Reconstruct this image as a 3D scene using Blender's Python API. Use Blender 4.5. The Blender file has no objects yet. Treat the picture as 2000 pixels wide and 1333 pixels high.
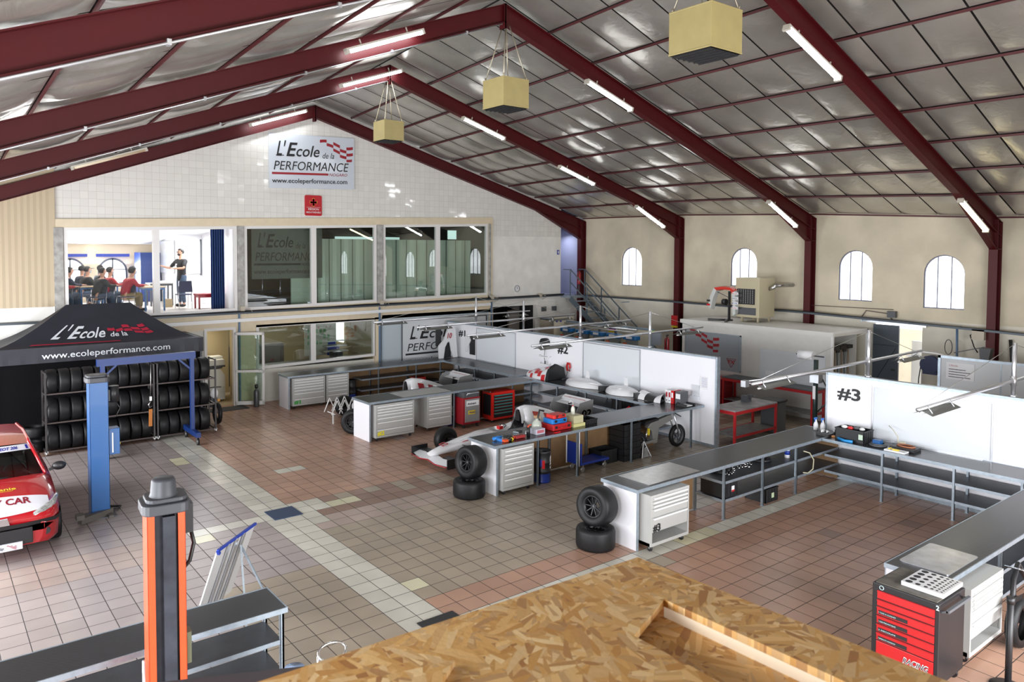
import bpy, math, random
from mathutils import Vector, Matrix
random.seed(7)
S = bpy.context.scene
COL = S.collection
PI = math.pi
U = 0.31                                   # one floor tile

# ------------------------------------------------------------ camera
cam = bpy.data.cameras.new('camera'); co = bpy.data.objects.new('camera', cam); COL.objects.link(co)
S.camera = co
YAW, PITCH, ROLL = 0.64454, -0.0424, 0.0030
FPX = 1459.07
fw = Vector((math.sin(YAW)*math.cos(PITCH), math.cos(YAW)*math.cos(PITCH), math.sin(PITCH)))
rt = Vector((math.cos(YAW), -math.sin(YAW), 0)); up = rt.cross(fw)
rt2 = rt*math.cos(ROLL)+up*math.sin(ROLL); up2 = -rt*math.sin(ROLL)+up*math.cos(ROLL)
CAMP = Vector((-4.7031, -11.6510, 4.6704))
co.matrix_world = Matrix(((rt2.x, up2.x, -fw.x, CAMP.x), (rt2.y, up2.y, -fw.y, CAMP.y), (rt2.z, up2.z, -fw.z, CAMP.z), (0, 0, 0, 1)))
cam.sensor_fit = 'HORIZONTAL'; cam.sensor_width = 36.0
cam.lens = FPX/2000*36.0
cam.shift_x = (1000-931.48)/2000; cam.shift_y = (550.62-666.5)/2000
cam.clip_start = 0.05; cam.clip_end = 200
cam.dof.use_dof = True; cam.dof.focus_distance = 14.0; cam.dof.aperture_fstop = 5.6

# ------------------------------------------------------------ world, exposure, large daylight openings
W = bpy.data.worlds.new('overcast_sky'); S.world = W; W.use_nodes = True
wn = W.node_tree.nodes; bg = wn['Background']
bg.inputs[0].default_value = (0.93, 0.96, 1.0, 1); bg.inputs[1].default_value = 3.0
S.view_settings.view_transform = 'Standard'; S.view_settings.look = 'None'
S.view_settings.gamma = 1.0; S.view_settings.use_curve_mapping = False
S.view_settings.exposure = 0.28
S.cycles.max_bounces = 6; S.cycles.diffuse_bounces = 4; S.cycles.glossy_bounces = 4; S.cycles.transmission_bounces = 6
S.cycles.transparent_max_bounces = 8
S.cycles.sample_clamp_indirect = 6.0
S.cycles.caustics_reflective = False; S.cycles.caustics_refractive = False
S.cycles.use_denoising = True
def area(name, loc, direction, sx, sy, power, color=(1, 1, 1)):
    l = bpy.data.lights.new(name, 'AREA'); l.shape = 'RECTANGLE'; l.size = sx; l.size_y = sy; l.energy = power; l.color = color
    o = bpy.data.objects.new(name, l); COL.objects.link(o); o.location = loc
    o.rotation_euler = Vector(direction).to_track_quat('-Z', 'Y').to_euler(); return o
# daylight entering by the large roller door openings of the left wall and the rear wall
for i, (dy, pw) in enumerate([(6.4, 620), (1.4, 540), (-3.6, 330), (-8.6, 520)]):
    area('door_daylight', (-7.35, dy, 2.1 if i < 3 else 3.0), (1, 0, -0.12 if i < 3 else -.35), 3.4, 3.6 if i < 3 else 4.6, pw, (0.93, 0.96, 1.0))  # last door lamp raised and enlarged to brighten the foreground board
area('door_daylight', (3.0, -13.7, 2.4), (0, 1, -0.30), 9.0, 3.6, 1150, (0.95, 0.97, 1.0))

# ------------------------------------------------------------ materials
MATS = {}
def M(name, col=(0.8, 0.8, 0.8), rough=0.5, metal=0.0, noise=0.0, nscale=6.0, bump=0.0, bscale=40.0, emit=None, coat=0.0, alpha=1.0, trans=0.0, spec=0.5, nstretch=None, detail=4):
    if name in MATS: return MATS[name]
    m = bpy.data.materials.new(name); m.use_nodes = True; MATS[name] = m
    nt = m.node_tree; b = nt.nodes['Principled BSDF']
    c = (*col, 1)
    b.inputs['Base Color'].default_value = c; b.inputs['Roughness'].default_value = rough; b.inputs['Metallic'].default_value = metal
    b.inputs['Coat Weight'].default_value = coat; b.inputs['Specular IOR Level'].default_value = spec
    b.inputs['Alpha'].default_value = alpha; b.inputs['Transmission Weight'].default_value = trans
    if emit: b.inputs['Emission Color'].default_value = (*emit[0], 1); b.inputs['Emission Strength'].default_value = emit[1]
    if noise or bump:
        tc = nt.nodes.new('ShaderNodeTexCoord'); src = tc.outputs['Object']
        if nstretch:
            mp = nt.nodes.new('ShaderNodeMapping'); mp.inputs['Scale'].default_value = nstretch
            nt.links.new(src, mp.inputs[0]); src = mp.outputs[0]
    if noise:
        n = nt.nodes.new('ShaderNodeTexNoise'); n.inputs['Scale'].default_value = nscale; n.inputs['Detail'].default_value = detail
        nt.links.new(src, n.inputs['Vector'])
        r = nt.nodes.new('ShaderNodeMapRange'); r.inputs['From Min'].default_value = 0.3; r.inputs['From Max'].default_value = 0.7
        r.inputs['To Min'].default_value = 1-noise; r.inputs['To Max'].default_value = 1+noise
        nt.links.new(n.outputs[0], r.inputs[0])
        x = nt.nodes.new('ShaderNodeVectorMath'); x.operation = 'SCALE'; x.inputs[0].default_value = col
        nt.links.new(r.outputs[0], x.inputs['Scale']); nt.links.new(x.outputs[0], b.inputs['Base Color'])
    if bump:
        n = nt.nodes.new('ShaderNodeTexNoise'); n.inputs['Scale'].default_value = bscale
        nt.links.new(src, n.inputs['Vector'])
        bp = nt.nodes.new('ShaderNodeBump'); bp.inputs['Strength'].default_value = bump; bp.inputs['Distance'].default_value = 0.01
        nt.links.new(n.outputs[0], bp.inputs['Height']); nt.links.new(bp.outputs[0], b.inputs['Normal'])
    return m
def nd(nt, t, **k):
    n = nt.nodes.new(t)
    for a, b in k.items(): setattr(n, a, b)
    return n

# ------------------------------------------------------------ mesh builder
OFF = {}
def rotm(rx=0, ry=0, rz=0): return Matrix.Rotation(rz, 4, 'Z') @ Matrix.Rotation(ry, 4, 'Y') @ Matrix.Rotation(rx, 4, 'X')
def TR(x, y, z): return Matrix.Translation((x, y, z))
_TXT = {}
def text_geo(s, bold=0.0, shear=0.0):
    k = (s, bold, shear)
    if k in _TXT: return _TXT[k]
    c = bpy.data.curves.new('t', 'FONT'); c.body = s; c.size = 1.0; c.offset = bold; c.shear = shear; c.resolution_u = 3; c.align_x = 'LEFT'
    o = bpy.data.objects.new('t', c); COL.objects.link(o)
    dg = bpy.context.evaluated_depsgraph_get(); dg.update()
    me = bpy.data.meshes.new_from_object(o.evaluated_get(dg))
    vs = [v.co.copy() for v in me.vertices]; fs = [tuple(p.vertices) for p in me.polygons]
    bpy.data.objects.remove(o); bpy.data.curves.remove(c); bpy.data.meshes.remove(me)
    x0 = min(v.x for v in vs); x1 = max(v.x for v in vs); y0 = min(v.y for v in vs); y1 = max(v.y for v in vs)
    _TXT[k] = (vs, fs, x0, x1, y0, y1); return _TXT[k]
class MB:
    def __init__(s, mat=None): s.v = []; s.f = []; s.m = []; s.s = []; s.X = mat or Matrix.Identity(4)
    def add(s, vs, fs, m=0, smooth=False):
        b = len(s.v); s.v += [s.X @ Vector(v) for v in vs]
        for f in fs: s.f.append(tuple(b+i for i in f)); s.m.append(m); s.s.append(smooth)
        return s
    def box(s, a, b, m=0, R=None):
        x0, y0, z0 = a; x1, y1, z1 = b
        vs = [(x0, y0, z0), (x1, y0, z0), (x1, y1, z0), (x0, y1, z0), (x0, y0, z1), (x1, y0, z1), (x1, y1, z1), (x0, y1, z1)]
        if R is not None: vs = [R @ Vector(v) for v in vs]
        return s.add(vs, [(0, 3, 2, 1), (4, 5, 6, 7), (0, 1, 5, 4), (1, 2, 6, 5), (2, 3, 7, 6), (3, 0, 4, 7)], m)
    def cbox(s, c, d, m=0, R=None):
        a = [-d[i]/2 for i in range(3)]; b = [d[i]/2 for i in range(3)]
        T = TR(*c) @ (R if R is not None else Matrix.Identity(4))
        return s.box(a, b, m, T)
    def rbox(s, a, b, r=0.02, m=0, n=3, axis='z'):
        # box with rounded corners around the given axis
        ax = {'z': (0, 1, 2), 'y': (0, 2, 1), 'x': (1, 2, 0)}[axis]
        u0, u1, w0, w1 = a[ax[0]], b[ax[0]], a[ax[1]], b[ax[1]]; pts = []
        for cx, cy, a0 in ((u1-r, w1-r, 0), (u0+r, w1-r, PI/2), (u0+r, w0+r, PI), (u1-r, w0+r, 1.5*PI)):
            for k in range(n+1): t = a0+k*PI/2/n; pts.append((cx+r*math.cos(t), cy+r*math.sin(t)))
        return s.prism(pts, a[ax[2]], b[ax[2]], axis, m)
    def prism(s, pts, h0, h1, axis='z', m=0, smooth=False):
        f = {'z': lambda u, w, h: (u, w, h), 'y': lambda u, w, h: (u, h, w), 'x': lambda u, w, h: (h, u, w)}[axis]
        n = len(pts); vs = [f(u, w, h0) for u, w in pts]+[f(u, w, h1) for u, w in pts]
        fs = [(i, (i+1) % n, n+(i+1) % n, n+i) for i in range(n)]
        s.add(vs, fs, m, smooth)
        b = len(s.v)-2*n
        s.f.append(tuple(b+n-1-i for i in range(n))); s.m.append(m); s.s.append(False)
        s.f.append(tuple(b+n+i for i in range(n))); s.m.append(m); s.s.append(False)
        return s
    def bar(s, p, q, w=0.03, h=None, m=0, upv=(0, 0, 1)):
        p = Vector(p); q = Vector(q); d = q-p; L = d.length
        if L < 1e-6: return s
        d /= L; u = Vector(upv); x = d.cross(u)
        if x.length < 1e-4: x = d.cross(Vector((1, 0, 0)))
        x.normalize(); z = x.cross(d); h = h or w
        c = [p+x*a*w/2+z*b*h/2 for a, b in ((-1, -1), (1, -1), (1, 1), (-1, 1))]; e = [v+d*L for v in c]
        return s.add(c+e, [(0, 1, 2, 3), (7, 6, 5, 4), (0, 4, 5, 1), (1, 5, 6, 2), (2, 6, 7, 3), (3, 7, 4, 0)], m)
    def cyl(s, p, q, r, r2=None, n=14, m=0, caps=True, smooth=True):
        p = Vector(p); q = Vector(q); r2 = r if r2 is None else r2; d = (q-p).normalized()
        x = d.cross(Vector((0, 0, 1)));
        if x.length < 1e-4: x = Vector((1, 0, 0))
        x.normalize(); y = d.cross(x)
        vs = []
        for c, rr in ((p, r), (q, r2)):
            for i in range(n): a = 2*PI*i/n; vs.append(c+x*rr*math.cos(a)+y*rr*math.sin(a))
        s.add(vs, [(i, n+i, n+(i+1) % n, (i+1) % n) for i in range(n)], m, smooth)
        if caps:
            b = len(s.v)-2*n
            s.f.append(tuple(b+i for i in range(n))); s.m.append(m); s.s.append(False)
            s.f.append(tuple(b+2*n-1-i for i in range(n))); s.m.append(m); s.s.append(False)
        return s
    def tube(s, pts, r=0.01, n=8, m=0, closed=False):
        pts = [Vector(p) for p in pts]; N = len(pts); vs = []; prev = None
        for i, p in enumerate(pts):
            a = pts[i-1] if (i > 0 or closed) else p; b = pts[(i+1) % N] if (i < N-1 or closed) else p
            d = (b-a).normalized()
            if prev is None:
                x = d.cross(Vector((0, 0, 1)))
                if x.length < 1e-3: x = d.cross(Vector((1, 0, 0)))
            else: x = prev-d*prev.dot(d)
            x.normalize(); prev = x; y = d.cross(x)
            for k in range(n): t = 2*PI*k/n; vs.append(p+x*r*math.cos(t)+y*r*math.sin(t))
        fs = []
        for i in range(N if closed else N-1):
            j = (i+1) % N
            for k in range(n): fs.append((i*n+k, i*n+(k+1) % n, j*n+(k+1) % n, j*n+k))
        if not closed: fs += [tuple(range(n-1, -1, -1)), tuple((N-1)*n+k for k in range(n))]
        return s.add(vs, fs, m, True)
    def lathe(s, prof, n=24, c=(0, 0, 0), axis='z', m=0, smooth=True, mf=None):
        # prof: list of (r, h); axis the direction of h
        vs = []; P = len(prof)
        for r, h in prof:
            for i in range(n):
                a = 2*PI*i/n; u, w = r*math.cos(a), r*math.sin(a)
                v = {'z': (u, w, h), 'y': (u, h, -w), 'x': (h, u, w)}[axis]
                vs.append((v[0]+c[0], v[1]+c[1], v[2]+c[2]))
        for j in range(P-1):
            fs = [(j*n+i, j*n+(i+1) % n, (j+1)*n+(i+1) % n, (j+1)*n+i) for i in range(n)]
            if j == 0: s.add(vs, fs, mf[j] if mf else m, smooth); base = len(s.v)-len(vs)
            else:
                for f in fs: s.f.append(tuple(base+i for i in f)); s.m.append(mf[j] if mf else m); s.s.append(smooth)
        return s
    def loft(s, secs, m=0, closed=True, caps=True, smooth=True, mf=None):
        n = len(secs[0]); vs = [p for sec in secs for p in sec]; b = len(s.v); s.v += [s.X @ Vector(v) for v in vs]
        for j in range(len(secs)-1):
            for i in range(n if closed else n-1):
                k = (i+1) % n
                s.f.append((b+j*n+i, b+j*n+k, b+(j+1)*n+k, b+(j+1)*n+i)); s.m.append(mf(j, i) if mf else m); s.s.append(smooth)
        if caps and closed:
            s.f.append(tuple(b+n-1-i for i in range(n))); s.m.append(m); s.s.append(False)
            s.f.append(tuple(b+(len(secs)-1)*n+i for i in range(n))); s.m.append(m); s.s.append(False)
        return s
    def ball(s, c, r, n=12, m=0):
        if not hasattr(r, '__len__'): r = (r, r, r)
        prof = []
        vs = []; fs = []
        h = n//2
        for j in range(h+1):
            t = PI*j/h
            for i in range(n):
                a = 2*PI*i/n; vs.append((c[0]+r[0]*math.sin(t)*math.cos(a), c[1]+r[1]*math.sin(t)*math.sin(a), c[2]+r[2]*math.cos(t)))
        for j in range(h):
            for i in range(n): fs.append((j*n+i, (j+1)*n+i, (j+1)*n+(i+1) % n, j*n+(i+1) % n))
        return s.add(vs, fs, m, True)
    def text(s, string, o, xd, yd, size=None, width=None, height=None, m=0, bold=0.0, shear=0.0, lift=0.004, align='l'):
        # flat lettering: o lower-left corner, xd/yd unit directions; fitted to width and/or cap height
        vs, fs, x0, x1, y0, y1 = text_geo(string, bold, shear)
        xd = Vector(xd).normalized(); yd = Vector(yd).normalized(); nz = xd.cross(yd).normalized(); o = Vector(o)
        sy = (height/0.70) if height else (size or 1); sx = (width/(x1-x0)) if width else sy
        ox = -x0*sx
        if align == 'c': ox -= (x1-x0)*sx/2
        return s.add([o+xd*(v.x*sx+ox)+yd*(v.y*sy)+nz*lift for v in vs], fs, m)
    def quad(s, a, b, c, d, m=0): return s.add([a, b, c, d], [(0, 1, 2, 3)], m)
    def build(s, name, mats, parent=None, label=None, cat=None, group=None, kind=None, bevel=0.0, center=True, sub=0):
        if not isinstance(mats, (list, tuple)): mats = [mats]
        off = Vector((0, 0, 0))
        if parent is not None:
            p = parent
            while p is not None:
                if p.name in OFF: off = OFF[p.name]; break
                p = p.parent
        elif center and s.v:
            xs = [v.x for v in s.v]; ys = [v.y for v in s.v]; off = Vector(((min(xs)+max(xs))/2, (min(ys)+max(ys))/2, min(v.z for v in s.v)))
        me = bpy.data.meshes.new(name); me.from_pydata([v-off for v in s.v], [], s.f)
        for mt in mats: me.materials.append(mt)
        me.polygons.foreach_set('material_index', s.m); me.polygons.foreach_set('use_smooth', s.s); me.update()
        o = bpy.data.objects.new(name, me); COL.objects.link(o)
        if parent is not None: o.parent = parent
        else: o.location = off; OFF[o.name] = off
        if label: o['label'] = label
        if cat: o['category'] = cat
        if group: o['group'] = group
        if kind: o['kind'] = kind
        if bevel:
            b = o.modifiers.new('bevel', 'BEVEL'); b.width = bevel; b.segments = 2; b.limit_method = 'ANGLE'; b.angle_limit = 0.6
        if sub:
            b = o.modifiers.new('subdiv', 'SUBSURF'); b.levels = sub; b.render_levels = sub
        return o
def thing(name, label, cat, loc=(0, 0, 0), rz=0.0, group=None, local=False):
    """an Empty at the base of a thing; parts given in world coordinates unless local"""
    o = bpy.data.objects.new(name, None); COL.objects.link(o); o.location = loc; o.empty_display_size = 0.1
    o.rotation_euler = (0, 0, rz); o['label'] = label; o['category'] = cat
    if group: o['group'] = group
    OFF[o.name] = Vector((0, 0, 0)) if local else Vector(loc)
    return o
def dup(root, loc, rz=None, label=None, group=None):
    r = root.copy(); COL.objects.link(r); r.location = loc
    if rz is not None: r.rotation_euler = (0, 0, rz)
    if label: r['label'] = label
    if group: r['group'] = group
    for ch in list(root.children):
        c = ch.copy(); COL.objects.link(c); c.parent = r
        for g in list(ch.children):
            d = g.copy(); COL.objects.link(d); d.parent = c
    return r
def struct(mb, name, mats, label=None, **k):
    o = mb.build(name, mats, kind='structure', center=False, **k)
    if label: o['label'] = label
    return o

# ------------------------------------------------------------ palette
white = M('white_panel', (0.83, 0.83, 0.87), 0.32)
whitep = M('white_paint', (0.78, 0.78, 0.78), 0.35)
cream = M('cream_paint', (0.66, 0.56, 0.40), 0.55, noise=0.04)
galv = M('galvanised_steel', (0.36, 0.42, 0.48), 0.38, 0.65, noise=0.12, nscale=14)
alu = M('aluminium', (0.62, 0.64, 0.68), 0.3, 0.85)
chrome = M('chrome', (0.75, 0.76, 0.78), 0.12, 1.0)
steel = M('brushed_steel', (0.50, 0.50, 0.50), 0.28, 0.95, noise=0.12, nscale=8)
maroon = M('maroon_steel_paint', (0.062, 0.003, 0.005), 0.5, spec=.3, noise=0.06, nscale=3)
black = M('black_plastic', (0.012, 0.012, 0.014), 0.42)
rubber = M('tyre_rubber', (0.007, 0.007, 0.008), 0.5, bump=0.15, bscale=60, spec=.3)
dark = M('dark_matte', (0.02, 0.02, 0.022), 0.7)
grey = M('grey_paint', (0.42, 0.42, 0.41), 0.4)
lgrey = M('light_grey_cabinet', (0.42, 0.42, 0.405), 0.38)
dgrey = M('dark_grey', (0.08, 0.085, 0.095), 0.5)
red = M('red_paint', (0.55, 0.012, 0.015), 0.3, coat=0.3)
dred = M('dark_red_paint', (0.30, 0.012, 0.02), 0.35)
blue = M('blue_paint', (0.008, 0.085, 0.27), 0.35, coat=0.2)
nblue = M('royal_blue_paint', (0.01, 0.035, 0.28), 0.4)
yellow = M('yellow', (0.75, 0.55, 0.03), 0.4)
lime = M('lime', (0.45, 0.75, 0.03), 0.5)
orange = M('orange_paint', (0.62, 0.075, 0.018), 0.38, noise=0.06, nscale=5)
paper = M('paper', (0.78, 0.78, 0.80), 0.6)
ink = M('black_ink', (0.01, 0.01, 0.012), 0.5)
rink = M('red_ink', (0.35, 0.01, 0.02), 0.5)
fibre = M('brown_hardboard', (0.20, 0.115, 0.052), 0.6, noise=0.10, nscale=5)
counterm = M('ribbed_rubber_top', (0.028, 0.030, 0.034), 0.30, noise=0.08)
# ============================================================ SETTING
GY = 10.43; XR = 17.37; XL = -7.6
FY = [10.334-4.908*k for k in range(-2, 7)]              # frame planes; index 2 is the one at the gable
APX = {0: (5.42, 9.19), 1: (5.24, 9.46), 2: (5.10, 9.73), 3: (4.98, 9.98), 4: (4.9, 10.1), 5: (4.9, 10.1)}
EZ = {0: 5.86, 1: 5.83, 2: 5.68, 3: 5.42, 4: 5.3, 5: 5.3}
LS = {0: .354, 1: .360, 2: .376, 3: .390, 4: .39, 5: .39}  # left slopes
def fy(k): return 10.334-4.908*k
def roofz(k, x):
    ax, az = APX[k]
    if x >= ax: return az+(EZ[k]-az)*(x-ax)/(17.35-ax)
    return az-LS[k]*(ax-x)
# ---- floor: one tile per face, colours by the laid pattern
def floor_mat(name, col, rough=0.30):
    m = bpy.data.materials.new(name); m.use_nodes = True; nt = m.node_tree; b = nt.nodes['Principled BSDF']
    g = nd(nt, 'ShaderNodeNewGeometry'); sc = nd(nt, 'ShaderNodeVectorMath', operation='SCALE'); sc.inputs['Scale'].default_value = 1/U
    nt.links.new(g.outputs['Position'], sc.inputs[0])
    fl = nd(nt, 'ShaderNodeVectorMath', operation='FLOOR'); fr = nd(nt, 'ShaderNodeVectorMath', operation='FRACTION')
    nt.links.new(sc.outputs[0], fl.inputs[0]); nt.links.new(sc.outputs[0], fr.inputs[0])
    wnz = nd(nt, 'ShaderNodeTexWhiteNoise', noise_dimensions='2D'); nt.links.new(fl.outputs[0], wnz.inputs['Vector'])
    # distance to the joint
    sub = nd(nt, 'ShaderNodeVectorMath', operation='SUBTRACT'); sub.inputs[1].default_value = (.5, .5, .5); nt.links.new(fr.outputs[0], sub.inputs[0])
    ab = nd(nt, 'ShaderNodeVectorMath', operation='ABSOLUTE'); nt.links.new(sub.outputs[0], ab.inputs[0])
    sp = nd(nt, 'ShaderNodeSeparateXYZ'); nt.links.new(ab.outputs[0], sp.inputs[0])
    mx = nd(nt, 'ShaderNodeMath', operation='MAXIMUM'); nt.links.new(sp.outputs[0], mx.inputs[0]); nt.links.new(sp.outputs[1], mx.inputs[1])
    gt = nd(nt, 'ShaderNodeMapRange'); gt.inputs['From Min'].default_value = 0.478; gt.inputs['From Max'].default_value = 0.490; nt.links.new(mx.outputs[0], gt.inputs[0])
    n2 = nd(nt, 'ShaderNodeTexNoise'); n2.inputs['Scale'].default_value = 1.1; n2.inputs['Detail'].default_value = 6; nt.links.new(g.outputs['Position'], n2.inputs['Vector'])
    v1 = nd(nt, 'ShaderNodeMapRange'); v1.inputs['To Min'].default_value = .90; v1.inputs['To Max'].default_value = 1.08; nt.links.new(wnz.outputs['Value'], v1.inputs[0])
    v2 = nd(nt, 'ShaderNodeMapRange'); v2.inputs['From Min'].default_value = .3; v2.inputs['From Max'].default_value = .7; v2.inputs['To Min'].default_value = .88; v2.inputs['To Max'].default_value = 1.10
    nt.links.new(n2.outputs[0], v2.inputs[0])
    mu = nd(nt, 'ShaderNodeMath', operation='MULTIPLY'); nt.links.new(v1.outputs[0], mu.inputs[0]); nt.links.new(v2.outputs[0], mu.inputs[1])
    cs = nd(nt, 'ShaderNodeVectorMath', operation='SCALE'); cs.inputs[0].default_value = col; nt.links.new(mu.outputs[0], cs.inputs['Scale'])
    mix = nd(nt, 'ShaderNodeMix', data_type='RGBA'); nt.links.new(gt.outputs[0], mix.inputs[0]); nt.links.new(cs.outputs[0], mix.inputs[6]); mix.inputs[7].default_value = (.035, .028, .026, 1)
    nt.links.new(mix.outputs[2], b.inputs['Base Color'])
    rr = nd(nt, 'ShaderNodeMapRange'); rr.inputs['To Min'].default_value = rough; rr.inputs['To Max'].default_value = .9; nt.links.new(gt.outputs[0], rr.inputs[0])
    nt.links.new(rr.outputs[0], b.inputs['Roughness'])
    bp = nd(nt, 'ShaderNodeBump'); bp.inputs['Strength'].default_value = 0.5; bp.inputs['Distance'].default_value = 0.004; bp.invert = True
    nt.links.new(gt.outputs[0], bp.inputs['Height']); nt.links.new(bp.outputs[0], b.inputs['Normal'])
    return m
FM = [floor_mat('tile_pink', (.43, .25, .175)), floor_mat('tile_grey_beige', (.36, .295, .225)), floor_mat('tile_light', (.62, .59, .51), .25),
      floor_mat('tile_cream', (.66, .62, .43), .25), floor_mat('tile_brown', (.27, .165, .125)), floor_mat('tile_mauve_grey', (.37, .315, .30)), floor_mat('tile_pale_pink', (.41, .32, .28))]
def tile_kind(i, j):
    r = random.random()
    if 0 <= i < 2: return 2
    if -4 <= j < -2 and 2 <= i < 4: return 2
    if j == -3 and 4 <= i < 6: return 3
    if -2 <= j < 0 and i == 2: return 2
    if (i, j) in ((4, -11), (5, -11)): return 2
    if (i, j) == (2, 9): return 3
    if (i, j) == (2, 10): return 1
    if i == -1 and j in (-18, -17): return 3
    if i < 0 and j == -3 and i >= -4: return 2
    if i == -4 and j == -2: return 3
    if i >= 2:
        if i >= 14 and j >= 14: return 0 if r < .992 else 4
        if j == 13: return 3 if 16 <= i <= 18 else 2
        if 11 <= j <= 12: return 0
        if 12 <= i <= 13 and j == 12: return 3
        if j < -4: return 0 if r < .998 else 5
        if j in (-4, -3): return 4 if r < .4 else 1
        if j == -2: return 4
        if j in (-1, 0): return 6 if i < 12 else 1
        if j >= 15: return 0
        return 1
    if j < -4: return 5 if j > -25 else 4
    if i <= -6:
        if -4 <= j <= -1: return 6 if j > -4 else 5
        return 5
    return 5 if j < 5 else 1
fm = MB()
i0, i1, j0, j1 = -25, 57, -70, 47
base = len(fm.v)
nx = i1-i0+1
for j in range(j0, j1+1):
    for i in range(i0, i1+1): fm.v.append(Vector((i*U, -j*U, 0)))
for j in range(j0, j1):
    for i in range(i0, i1):
        a = (j-j0)*nx+(i-i0)
        fm.f.append((a+nx, a+nx+1, a+1, a)); fm.m.append(tile_kind(i, j)); fm.s.append(False)
struct(fm, 'floor', FM)

# ---- wall materials
def tilewall():
    m = bpy.data.materials.new('white_glazed_wall_tiles'); m.use_nodes = True; nt = m.node_tree; b = nt.nodes['Principled BSDF']
    T = 0.20
    g = nd(nt, 'ShaderNodeNewGeometry'); sc = nd(nt, 'ShaderNodeVectorMath', operation='SCALE'); sc.inputs['Scale'].default_value = 1/T
    nt.links.new(g.outputs['Position'], sc.inputs[0])
    cm = nd(nt, 'ShaderNodeCombineXYZ'); s0 = nd(nt, 'ShaderNodeSeparateXYZ'); nt.links.new(sc.outputs[0], s0.inputs[0])
    nt.links.new(s0.outputs[0], cm.inputs[0]); nt.links.new(s0.outputs[2], cm.inputs[1])
    fl = nd(nt, 'ShaderNodeVectorMath', operation='FLOOR'); fr = nd(nt, 'ShaderNodeVectorMath', operation='FRACTION')
    nt.links.new(cm.outputs[0], fl.inputs[0]); nt.links.new(cm.outputs[0], fr.inputs[0])
    w_ = nd(nt, 'ShaderNodeTexWhiteNoise', noise_dimensions='2D'); nt.links.new(fl.outputs[0], w_.inputs['Vector'])
    sub = nd(nt, 'ShaderNodeVectorMath', operation='SUBTRACT'); sub.inputs[1].default_value = (.5, .5, 0); nt.links.new(fr.outputs[0], sub.inputs[0])
    ab = nd(nt, 'ShaderNodeVectorMath', operation='ABSOLUTE'); nt.links.new(sub.outputs[0], ab.inputs[0])
    sp = nd(nt, 'ShaderNodeSeparateXYZ'); nt.links.new(ab.outputs[0], sp.inputs[0])
    mx = nd(nt, 'ShaderNodeMath', operation='MAXIMUM'); nt.links.new(sp.outputs[0], mx.inputs[0]); nt.links.new(sp.outputs[1], mx.inputs[1])
    gt = nd(nt, 'ShaderNodeMapRange'); gt.inputs['From Min'].default_value = 0.475; gt.inputs['From Max'].default_value = 0.49; nt.links.new(mx.outputs[0], gt.inputs[0])
    v1 = nd(nt, 'ShaderNodeMapRange'); v1.inputs['To Min'].default_value = .95; v1.inputs['To Max'].default_value = 1.03; nt.links.new(w_.outputs['Value'], v1.inputs[0])
    cs = nd(nt, 'ShaderNodeVectorMath', operation='SCALE'); cs.inputs[0].default_value = (.72, .70, .66); nt.links.new(v1.outputs[0], cs.inputs['Scale'])
    mix = nd(nt, 'ShaderNodeMix', data_type='RGBA'); nt.links.new(gt.outputs[0], mix.inputs[0]); nt.links.new(cs.outputs[0], mix.inputs[6]); mix.inputs[7].default_value = (.53, .50, .45, 1)
    nt.links.new(mix.outputs[2], b.inputs['Base Color'])
    b.inputs['Roughness'].default_value = 0.07
    # every tile is laid with its own small tilt
    sb = nd(nt, 'ShaderNodeVectorMath', operation='SUBTRACT'); sb.inputs[1].default_value = (.5, .5, .5); nt.links.new(w_.outputs['Color'], sb.inputs[0])
    s2 = nd(nt, 'ShaderNodeVectorMath', operation='SCALE'); s2.inputs['Scale'].default_value = .05; nt.links.new(sb.outputs[0], s2.inputs[0])
    ad = nd(nt, 'ShaderNodeVectorMath', operation='ADD'); nt.links.new(g.outputs['Normal'], ad.inputs[0]); nt.links.new(s2.outputs[0], ad.inputs[1])
    nm = nd(nt, 'ShaderNodeVectorMath', operation='NORMALIZE'); nt.links.new(ad.outputs[0], nm.inputs[0]); nt.links.new(nm.outputs[0], b.inputs['Normal'])
    return m
tilem = tilewall()
blockw = M('painted_block_wall', (.60, .53, .405), .8, noise=.16, nscale=.9, bump=.25, bscale=9, detail=7)
lowwall = M('white_washed_wall', (.66, .62, .53), .75, noise=.07, nscale=1.5, bump=.2, bscale=12)
plaster = M('white_plaster', (.76, .74, .70), .5, noise=.08, nscale=2.0)
corr = M('cream_corrugated_steel', (.46, .37, .25), .5)
conc = M('weathered_concrete', (.34, .33, .31), .75, noise=.3, nscale=6)
wframe = M('white_window_frame', (.70, .68, .66), .35)
lav = M('lavender_plaster', (.42, .44, .58), .6)
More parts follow.
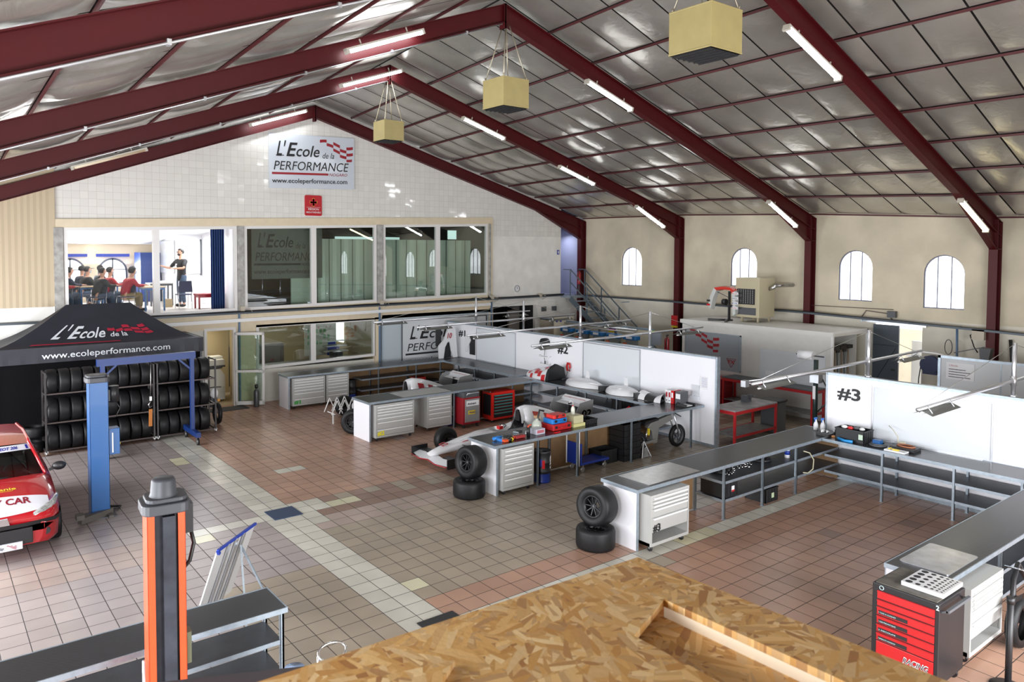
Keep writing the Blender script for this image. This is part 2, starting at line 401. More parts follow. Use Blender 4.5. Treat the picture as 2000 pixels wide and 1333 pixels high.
def gl(name, rough=0.0, tint=(1, 1, 1), refl=0.12, grz=.8):
    m = bpy.data.materials.new(name); m.use_nodes = True; nt = m.node_tree; nt.nodes.remove(nt.nodes['Principled BSDF'])
    out = nt.nodes['Material Output']; tr = nd(nt, 'ShaderNodeBsdfTransparent'); tr.inputs[0].default_value = (*tint, 1)
    gs = nd(nt, 'ShaderNodeBsdfGlossy'); gs.inputs['Roughness'].default_value = rough
    lw = nd(nt, 'ShaderNodeLayerWeight'); lw.inputs[0].default_value = .5
    pw = nd(nt, 'ShaderNodeMath', operation='POWER'); pw.inputs[1].default_value = 4.0; nt.links.new(lw.outputs['Facing'], pw.inputs[0])
    ad = nd(nt, 'ShaderNodeMath', operation='MULTIPLY_ADD'); ad.inputs[1].default_value = grz; ad.inputs[2].default_value = refl/2; ad.use_clamp = True; nt.links.new(pw.outputs[0], ad.inputs[0])
    mx = nd(nt, 'ShaderNodeMixShader'); nt.links.new(ad.outputs[0], mx.inputs[0]); nt.links.new(tr.outputs[0], mx.inputs[1]); nt.links.new(gs.outputs[0], mx.inputs[2])
    nt.links.new(mx.outputs[0], out.inputs[0]); return m
glass = gl('window_glass', tint=(.93, .97, .95), refl=.22); glass_g = gl('green_tinted_glass', tint=(.84, .92, .87), refl=.14); glass_d = gl('thin_glass', refl=.003, grz=.05)

def zt(x): return 5.27+.0302*x
def zb(x): return 2.79+.0165*x
def zc(x): return 5.50+.031*x
# ---- gable wall
g = MB()
def gpoly(mb, pts, m=0, y0=GY, y1=GY+.14): mb.prism(pts, y0, y1, 'y', m)
gpoly(g, [(-1.8, zc(-1.8)), (12.6, zc(12.6)), (12.6, roofz(0, 12.6)+.14), (5.42, 9.33), (-1.8, roofz(0, -1.8)+.14)])
gpoly(g, [(12.6, 5.2), (16.12, 5.2), (16.12, roofz(0, 16.12)+.14), (12.6, roofz(0, 12.6)+.14)])
struct(g, 'wall_gable_tiles', tilem)
g = MB()
gpoly(g, [(12.6, 2.86), (16.12, 2.86), (16.12, 5.2), (12.6, 5.2)])
gpoly(g, [(14.78, 0), (17.4, 0), (17.4, 2.86), (14.78, 2.86)])
g.box((12.6, GY+.001, 2.52), (14.78, GY+.14, 2.86))
struct(g, 'wall_gable_right', plaster)
g = MB()
gpoly(g, [(-1.8, zt(-1.8)), (12.6, zt(12.6)), (12.6, zc(12.6)), (-1.8, zc(-1.8))], 0, GY-.05)           # lintel band
gpoly(g, [(12.37, zb(12.4)-.12), (12.6, zb(12.6)-.12), (12.6, zt(12.6)), (12.37, zt(12.37))], 0, GY-.05)
gpoly(g, [(-1.85, 2.28), (12.6, 2.36), (12.6, zb(12.6)), (-1.85, zb(-1.85))], 0, GY-.05)          # spandrel
g.box((-1.85, GY-.02, 2.36), (2.02, GY+.14, 2.42))
g.box((7.58, GY-.05, 0), (7.80, GY+.1, 2.4)); g.box((2.86, GY-.02, 0), (3.5, GY+.1, 2.4)); g.box((12.45, GY-.05, 0), (12.62, GY+.1, 2.5))
struct(g, 'wall_gable_cream', cream)
g = MB()                                                                                       # white lower infill under the ground floor windows
g.box((3.5, GY, 0), (7.6, GY+.1, 1.0)); g.box((3.5, GY-.03, .02), (7.6, GY, .09)); g.box((3.5, GY-.03, .24), (7.6, GY-.01, .27))
g.box((-7.5, GY, 0), (1.98, GY+.1, 2.3))
struct(g, 'wall_gable_infill', M('infill_panel', (.60, .58, .52), .45))
# posts between window units
g = MB()
for a, b in ((-1.84, -1.62), (2.95, 3.15), (7.67, 7.89), (12.40, 12.5)): g.box((a, GY-.075, zb(a)-.05), (b, GY-.02, zt(b)))
struct(g, 'trim_1', conc)
g = MB()
for a in (2.95, 7.72, 12.50): g.box((a, GY-.10, 0.0), (a+.05, GY-.05, 2.74))
struct(g, 'trim_2', M('blue_conduit', (.10, .17, .28), .5))
g = MB()
gpoly(g, [(-1.9, 2.46), (12.45, 2.60), (12.45, 2.70), (-1.9, 2.56)], 0, GY-.13, GY-.03)           # white duct under the windows
struct(g, 'trim_3', whitep)
# upper windows
wi = 1
def winunit(x0, x1, mull, zlo, zhi, glas, fr=.085, y=GY-.02, sill=None):
    global wi
    o = MB()
    def P(a, b, lo, hi, y0, y1):
        o.prism([(a, lo(a)), (b, lo(b)), (b, hi(b)), (a, hi(a))], y0, y1, 'y')
    P(x0, x1, lambda x: zhi(x)-fr, zhi, y-.03, y+.1); P(x0, x1, zlo, lambda x: zlo(x)+fr, y-.03, y+.1)
    for a, e in [(x0, x0+fr), (x1-fr, x1)]+[(m_-fr, m_+fr) for m_ in mull]: P(a, e, lambda x: zlo(x)+fr, lambda x: zhi(x)-fr, y-.03, y+.1)
    w = struct(o, 'window_%d' % wi, wframe); wi += 1
    gm = MB(); xs = [x0]+list(mull)+[x1]
    for a, b, gg in zip(xs[:-1], xs[1:], glas):
        p = MB(); p.prism([(a, zlo(a)+.02), (b, zlo(b)+.02), (b, zhi(b)-.02), (a, zhi(a)-.02)], y+.02, y+.026, 'y')
        OFF[w.name] = Vector((0, 0, 0)); p.build('pane', gg, w)
    return w
winunit(-1.60, 2.94, [.675], zb, zt, [glass_d, glass_d])
winunit(3.16, 7.65, [5.395], zb, zt, [glass, glass])
winunit(7.91, 12.38, [10.135], zb, zt, [glass, glass])
winunit(3.5, 7.6, [5.36], lambda x: 1.02+.02*(x-3.5), lambda x: 2.38, [glass, glass])
# left cream corrugated cladding
g = MB(); pts = []; x = -7.6; k = 0
while x < -1.86:
    pts.append((x, GY-.06+(.007 if k % 2 else 0))); x += .07 if k % 2 == 0 else .07; k += 1
pts.append((-1.80, GY-.06)); n = len(pts)
vs = [(a, b, 3.17) for a, b in pts]+[(a, b, roofz(0, a)+.14) for a, b in pts]
g.add(vs, [(i, i+1, n+i+1, n+i) for i in range(n-1)])
g.box((-7.6, GY, 3.17), (-1.80, GY+.1, 4.5))
struct(g, 'wall_gable_corrugated', corr)
g = MB(); g.box((-7.6, GY-.05, 2.82), (-1.86, GY+.1, 3.17)); g.box((-7.6, GY-.05, 2.3), (-1.86, GY+.1, 2.76))
struct(g, 'wall_gable_band', plaster)
# lavender landing recess behind the stair head
g = MB(); g.box((16.12, 11.7, 2.86), (17.3, 11.8, 6.2)); g.box((16.0, GY+.15, 2.86), (16.12, 11.8, 6.2)); g.box((16.0, 10.58, 2.72), (17.3, 11.8, 2.86)); g.box((17.30, 10.46, 2.86), (17.36, 11.7, 6.0)); struct(g, 'wall_landing', lav)
# ---- right wall with arched openings
WINS = [(7.81, 3.31, 4.80, .52), (2.93, 3.48, 4.77, .50), (-.78, 3.21, 4.70, .50), (-3.15, 3.12, 4.58, .51), (-6.2, 3.1, 4.6, .5), (-11.2, 3.1, 4.6, .5)]
def archpts(c, z0, z1, r, n=12):
    zc_ = z1-r
    return [(c+r, z0), (c+r, zc_)]+[(c+r*math.cos(t*PI/n), zc_+r*math.sin(t*PI/n)) for t in range(1, n)]+[(c-r, zc_), (c-r, z0)]
g = MB()
def wall_x(mb, ya, yb, zlo, zhi, x0=XR, x1=XR+.13): mb.box((x0, ya, zlo), (x1, yb, zhi))
# columns of wall between windows, built in strips; z split at 2.86 (lower part is another finish)
edges = sorted(WINS, key=lambda w_: w_[0])
y_prev = -14.3
ZT = 6.4
for (c, z0, z1, r) in edges:
    wall_x(g, y_prev, c-r, 2.78, ZT); y_prev = c+r
    wall_x(g, c-r, c+r, 2.78, z0)
    n = 12; zc_ = z1-r
    for i in range(n):                                            # masonry around the arch head
        a0, a1 = i*PI/n, (i+1)*PI/n
        p0 = (c-r*math.cos(a0), zc_+r*math.sin(a0)); p1 = (c-r*math.cos(a1), zc_+r*math.sin(a1))
        g.prism([(p0[0], p0[1]), (p1[0], p1[1]), (p1[0], ZT), (p0[0], ZT)], XR, XR+.13, 'x')
wall_x(g, y_prev, 12.0, 2.78, ZT)
struct(g, 'wall_right', blockw)
g = MB(); wall_x(g, -1.36, 12, 0, 2.78, XR+.0); wall_x(g, -14.3, -2.66, 0, 2.78); wall_x(g, -2.66, -1.36, 2.60, 2.78)
struct(g, 'wall_right_lower', lowwall)
wgl = gl('bright_window_glass', refl=.03)
for (c, z0, z1, r) in WINS:
    f = MB(); pts = archpts(c, z0, z1, r); pin = archpts(c, z0+.03, z1-.03, r-.03)
    for i in range(len(pts)):
        k = (i+1) % len(pts)
        f.add([(XR+.06, *pts[i]), (XR+.06, *pts[k]), (XR+.06, *pin[k]), (XR+.06, *pin[i]), (XR+.09, *pts[i]), (XR+.09, *pts[k]), (XR+.09, *pin[k]), (XR+.09, *pin[i])],
              [(0, 1, 2, 3), (7, 6, 5, 4), (3, 2, 6, 7)])
    for dy in (-r/3, r/3): f.box((XR+.065, c+dy-.012, z0), (XR+.085, c+dy+.014, z1-.04))
    w = struct(f, 'window_%d' % wi, M('grey_window_bars', (.16, .17, .24), .4)); wi += 1
    OFF[w.name] = Vector((0, 0, 0)); p = MB(); p.prism(archpts(c, z0, z1, r), XR+.075, XR+.078, 'x'); p.build('pane', wgl, w)
# left wall with roller door openings, rear wall, both out of the picture
g = MB()
for a, b in ((-14.3, -10.4), (-6.8, -5.4), (-1.8, -.4), (3.2, 4.6), (8.2, 10.5)): g.box((XL, a, 0), (XL+.2, b, 5.6))
g.box((XL, -10.4, 5.35), (XL+.2, -6.8, 5.6))  # unseen bay, opening made taller to let light onto the foreground board
for a, b in ((-5.4, -1.8), (-.4, 3.2), (4.6, 8.2)): g.box((XL, a, 4.0), (XL+.2, b, 5.6))
struct(g, 'wall_left', blockw)
g = MB(); g.box((XL, -14.3, 0), (-2.0, -14.1, 10)); g.box((8.0, -14.3, 0), (XR+.2, -14.1, 10)); g.box((-2.0, -14.3, 4.4), (8.0, -14.1, 10.2))
struct(g, 'wall_rear', blockw)

# ---- roof: quilted silver insulation panels in dark joints
def quilt():
    m = bpy.data.materials.new('silver_insulation_quilt'); m.use_nodes = True; nt = m.node_tree; b = nt.nodes['Principled BSDF']
    b.inputs['Metallic'].default_value = .75; b.inputs['Roughness'].default_value = .33
    g_ = nd(nt, 'ShaderNodeNewGeometry'); n = nd(nt, 'ShaderNodeTexNoise'); n.inputs['Scale'].default_value = .7; n.inputs['Detail'].default_value = 5; nt.links.new(g_.outputs['Position'], n.inputs['Vector'])
    cr = nd(nt, 'ShaderNodeValToRGB'); cr.color_ramp.elements[0].position = .3; cr.color_ramp.elements[0].color = (.44, .42, .38, 1); cr.color_ramp.elements[1].position = .75; cr.color_ramp.elements[1].color = (.66, .64, .59, 1)
    nt.links.new(n.outputs[0], cr.inputs[0]); nt.links.new(cr.outputs[0], b.inputs['Base Color'])
    n2 = nd(nt, 'ShaderNodeTexNoise'); n2.inputs['Scale'].default_value = 3.2; n2.inputs['Detail'].default_value = 3; n2.inputs['Distortion'].default_value = .8; nt.links.new(g_.outputs['Position'], n2.inputs['Vector'])
    bp = nd(nt, 'ShaderNodeBump'); bp.inputs['Strength'].default_value = .6; bp.inputs['Distance'].default_value = .03; nt.links.new(n2.outputs[0], bp.inputs['Height']); nt.links.new(bp.outputs[0], b.inputs['Normal'])
    return m
quiltm = quilt()
back = MB(); qm = MB(); NR = 9
def rp(y, s, side):
    # roof point: y along the hall, s 0 at the ridge .. 1 at the eave
    t = (10.334-y)/4.908; k = max(0, min(4, int(math.floor(t)))); a = t-k
    def at(kk):
        ax, az = APX[kk]; xe = 17.35 if side > 0 else XL+.1
        x = ax+(xe-ax)*s; return Vector((x, 0, roofz(kk, x)+.12))
    p = at(k).lerp(at(min(5, k+1)), a) if a > 0 or k > 0 else at(0); p.y = y; return p
for side in (1, -1):
    nr = NR if side > 0 else 9
    ys = [10.5-.9*i for i in range(28)]
    yy = [10.5]+[fy(k) for k in range(0, 6)]; 
    N1, N2 = 28, 10; y_a, y_b = 11.95, fy(5)
    for lift, flip in ((.09, 0), (.2, 1)):
        vs = [rp(y_a+(y_b-y_a)*i/N1, j/N2, side)+Vector((0, 0, lift)) for i in range(N1+1) for j in range(N2+1)]
        fs = [(i*(N2+1)+j, (i+1)*(N2+1)+j, (i+1)*(N2+1)+j+1, i*(N2+1)+j+1) for i in range(N1) for j in range(N2)]
        back.add(vs, fs)
    for r in range(nr):
        s0, s1 = r/nr, (r+1)/nr
        joff = 0
        for i in range(len(ys)-1):
            ya, yb = ys[i]+joff, ys[i+1]+joff
            if yb < fy(5): continue
            N = 6; bul = random.uniform(.02, .05) if r < 3 else random.uniform(.05, .12); ph = random.uniform(-.3, .3)
            vs = []
            for a in range(N+1):
                for b_ in range(N+1):
                    u = a/N; v_ = b_/N
                    y = (ya-.018)+(yb-ya+.036)*v_; s = s0+.0025+(s1-s0-.005)*u
                    p = rp(min(y, 10.58), s, side)
                    d = bul*(16*u*(1-u)*v_*(1-v_))**.5*(1+ph*(u-.5)) + (random.uniform(-.004, .006) if r > 2 and 0 < a < N and 0 < b_ < N else 0)
                    p.z -= d-.03; vs.append(p)
            fs = [(a*(N+1)+b_, a*(N+1)+b_+1, (a+1)*(N+1)+b_+1, (a+1)*(N+1)+b_) for a in range(N) for b_ in range(N)]
            if side < 0: fs = [tuple(reversed(f)) for f in fs]
            qm.add(vs, fs, 0, True)
bk = struct(back, 'ceiling', M('dark_roof_void', (.02, .018, .018), .9))
struct(qm, 'ceiling_quilt', quiltm)
# purlins
pmat = M('purlin_red_oxide', (.07, .010, .012), .5)
for side in (1, -1):
    for r in range(1, NR+1):
        s = r/NR; b = MB()
        for k in range(0, 5):
            a = rp(fy(k) if k else 10.42, s, side); c = rp(fy(k+1), s, side)
            b.bar(a, c, .026, .045)
        b.build('roof_purlin', pmat, label='dark red roof purlin running lengthwise under the silver insulation panels', cat='roof purlin', group='purlins under the roof panels')
# ---- portal frames
def frame(k, lab):
    y = fy(k); ax, az = APX[k]
    t = thing('portal_frame', lab, 'steel frame', (ax, y, 0), group='red steel portal frames')
    H = .38; F = .17
    for side in (1, -1):
        xe = 17.05 if side > 0 else XL+.35
        p0 = (ax, az); p1 = (17.32 if side > 0 else XL+.3, roofz(k, 17.32 if side > 0 else XL+.3))
        d = (p1[0]-p0[0], p1[1]-p0[1])
        def top(x): return p0[1]+d[1]*(x-p0[0])/d[0]
        b = MB()
        def slab(xa, xb, o0, o1, w): b.prism([(xa, top(xa)-o1), (xb, top(xb)-o1), (xb, top(xb)-o0), (xa, top(xa)-o0)] if side > 0 else [(xb, top(xb)-o1), (xa, top(xa)-o1), (xa, top(xa)-o0), (xb, top(xb)-o0)], y-w/2, y+w/2, 'y')
        slab(ax, p1[0], 0, .018, F); slab(ax, p1[0], .018, H-.02, .018); slab(ax, p1[0], H-.02, H, F)
        for f in (.25, .5, .75): 
            x = ax+(p1[0]-ax)*f
        b.box((ax-.015, y-F/2, az-H-.12) if side > 0 else (ax-.03, y-F/2, az-H-.12), (ax+.03, y+F/2, az-.0) if side > 0 else (ax+.015, y+F/2, az))
        b.build('rafter', maroon, t)
        if side > 0:
            h = MB(); xa, xb = 14.7, 17.06; hz = top(xb)-H-.42
            h.prism([(xa, top(xa)-H), (xb, hz), (xb, top(xb)-H+.01)], y-.012, y+.012, 'y')
            n1 = Vector((xb-xa, 0, hz-(top(xa)-H))).normalized()
            h.bar((xa, y, top(xa)-H+.01), (xb, y, hz), F, .02, upv=(0, 0, 1))
            h.build('haunch', maroon, t)
            c = MB(); zt_ = top(17.2)-.1
            c.box((17.05, y-.10, 0), (17.07, y+.10, hz+.02)); c.box((17.07, y-.011, 0), (17.33, y+.011, zt_)); c.box((17.33, y-.10, 0), (17.35, y+.10, zt_+.05)); c.box((17.05, y-.1, hz), (17.35, y+.1, hz+.02))
            c.box((17.05, y-.1, hz), (17.07, y+.1, top(17.05)-.05))
            c.build('column', maroon, t)
        else:
            c = MB(); zt_ = top(XL+.4); c.box((XL+.2, y-.1, 0), (XL+.24, y+.1, zt_)); c.box((XL+.24, y-.011, 0), (XL+.46, y+.011, zt_)); c.box((XL+.46, y-.1, 0), (XL+.48, y+.1, zt_)); c.build('column', maroon, t)
    if k > 0:
        b = MB(); z = lambda x: roofz(k, x)-.40
        b.tube([(ax-.1, y-.10, z(ax-.1)), (XL+.5, y-.10, z(XL+.5))], .014, 6)
        for i in range(7): x = ax-1-i*1.7; b.box((x-.02, y-.12, z(x)-.02), (x+.02, y-.05, z(x)+.035))
        b.build('conduit', alu, t)
    return t
for k, lab in enumerate(['dark red steel portal frame standing against the white tiled gable wall', 'dark red portal frame second from the gable, three lit tubes on its right rafter',
                         'dark red portal frame third from the gable, middle heater box under its peak', 'dark red steel portal frame nearest the camera, its peak out of the picture']):
    frame(k, lab)
# ---- fluorescent fittings
tube_on = M('lit_fluorescent_diffuser', (1, 1, 1), .4, emit=((.95, .98, 1.0), 26)); tube_warm = M('warm_fluorescent_diffuser', (1, .9, .6), .4, emit=((1.0, .86, .45), 16))
tube_off = M('unlit_diffuser_glow', (.50, .46, .36), .3, emit=((1, .6, .3), .15)); lampbody = M('lamp_body', (.55, .52, .45), .5)  # the unlit diffuser has a faint warm glow painted in by emission
def fluo(p, q, y, mat, lab):
    p = Vector((p[0], y, p[1])); q = Vector((q[0], y, q[1])); t = thing('fluorescent_light', lab, 'ceiling light', tuple((p+q)/2), group='fluorescent lights under the rafters')
    d = (q-p).normalized(); n = Vector((-d.z, 0, d.x)); n = n if n.z > 0 else -n
    b = MB(); b.bar(p+n*.045, q+n*.045, .12, .035); b.bar(p+n*.01, p+d*.05+n*.01, .13, .10); b.bar(q-d*.05+n*.01, q+n*.01, .13, .10)
    for s_ in (.2, .8): c = p.lerp(q, s_); b.bar(c+n*.05, c+n*.16, .02)
    b.build('housing', lampbody, t)
    b = MB(); a_ = p+d*.04; e_ = q-d*.04; secs = []
    for c in (a_, e_): secs.append([c+Vector((0, .058*math.sin(a), 0))+n*(.028-.062*math.cos(a)) for a in [(-.5+i/8)*PI for i in range(9)]])
    b.loft(secs, closed=True, caps=True); b.build('diffuser', mat, t)
fluo((3.22, 8.30), (5.0, 8.92), 9.98, tube_on, 'lit fluorescent tube light left of the gable peak above the big white sign')
fluo((-1.46, 6.72), (.38, 7.36), 9.98, tube_off, 'unlit fluorescent tube light low on the left rafter by the gable')
fluo((3.75, 9.03-.35), (5.5, 9.66-.35), 5.2, tube_on, 'lit fluorescent tube light on the left rafter of the second frame')
fluo((7.44, 8.30), (8.93, 7.86), 5.2, tube_on, 'upper of three lit tube lights on the right rafter of the second frame')
fluo((11.09, 7.22), (12.61, 6.76), 5.2, tube_on, 'middle of three lit tube lights on the right rafter of the second frame')
fluo((14.60, 6.14), (16.07, 5.47), 5.2, tube_on, 'lowest of three lit tube lights on the right rafter of the second frame')
fluo((7.30, 8.42), (8.79, 7.95), .3, tube_on, 'upper lit tube light on the right rafter of the third frame')
fluo((14.52, 6.05), (16.0, 5.38), .3, tube_on, 'lower lit tube light on the right rafter of the third frame')
fluo((7.07, 8.42), (8.84, 7.80), -4.6, tube_on, 'large lit tube light at the top right on the nearest rafter')
fluo((14.37, 5.83), (15.95, 5.16), -4.6, tube_warm, 'yellowish lit tube light low on the nearest right rafter')
fluo((3.0, 8.75), (1.4, 8.12), .3, tube_on, 'lit tube light on the left rafter of the third frame above the picture')
# ---- hanging heater boxes
def heater(x, y, z, s, ay, az, lab):
    t = thing('hanging_heater', lab, 'heater', (x, y, z), group='box heaters hanging from the ridge')
    b = MB(); h = s/2; b.box((x-h, y-h, z), (x+h, y+h, z+s*.86))
    b.box((x-h-.004, y-h-.004, z), (x+h+.004, y+h+.004, z+.03)); b.box((x-h-.004, y-h-.004, z+s*.86-.02), (x+h+.004, y+h+.004, z+s*.86+.004))
    b.build('casing', M('yellowed_cream_enamel', (.40, .33, .14), .45, noise=.05, nscale=4), t, bevel=.006)
    b = MB(); b.box((x-h+.03, y-h+.03, z-.012), (x+h-.03, y+h-.03, z+.01)); 
    for i in range(6): xx = x-h+.06+i*(s-.12)/5; b.box((xx-.006, y-h+.03, z-.03), (xx+.006, y+h-.03, z))
    b.build('outlet_grille', black, t)
    for sx, sy in ((-1, -1), (1, -1), (-1, 1), (1, 1)):
        r = MB(); r.tube([(x+sx*(h-.04), y+sy*(h-.04), z+s*.86), (x+sx*.05, ay+sy*.05, az-.42)], .012, 6); r.tube([(x+sx*(h-.04), y+sy*(h-.04), z+s*.86), (x+sx*(h-.04), y+sy*(h-.04), z+s*.86+.06)], .02, 6)
        r.build('hanging_rod', M('zinc_rod', (.45, .40, .30), .4, .6), t)
heater(5.24, 5.43, 7.50, .58, 5.43, 9.46, 'yellowed box heater hanging by four rods, farthest one near the white sign')
heater(5.18, .52, 7.60, .68, .52, 9.73, 'yellowed box heater hanging by four rods, middle one of three')
heater(5.17, -4.39, 7.70, .78, -4.39, 9.98, 'yellowed box heater hanging by four rods at the top edge, nearest of three')
# ============================================================ WORK BAYS
def counter_top_mat():
    m = M('ribbed_black_matting', (.022, .023, .026), .30, spec=.4); nt = m.node_tree; b = nt.nodes['Principled BSDF']
    tc = nd(nt, 'ShaderNodeNewGeometry'); w_ = nd(nt, 'ShaderNodeTexWave'); w_.inputs['Scale'].default_value = 22; w_.bands_direction = 'DIAGONAL'
    nt.links.new(tc.outputs['Position'], w_.inputs['Vector']); bp = nd(nt, 'ShaderNodeBump'); bp.inputs['Strength'].default_value = .15; bp.inputs['Distance'].default_value = .003
    nt.links.new(w_.outputs[0], bp.inputs['Height']); nt.links.new(bp.outputs[0], b.inputs['Normal']); return m
ctop = counter_top_mat(); smoothtop = M('black_laminate_top', (.014, .014, .016), .2, spec=.4)
shelfm = M('dark_shelf_sheet', (.07, .075, .085), .4, .3, noise=.15, nscale=5)
def bench(name, label, x0, x1, y0, y1, z=.97, legs=(), shelves=(), front='-y', boards=(), ends=(), top=None, group='workshop counters', group_on=True, back=None):
    cx, cy = (x0+x1)/2, (y0+y1)/2
    t = thing(name, label, 'workbench', (cx, cy, 0), group=group)
    b = MB(); b.box((x0, y0, z-.035), (x1, y1, z)); b.build('worktop', top or ctop, t)
    b = MB(); e = .03
    for a, c in (((x0-.01, y0-.012), (x1+.01, y0)), ((x0-.01, y1), (x1+.01, y1+.012)), ((x0-.012, y0), (x0, y1)), ((x1, y0), (x1+.012, y1))):
        b.box((a[0], a[1], z-.05), (c[0], c[1], z+.004))
    b.build('edge_trim', galv, t)
    for lx, ly in legs:
        b = MB(); b.box((lx-.02, ly-.02, 0), (lx+.02, ly-.015, z-.035)); b.box((lx-.02, ly-.02, 0), (lx-.015, ly+.02, z-.035)); b.box((lx+.0, ly-.02, 0), (lx+.02, ly+.02, z-.035))
        b.box((lx-.03, ly-.03, 0), (lx+.03, ly+.03, .008)); b.build('leg', galv, t)
    for sx0, sx1, sy0, sy1, sz in shelves:
        b = MB(); b.box((sx0, sy0, sz-.012), (sx1, sy1, sz)); 
        b.box((sx0, sy0-.005, sz-.04), (sx1, sy0, sz+.002)); b.box((sx0, sy1, sz-.04), (sx1, sy1+.005, sz+.002)); b.box((sx0-.005, sy0, sz-.04), (sx0, sy1, sz+.002))
        b.build('shelf', shelfm, t)
        b = MB(); b.box((sx0, sy0-.012, sz-.042), (sx1, sy0-.005, sz+.004)); b.box((sx0-.012, sy0, sz-.042), (sx0-.005, sy1, sz+.004)); b.build('shelf_edge', galv, t)
    for bx0, bx1, by, bz0, bz1 in boards:
        b = MB()
        if bx0 == bx1: b.box((bx0-.008, by[0], bz0), (bx0+.008, by[1], bz1))
        else: b.box((bx0, by-.008, bz0), (bx1, by+.008, bz1))
        b.build('back_board', fibre, t)
    for ex, ea, eb in ends:
        b = MB(); b.box((ex-.02, ea, 0), (ex+.02, eb, z-.05)); b.build('end_panel', white, t)
        b = MB(); b.box((ex-.022, ea-.012, 0), (ex+.022, ea, z-.05)); b.box((ex-.022, eb, 0), (ex+.022, eb+.012, z-.05)); b.build('end_trim', galv, t)
    return t
LG = 'counters of the work bays'
bench('workbench', 'long black topped counter along the gable side, farthest of the white ended ones', 3.87, 10.3, 8.88, 9.60,
      legs=[(6.9, 8.93), (8.3, 8.93), (9.25, 8.93), (6.9, 9.5), (8.3, 9.5)], shelves=[(6.3, 9.4, 8.92, 9.5, .64), (6.3, 9.4, 8.92, 9.5, .30)], boards=[(5.85, 10.2, 9.54, .02, .93)], ends=[(3.91, 8.9, 9.58)], group=LG)
bench('workbench', 'long black topped counter with the yellow number 2 drawer cabinet under its end', 3.98, 9.32, 4.22, 5.08,
      legs=[(6.53, 4.27), (8.52, 4.27), (8.6, 4.74), (9.2, 4.27)], shelves=[(8.5, 9.3, 4.27, 4.66, .64), (8.5, 9.3, 4.27, 4.66, .30)], boards=[(6.5, 9.3, 4.70, .02, .93)], ends=[(4.02, 4.25, 5.05)], group=LG)
bench('workbench', 'black topped counter covered in tools with the tyre stack at its white end', 3.95, 10.33, -.72, .12,
      legs=[(5.07, -.68), (6.16, -.68), (7.82, -.68), (9.9, -.68), (5.9, -.1), (7.0, -.1)], boards=[(4.95, 9.3, -.06, .02, .93)], ends=[(4.02, -.7, .1)], top=smoothtop, group=LG)
bench('workbench', 'black ribbed counter with shelves below it, running from number 3 drawer cabinet', 4.12, 10.32, -4.05, -3.30,
      legs=[(5.6, -3.5), (6.42, -4.0), (7.6, -4.0), (8.72, -4.0), (6.42, -3.4), (7.6, -3.4), (9.7, -3.4)], shelves=[(6.42, 10.3, -4.0, -3.42, .66), (6.42, 10.3, -4.0, -3.42, .34)],
      boards=[(5.1, 6.4, -3.36, .02, .93), (10.3, 10.3, (-4.0, -3.32), .02, .93)], ends=[(4.16, -4.02, -3.33)], group=LG)
bench('workbench', 'black ribbed counter at the right edge with the steel plate on its end', 4.42, 10.33, -8.25, -7.60,
      legs=[(6.2, -8.2), (7.6, -8.2), (9.0, -8.2), (6.2, -7.65), (7.6, -7.65), (9.0, -7.65)], shelves=[(6.0, 10.3, -8.2, -7.64, .60), (6.0, 10.3, -8.2, -7.64, .28)], ends=[(4.46, -8.22, -7.6)], group=LG)
bench('workbench', 'black counter along the first long white partition below the number 1 whiteboard', 9.34, 10.33, 5.115, 8.85,
      legs=[(9.4, 8.1), (9.4, 7.2), (9.4, 6.2), (10.2, 8.1), (10.2, 7.2), (10.2, 6.2), (9.4, 5.3)], shelves=[(9.38, 10.28, 5.13, 8.83, .64), (9.38, 10.28, 5.13, 8.83, .30)], group=LG)
bench('workbench', 'black counter along the long white partition below the number 2 whiteboard', 9.34, 10.33, .15, 4.19,
      legs=[(9.4, 3.4), (9.4, 2.3), (9.4, 1.2), (10.2, 3.4), (10.2, 2.3), (10.2, 1.2)], shelves=[(9.38, 10.28, .18, 4.17, .64), (9.38, 10.28, .18, 4.17, .30)], top=smoothtop, group=LG)
bench('workbench', 'black counter along the number 3 partition with two empty shelves under it', 9.55, 10.33, -7.57, -4.08,
      legs=[(9.6, -5.2), (9.6, -6.4), (9.6, -7.4), (10.2, -5.2), (10.2, -6.4)], shelves=[(9.6, 10.3, -7.55, -4.1, .66), (9.6, 10.3, -7.55, -4.1, .34)], top=smoothtop, group=LG)
bench('workbench', 'low steel shelf bench with a black top in the bottom left foreground', -7.3, -1.66, -4.28, -3.72, z=.90,
      legs=[(-1.7, -4.24), (-2.78, -4.24), (-4.0, -4.24), (-1.7, -3.76), (-2.78, -3.76)], shelves=[(-7.2, -1.7, -4.24, -3.76, .55), (-7.2, -1.7, -4.24, -3.76, .22)], group=LG)

# ---- partitions
def partition(name, lab, x, ya, yb, z=2.16, th=.10, seams=()):
    t = thing(name, lab, 'partition wall', (x, (ya+yb)/2, 0))
    b = MB(); b.box((x-th/2, ya, .05), (x+th/2, yb, z-.03)); b.build('panel', white, t)
    b = MB(); b.box((x-th/2-.012, ya-.012, z-.05), (x+th/2+.012, yb+.012, z)); b.box((x-th/2-.012, ya-.05, 0), (x+th/2+.012, ya+.0, z)); b.box((x-th/2-.012, yb, 0), (x+th/2+.012, yb+.03, z)); b.box((x-th/2-.014, ya, 0), (x+th/2+.014, yb, .06))
    b.build('frame', galv, t)
    return t
PX = 10.40
p12 = partition('partition_wall', 'long white partition with number 1 and number 2 painted on it', PX, -1.02, 10.1)
p3 = partition('partition_wall', 'long white partition with the big number 3 at the right', PX+.02, -13.0, -3.72)
def tx(mb, s, x, y, z, h, w=None, **k): mb.text(s, (x, y, z), (0, -1, 0), (0, 0, 1), height=h, width=w, **k)
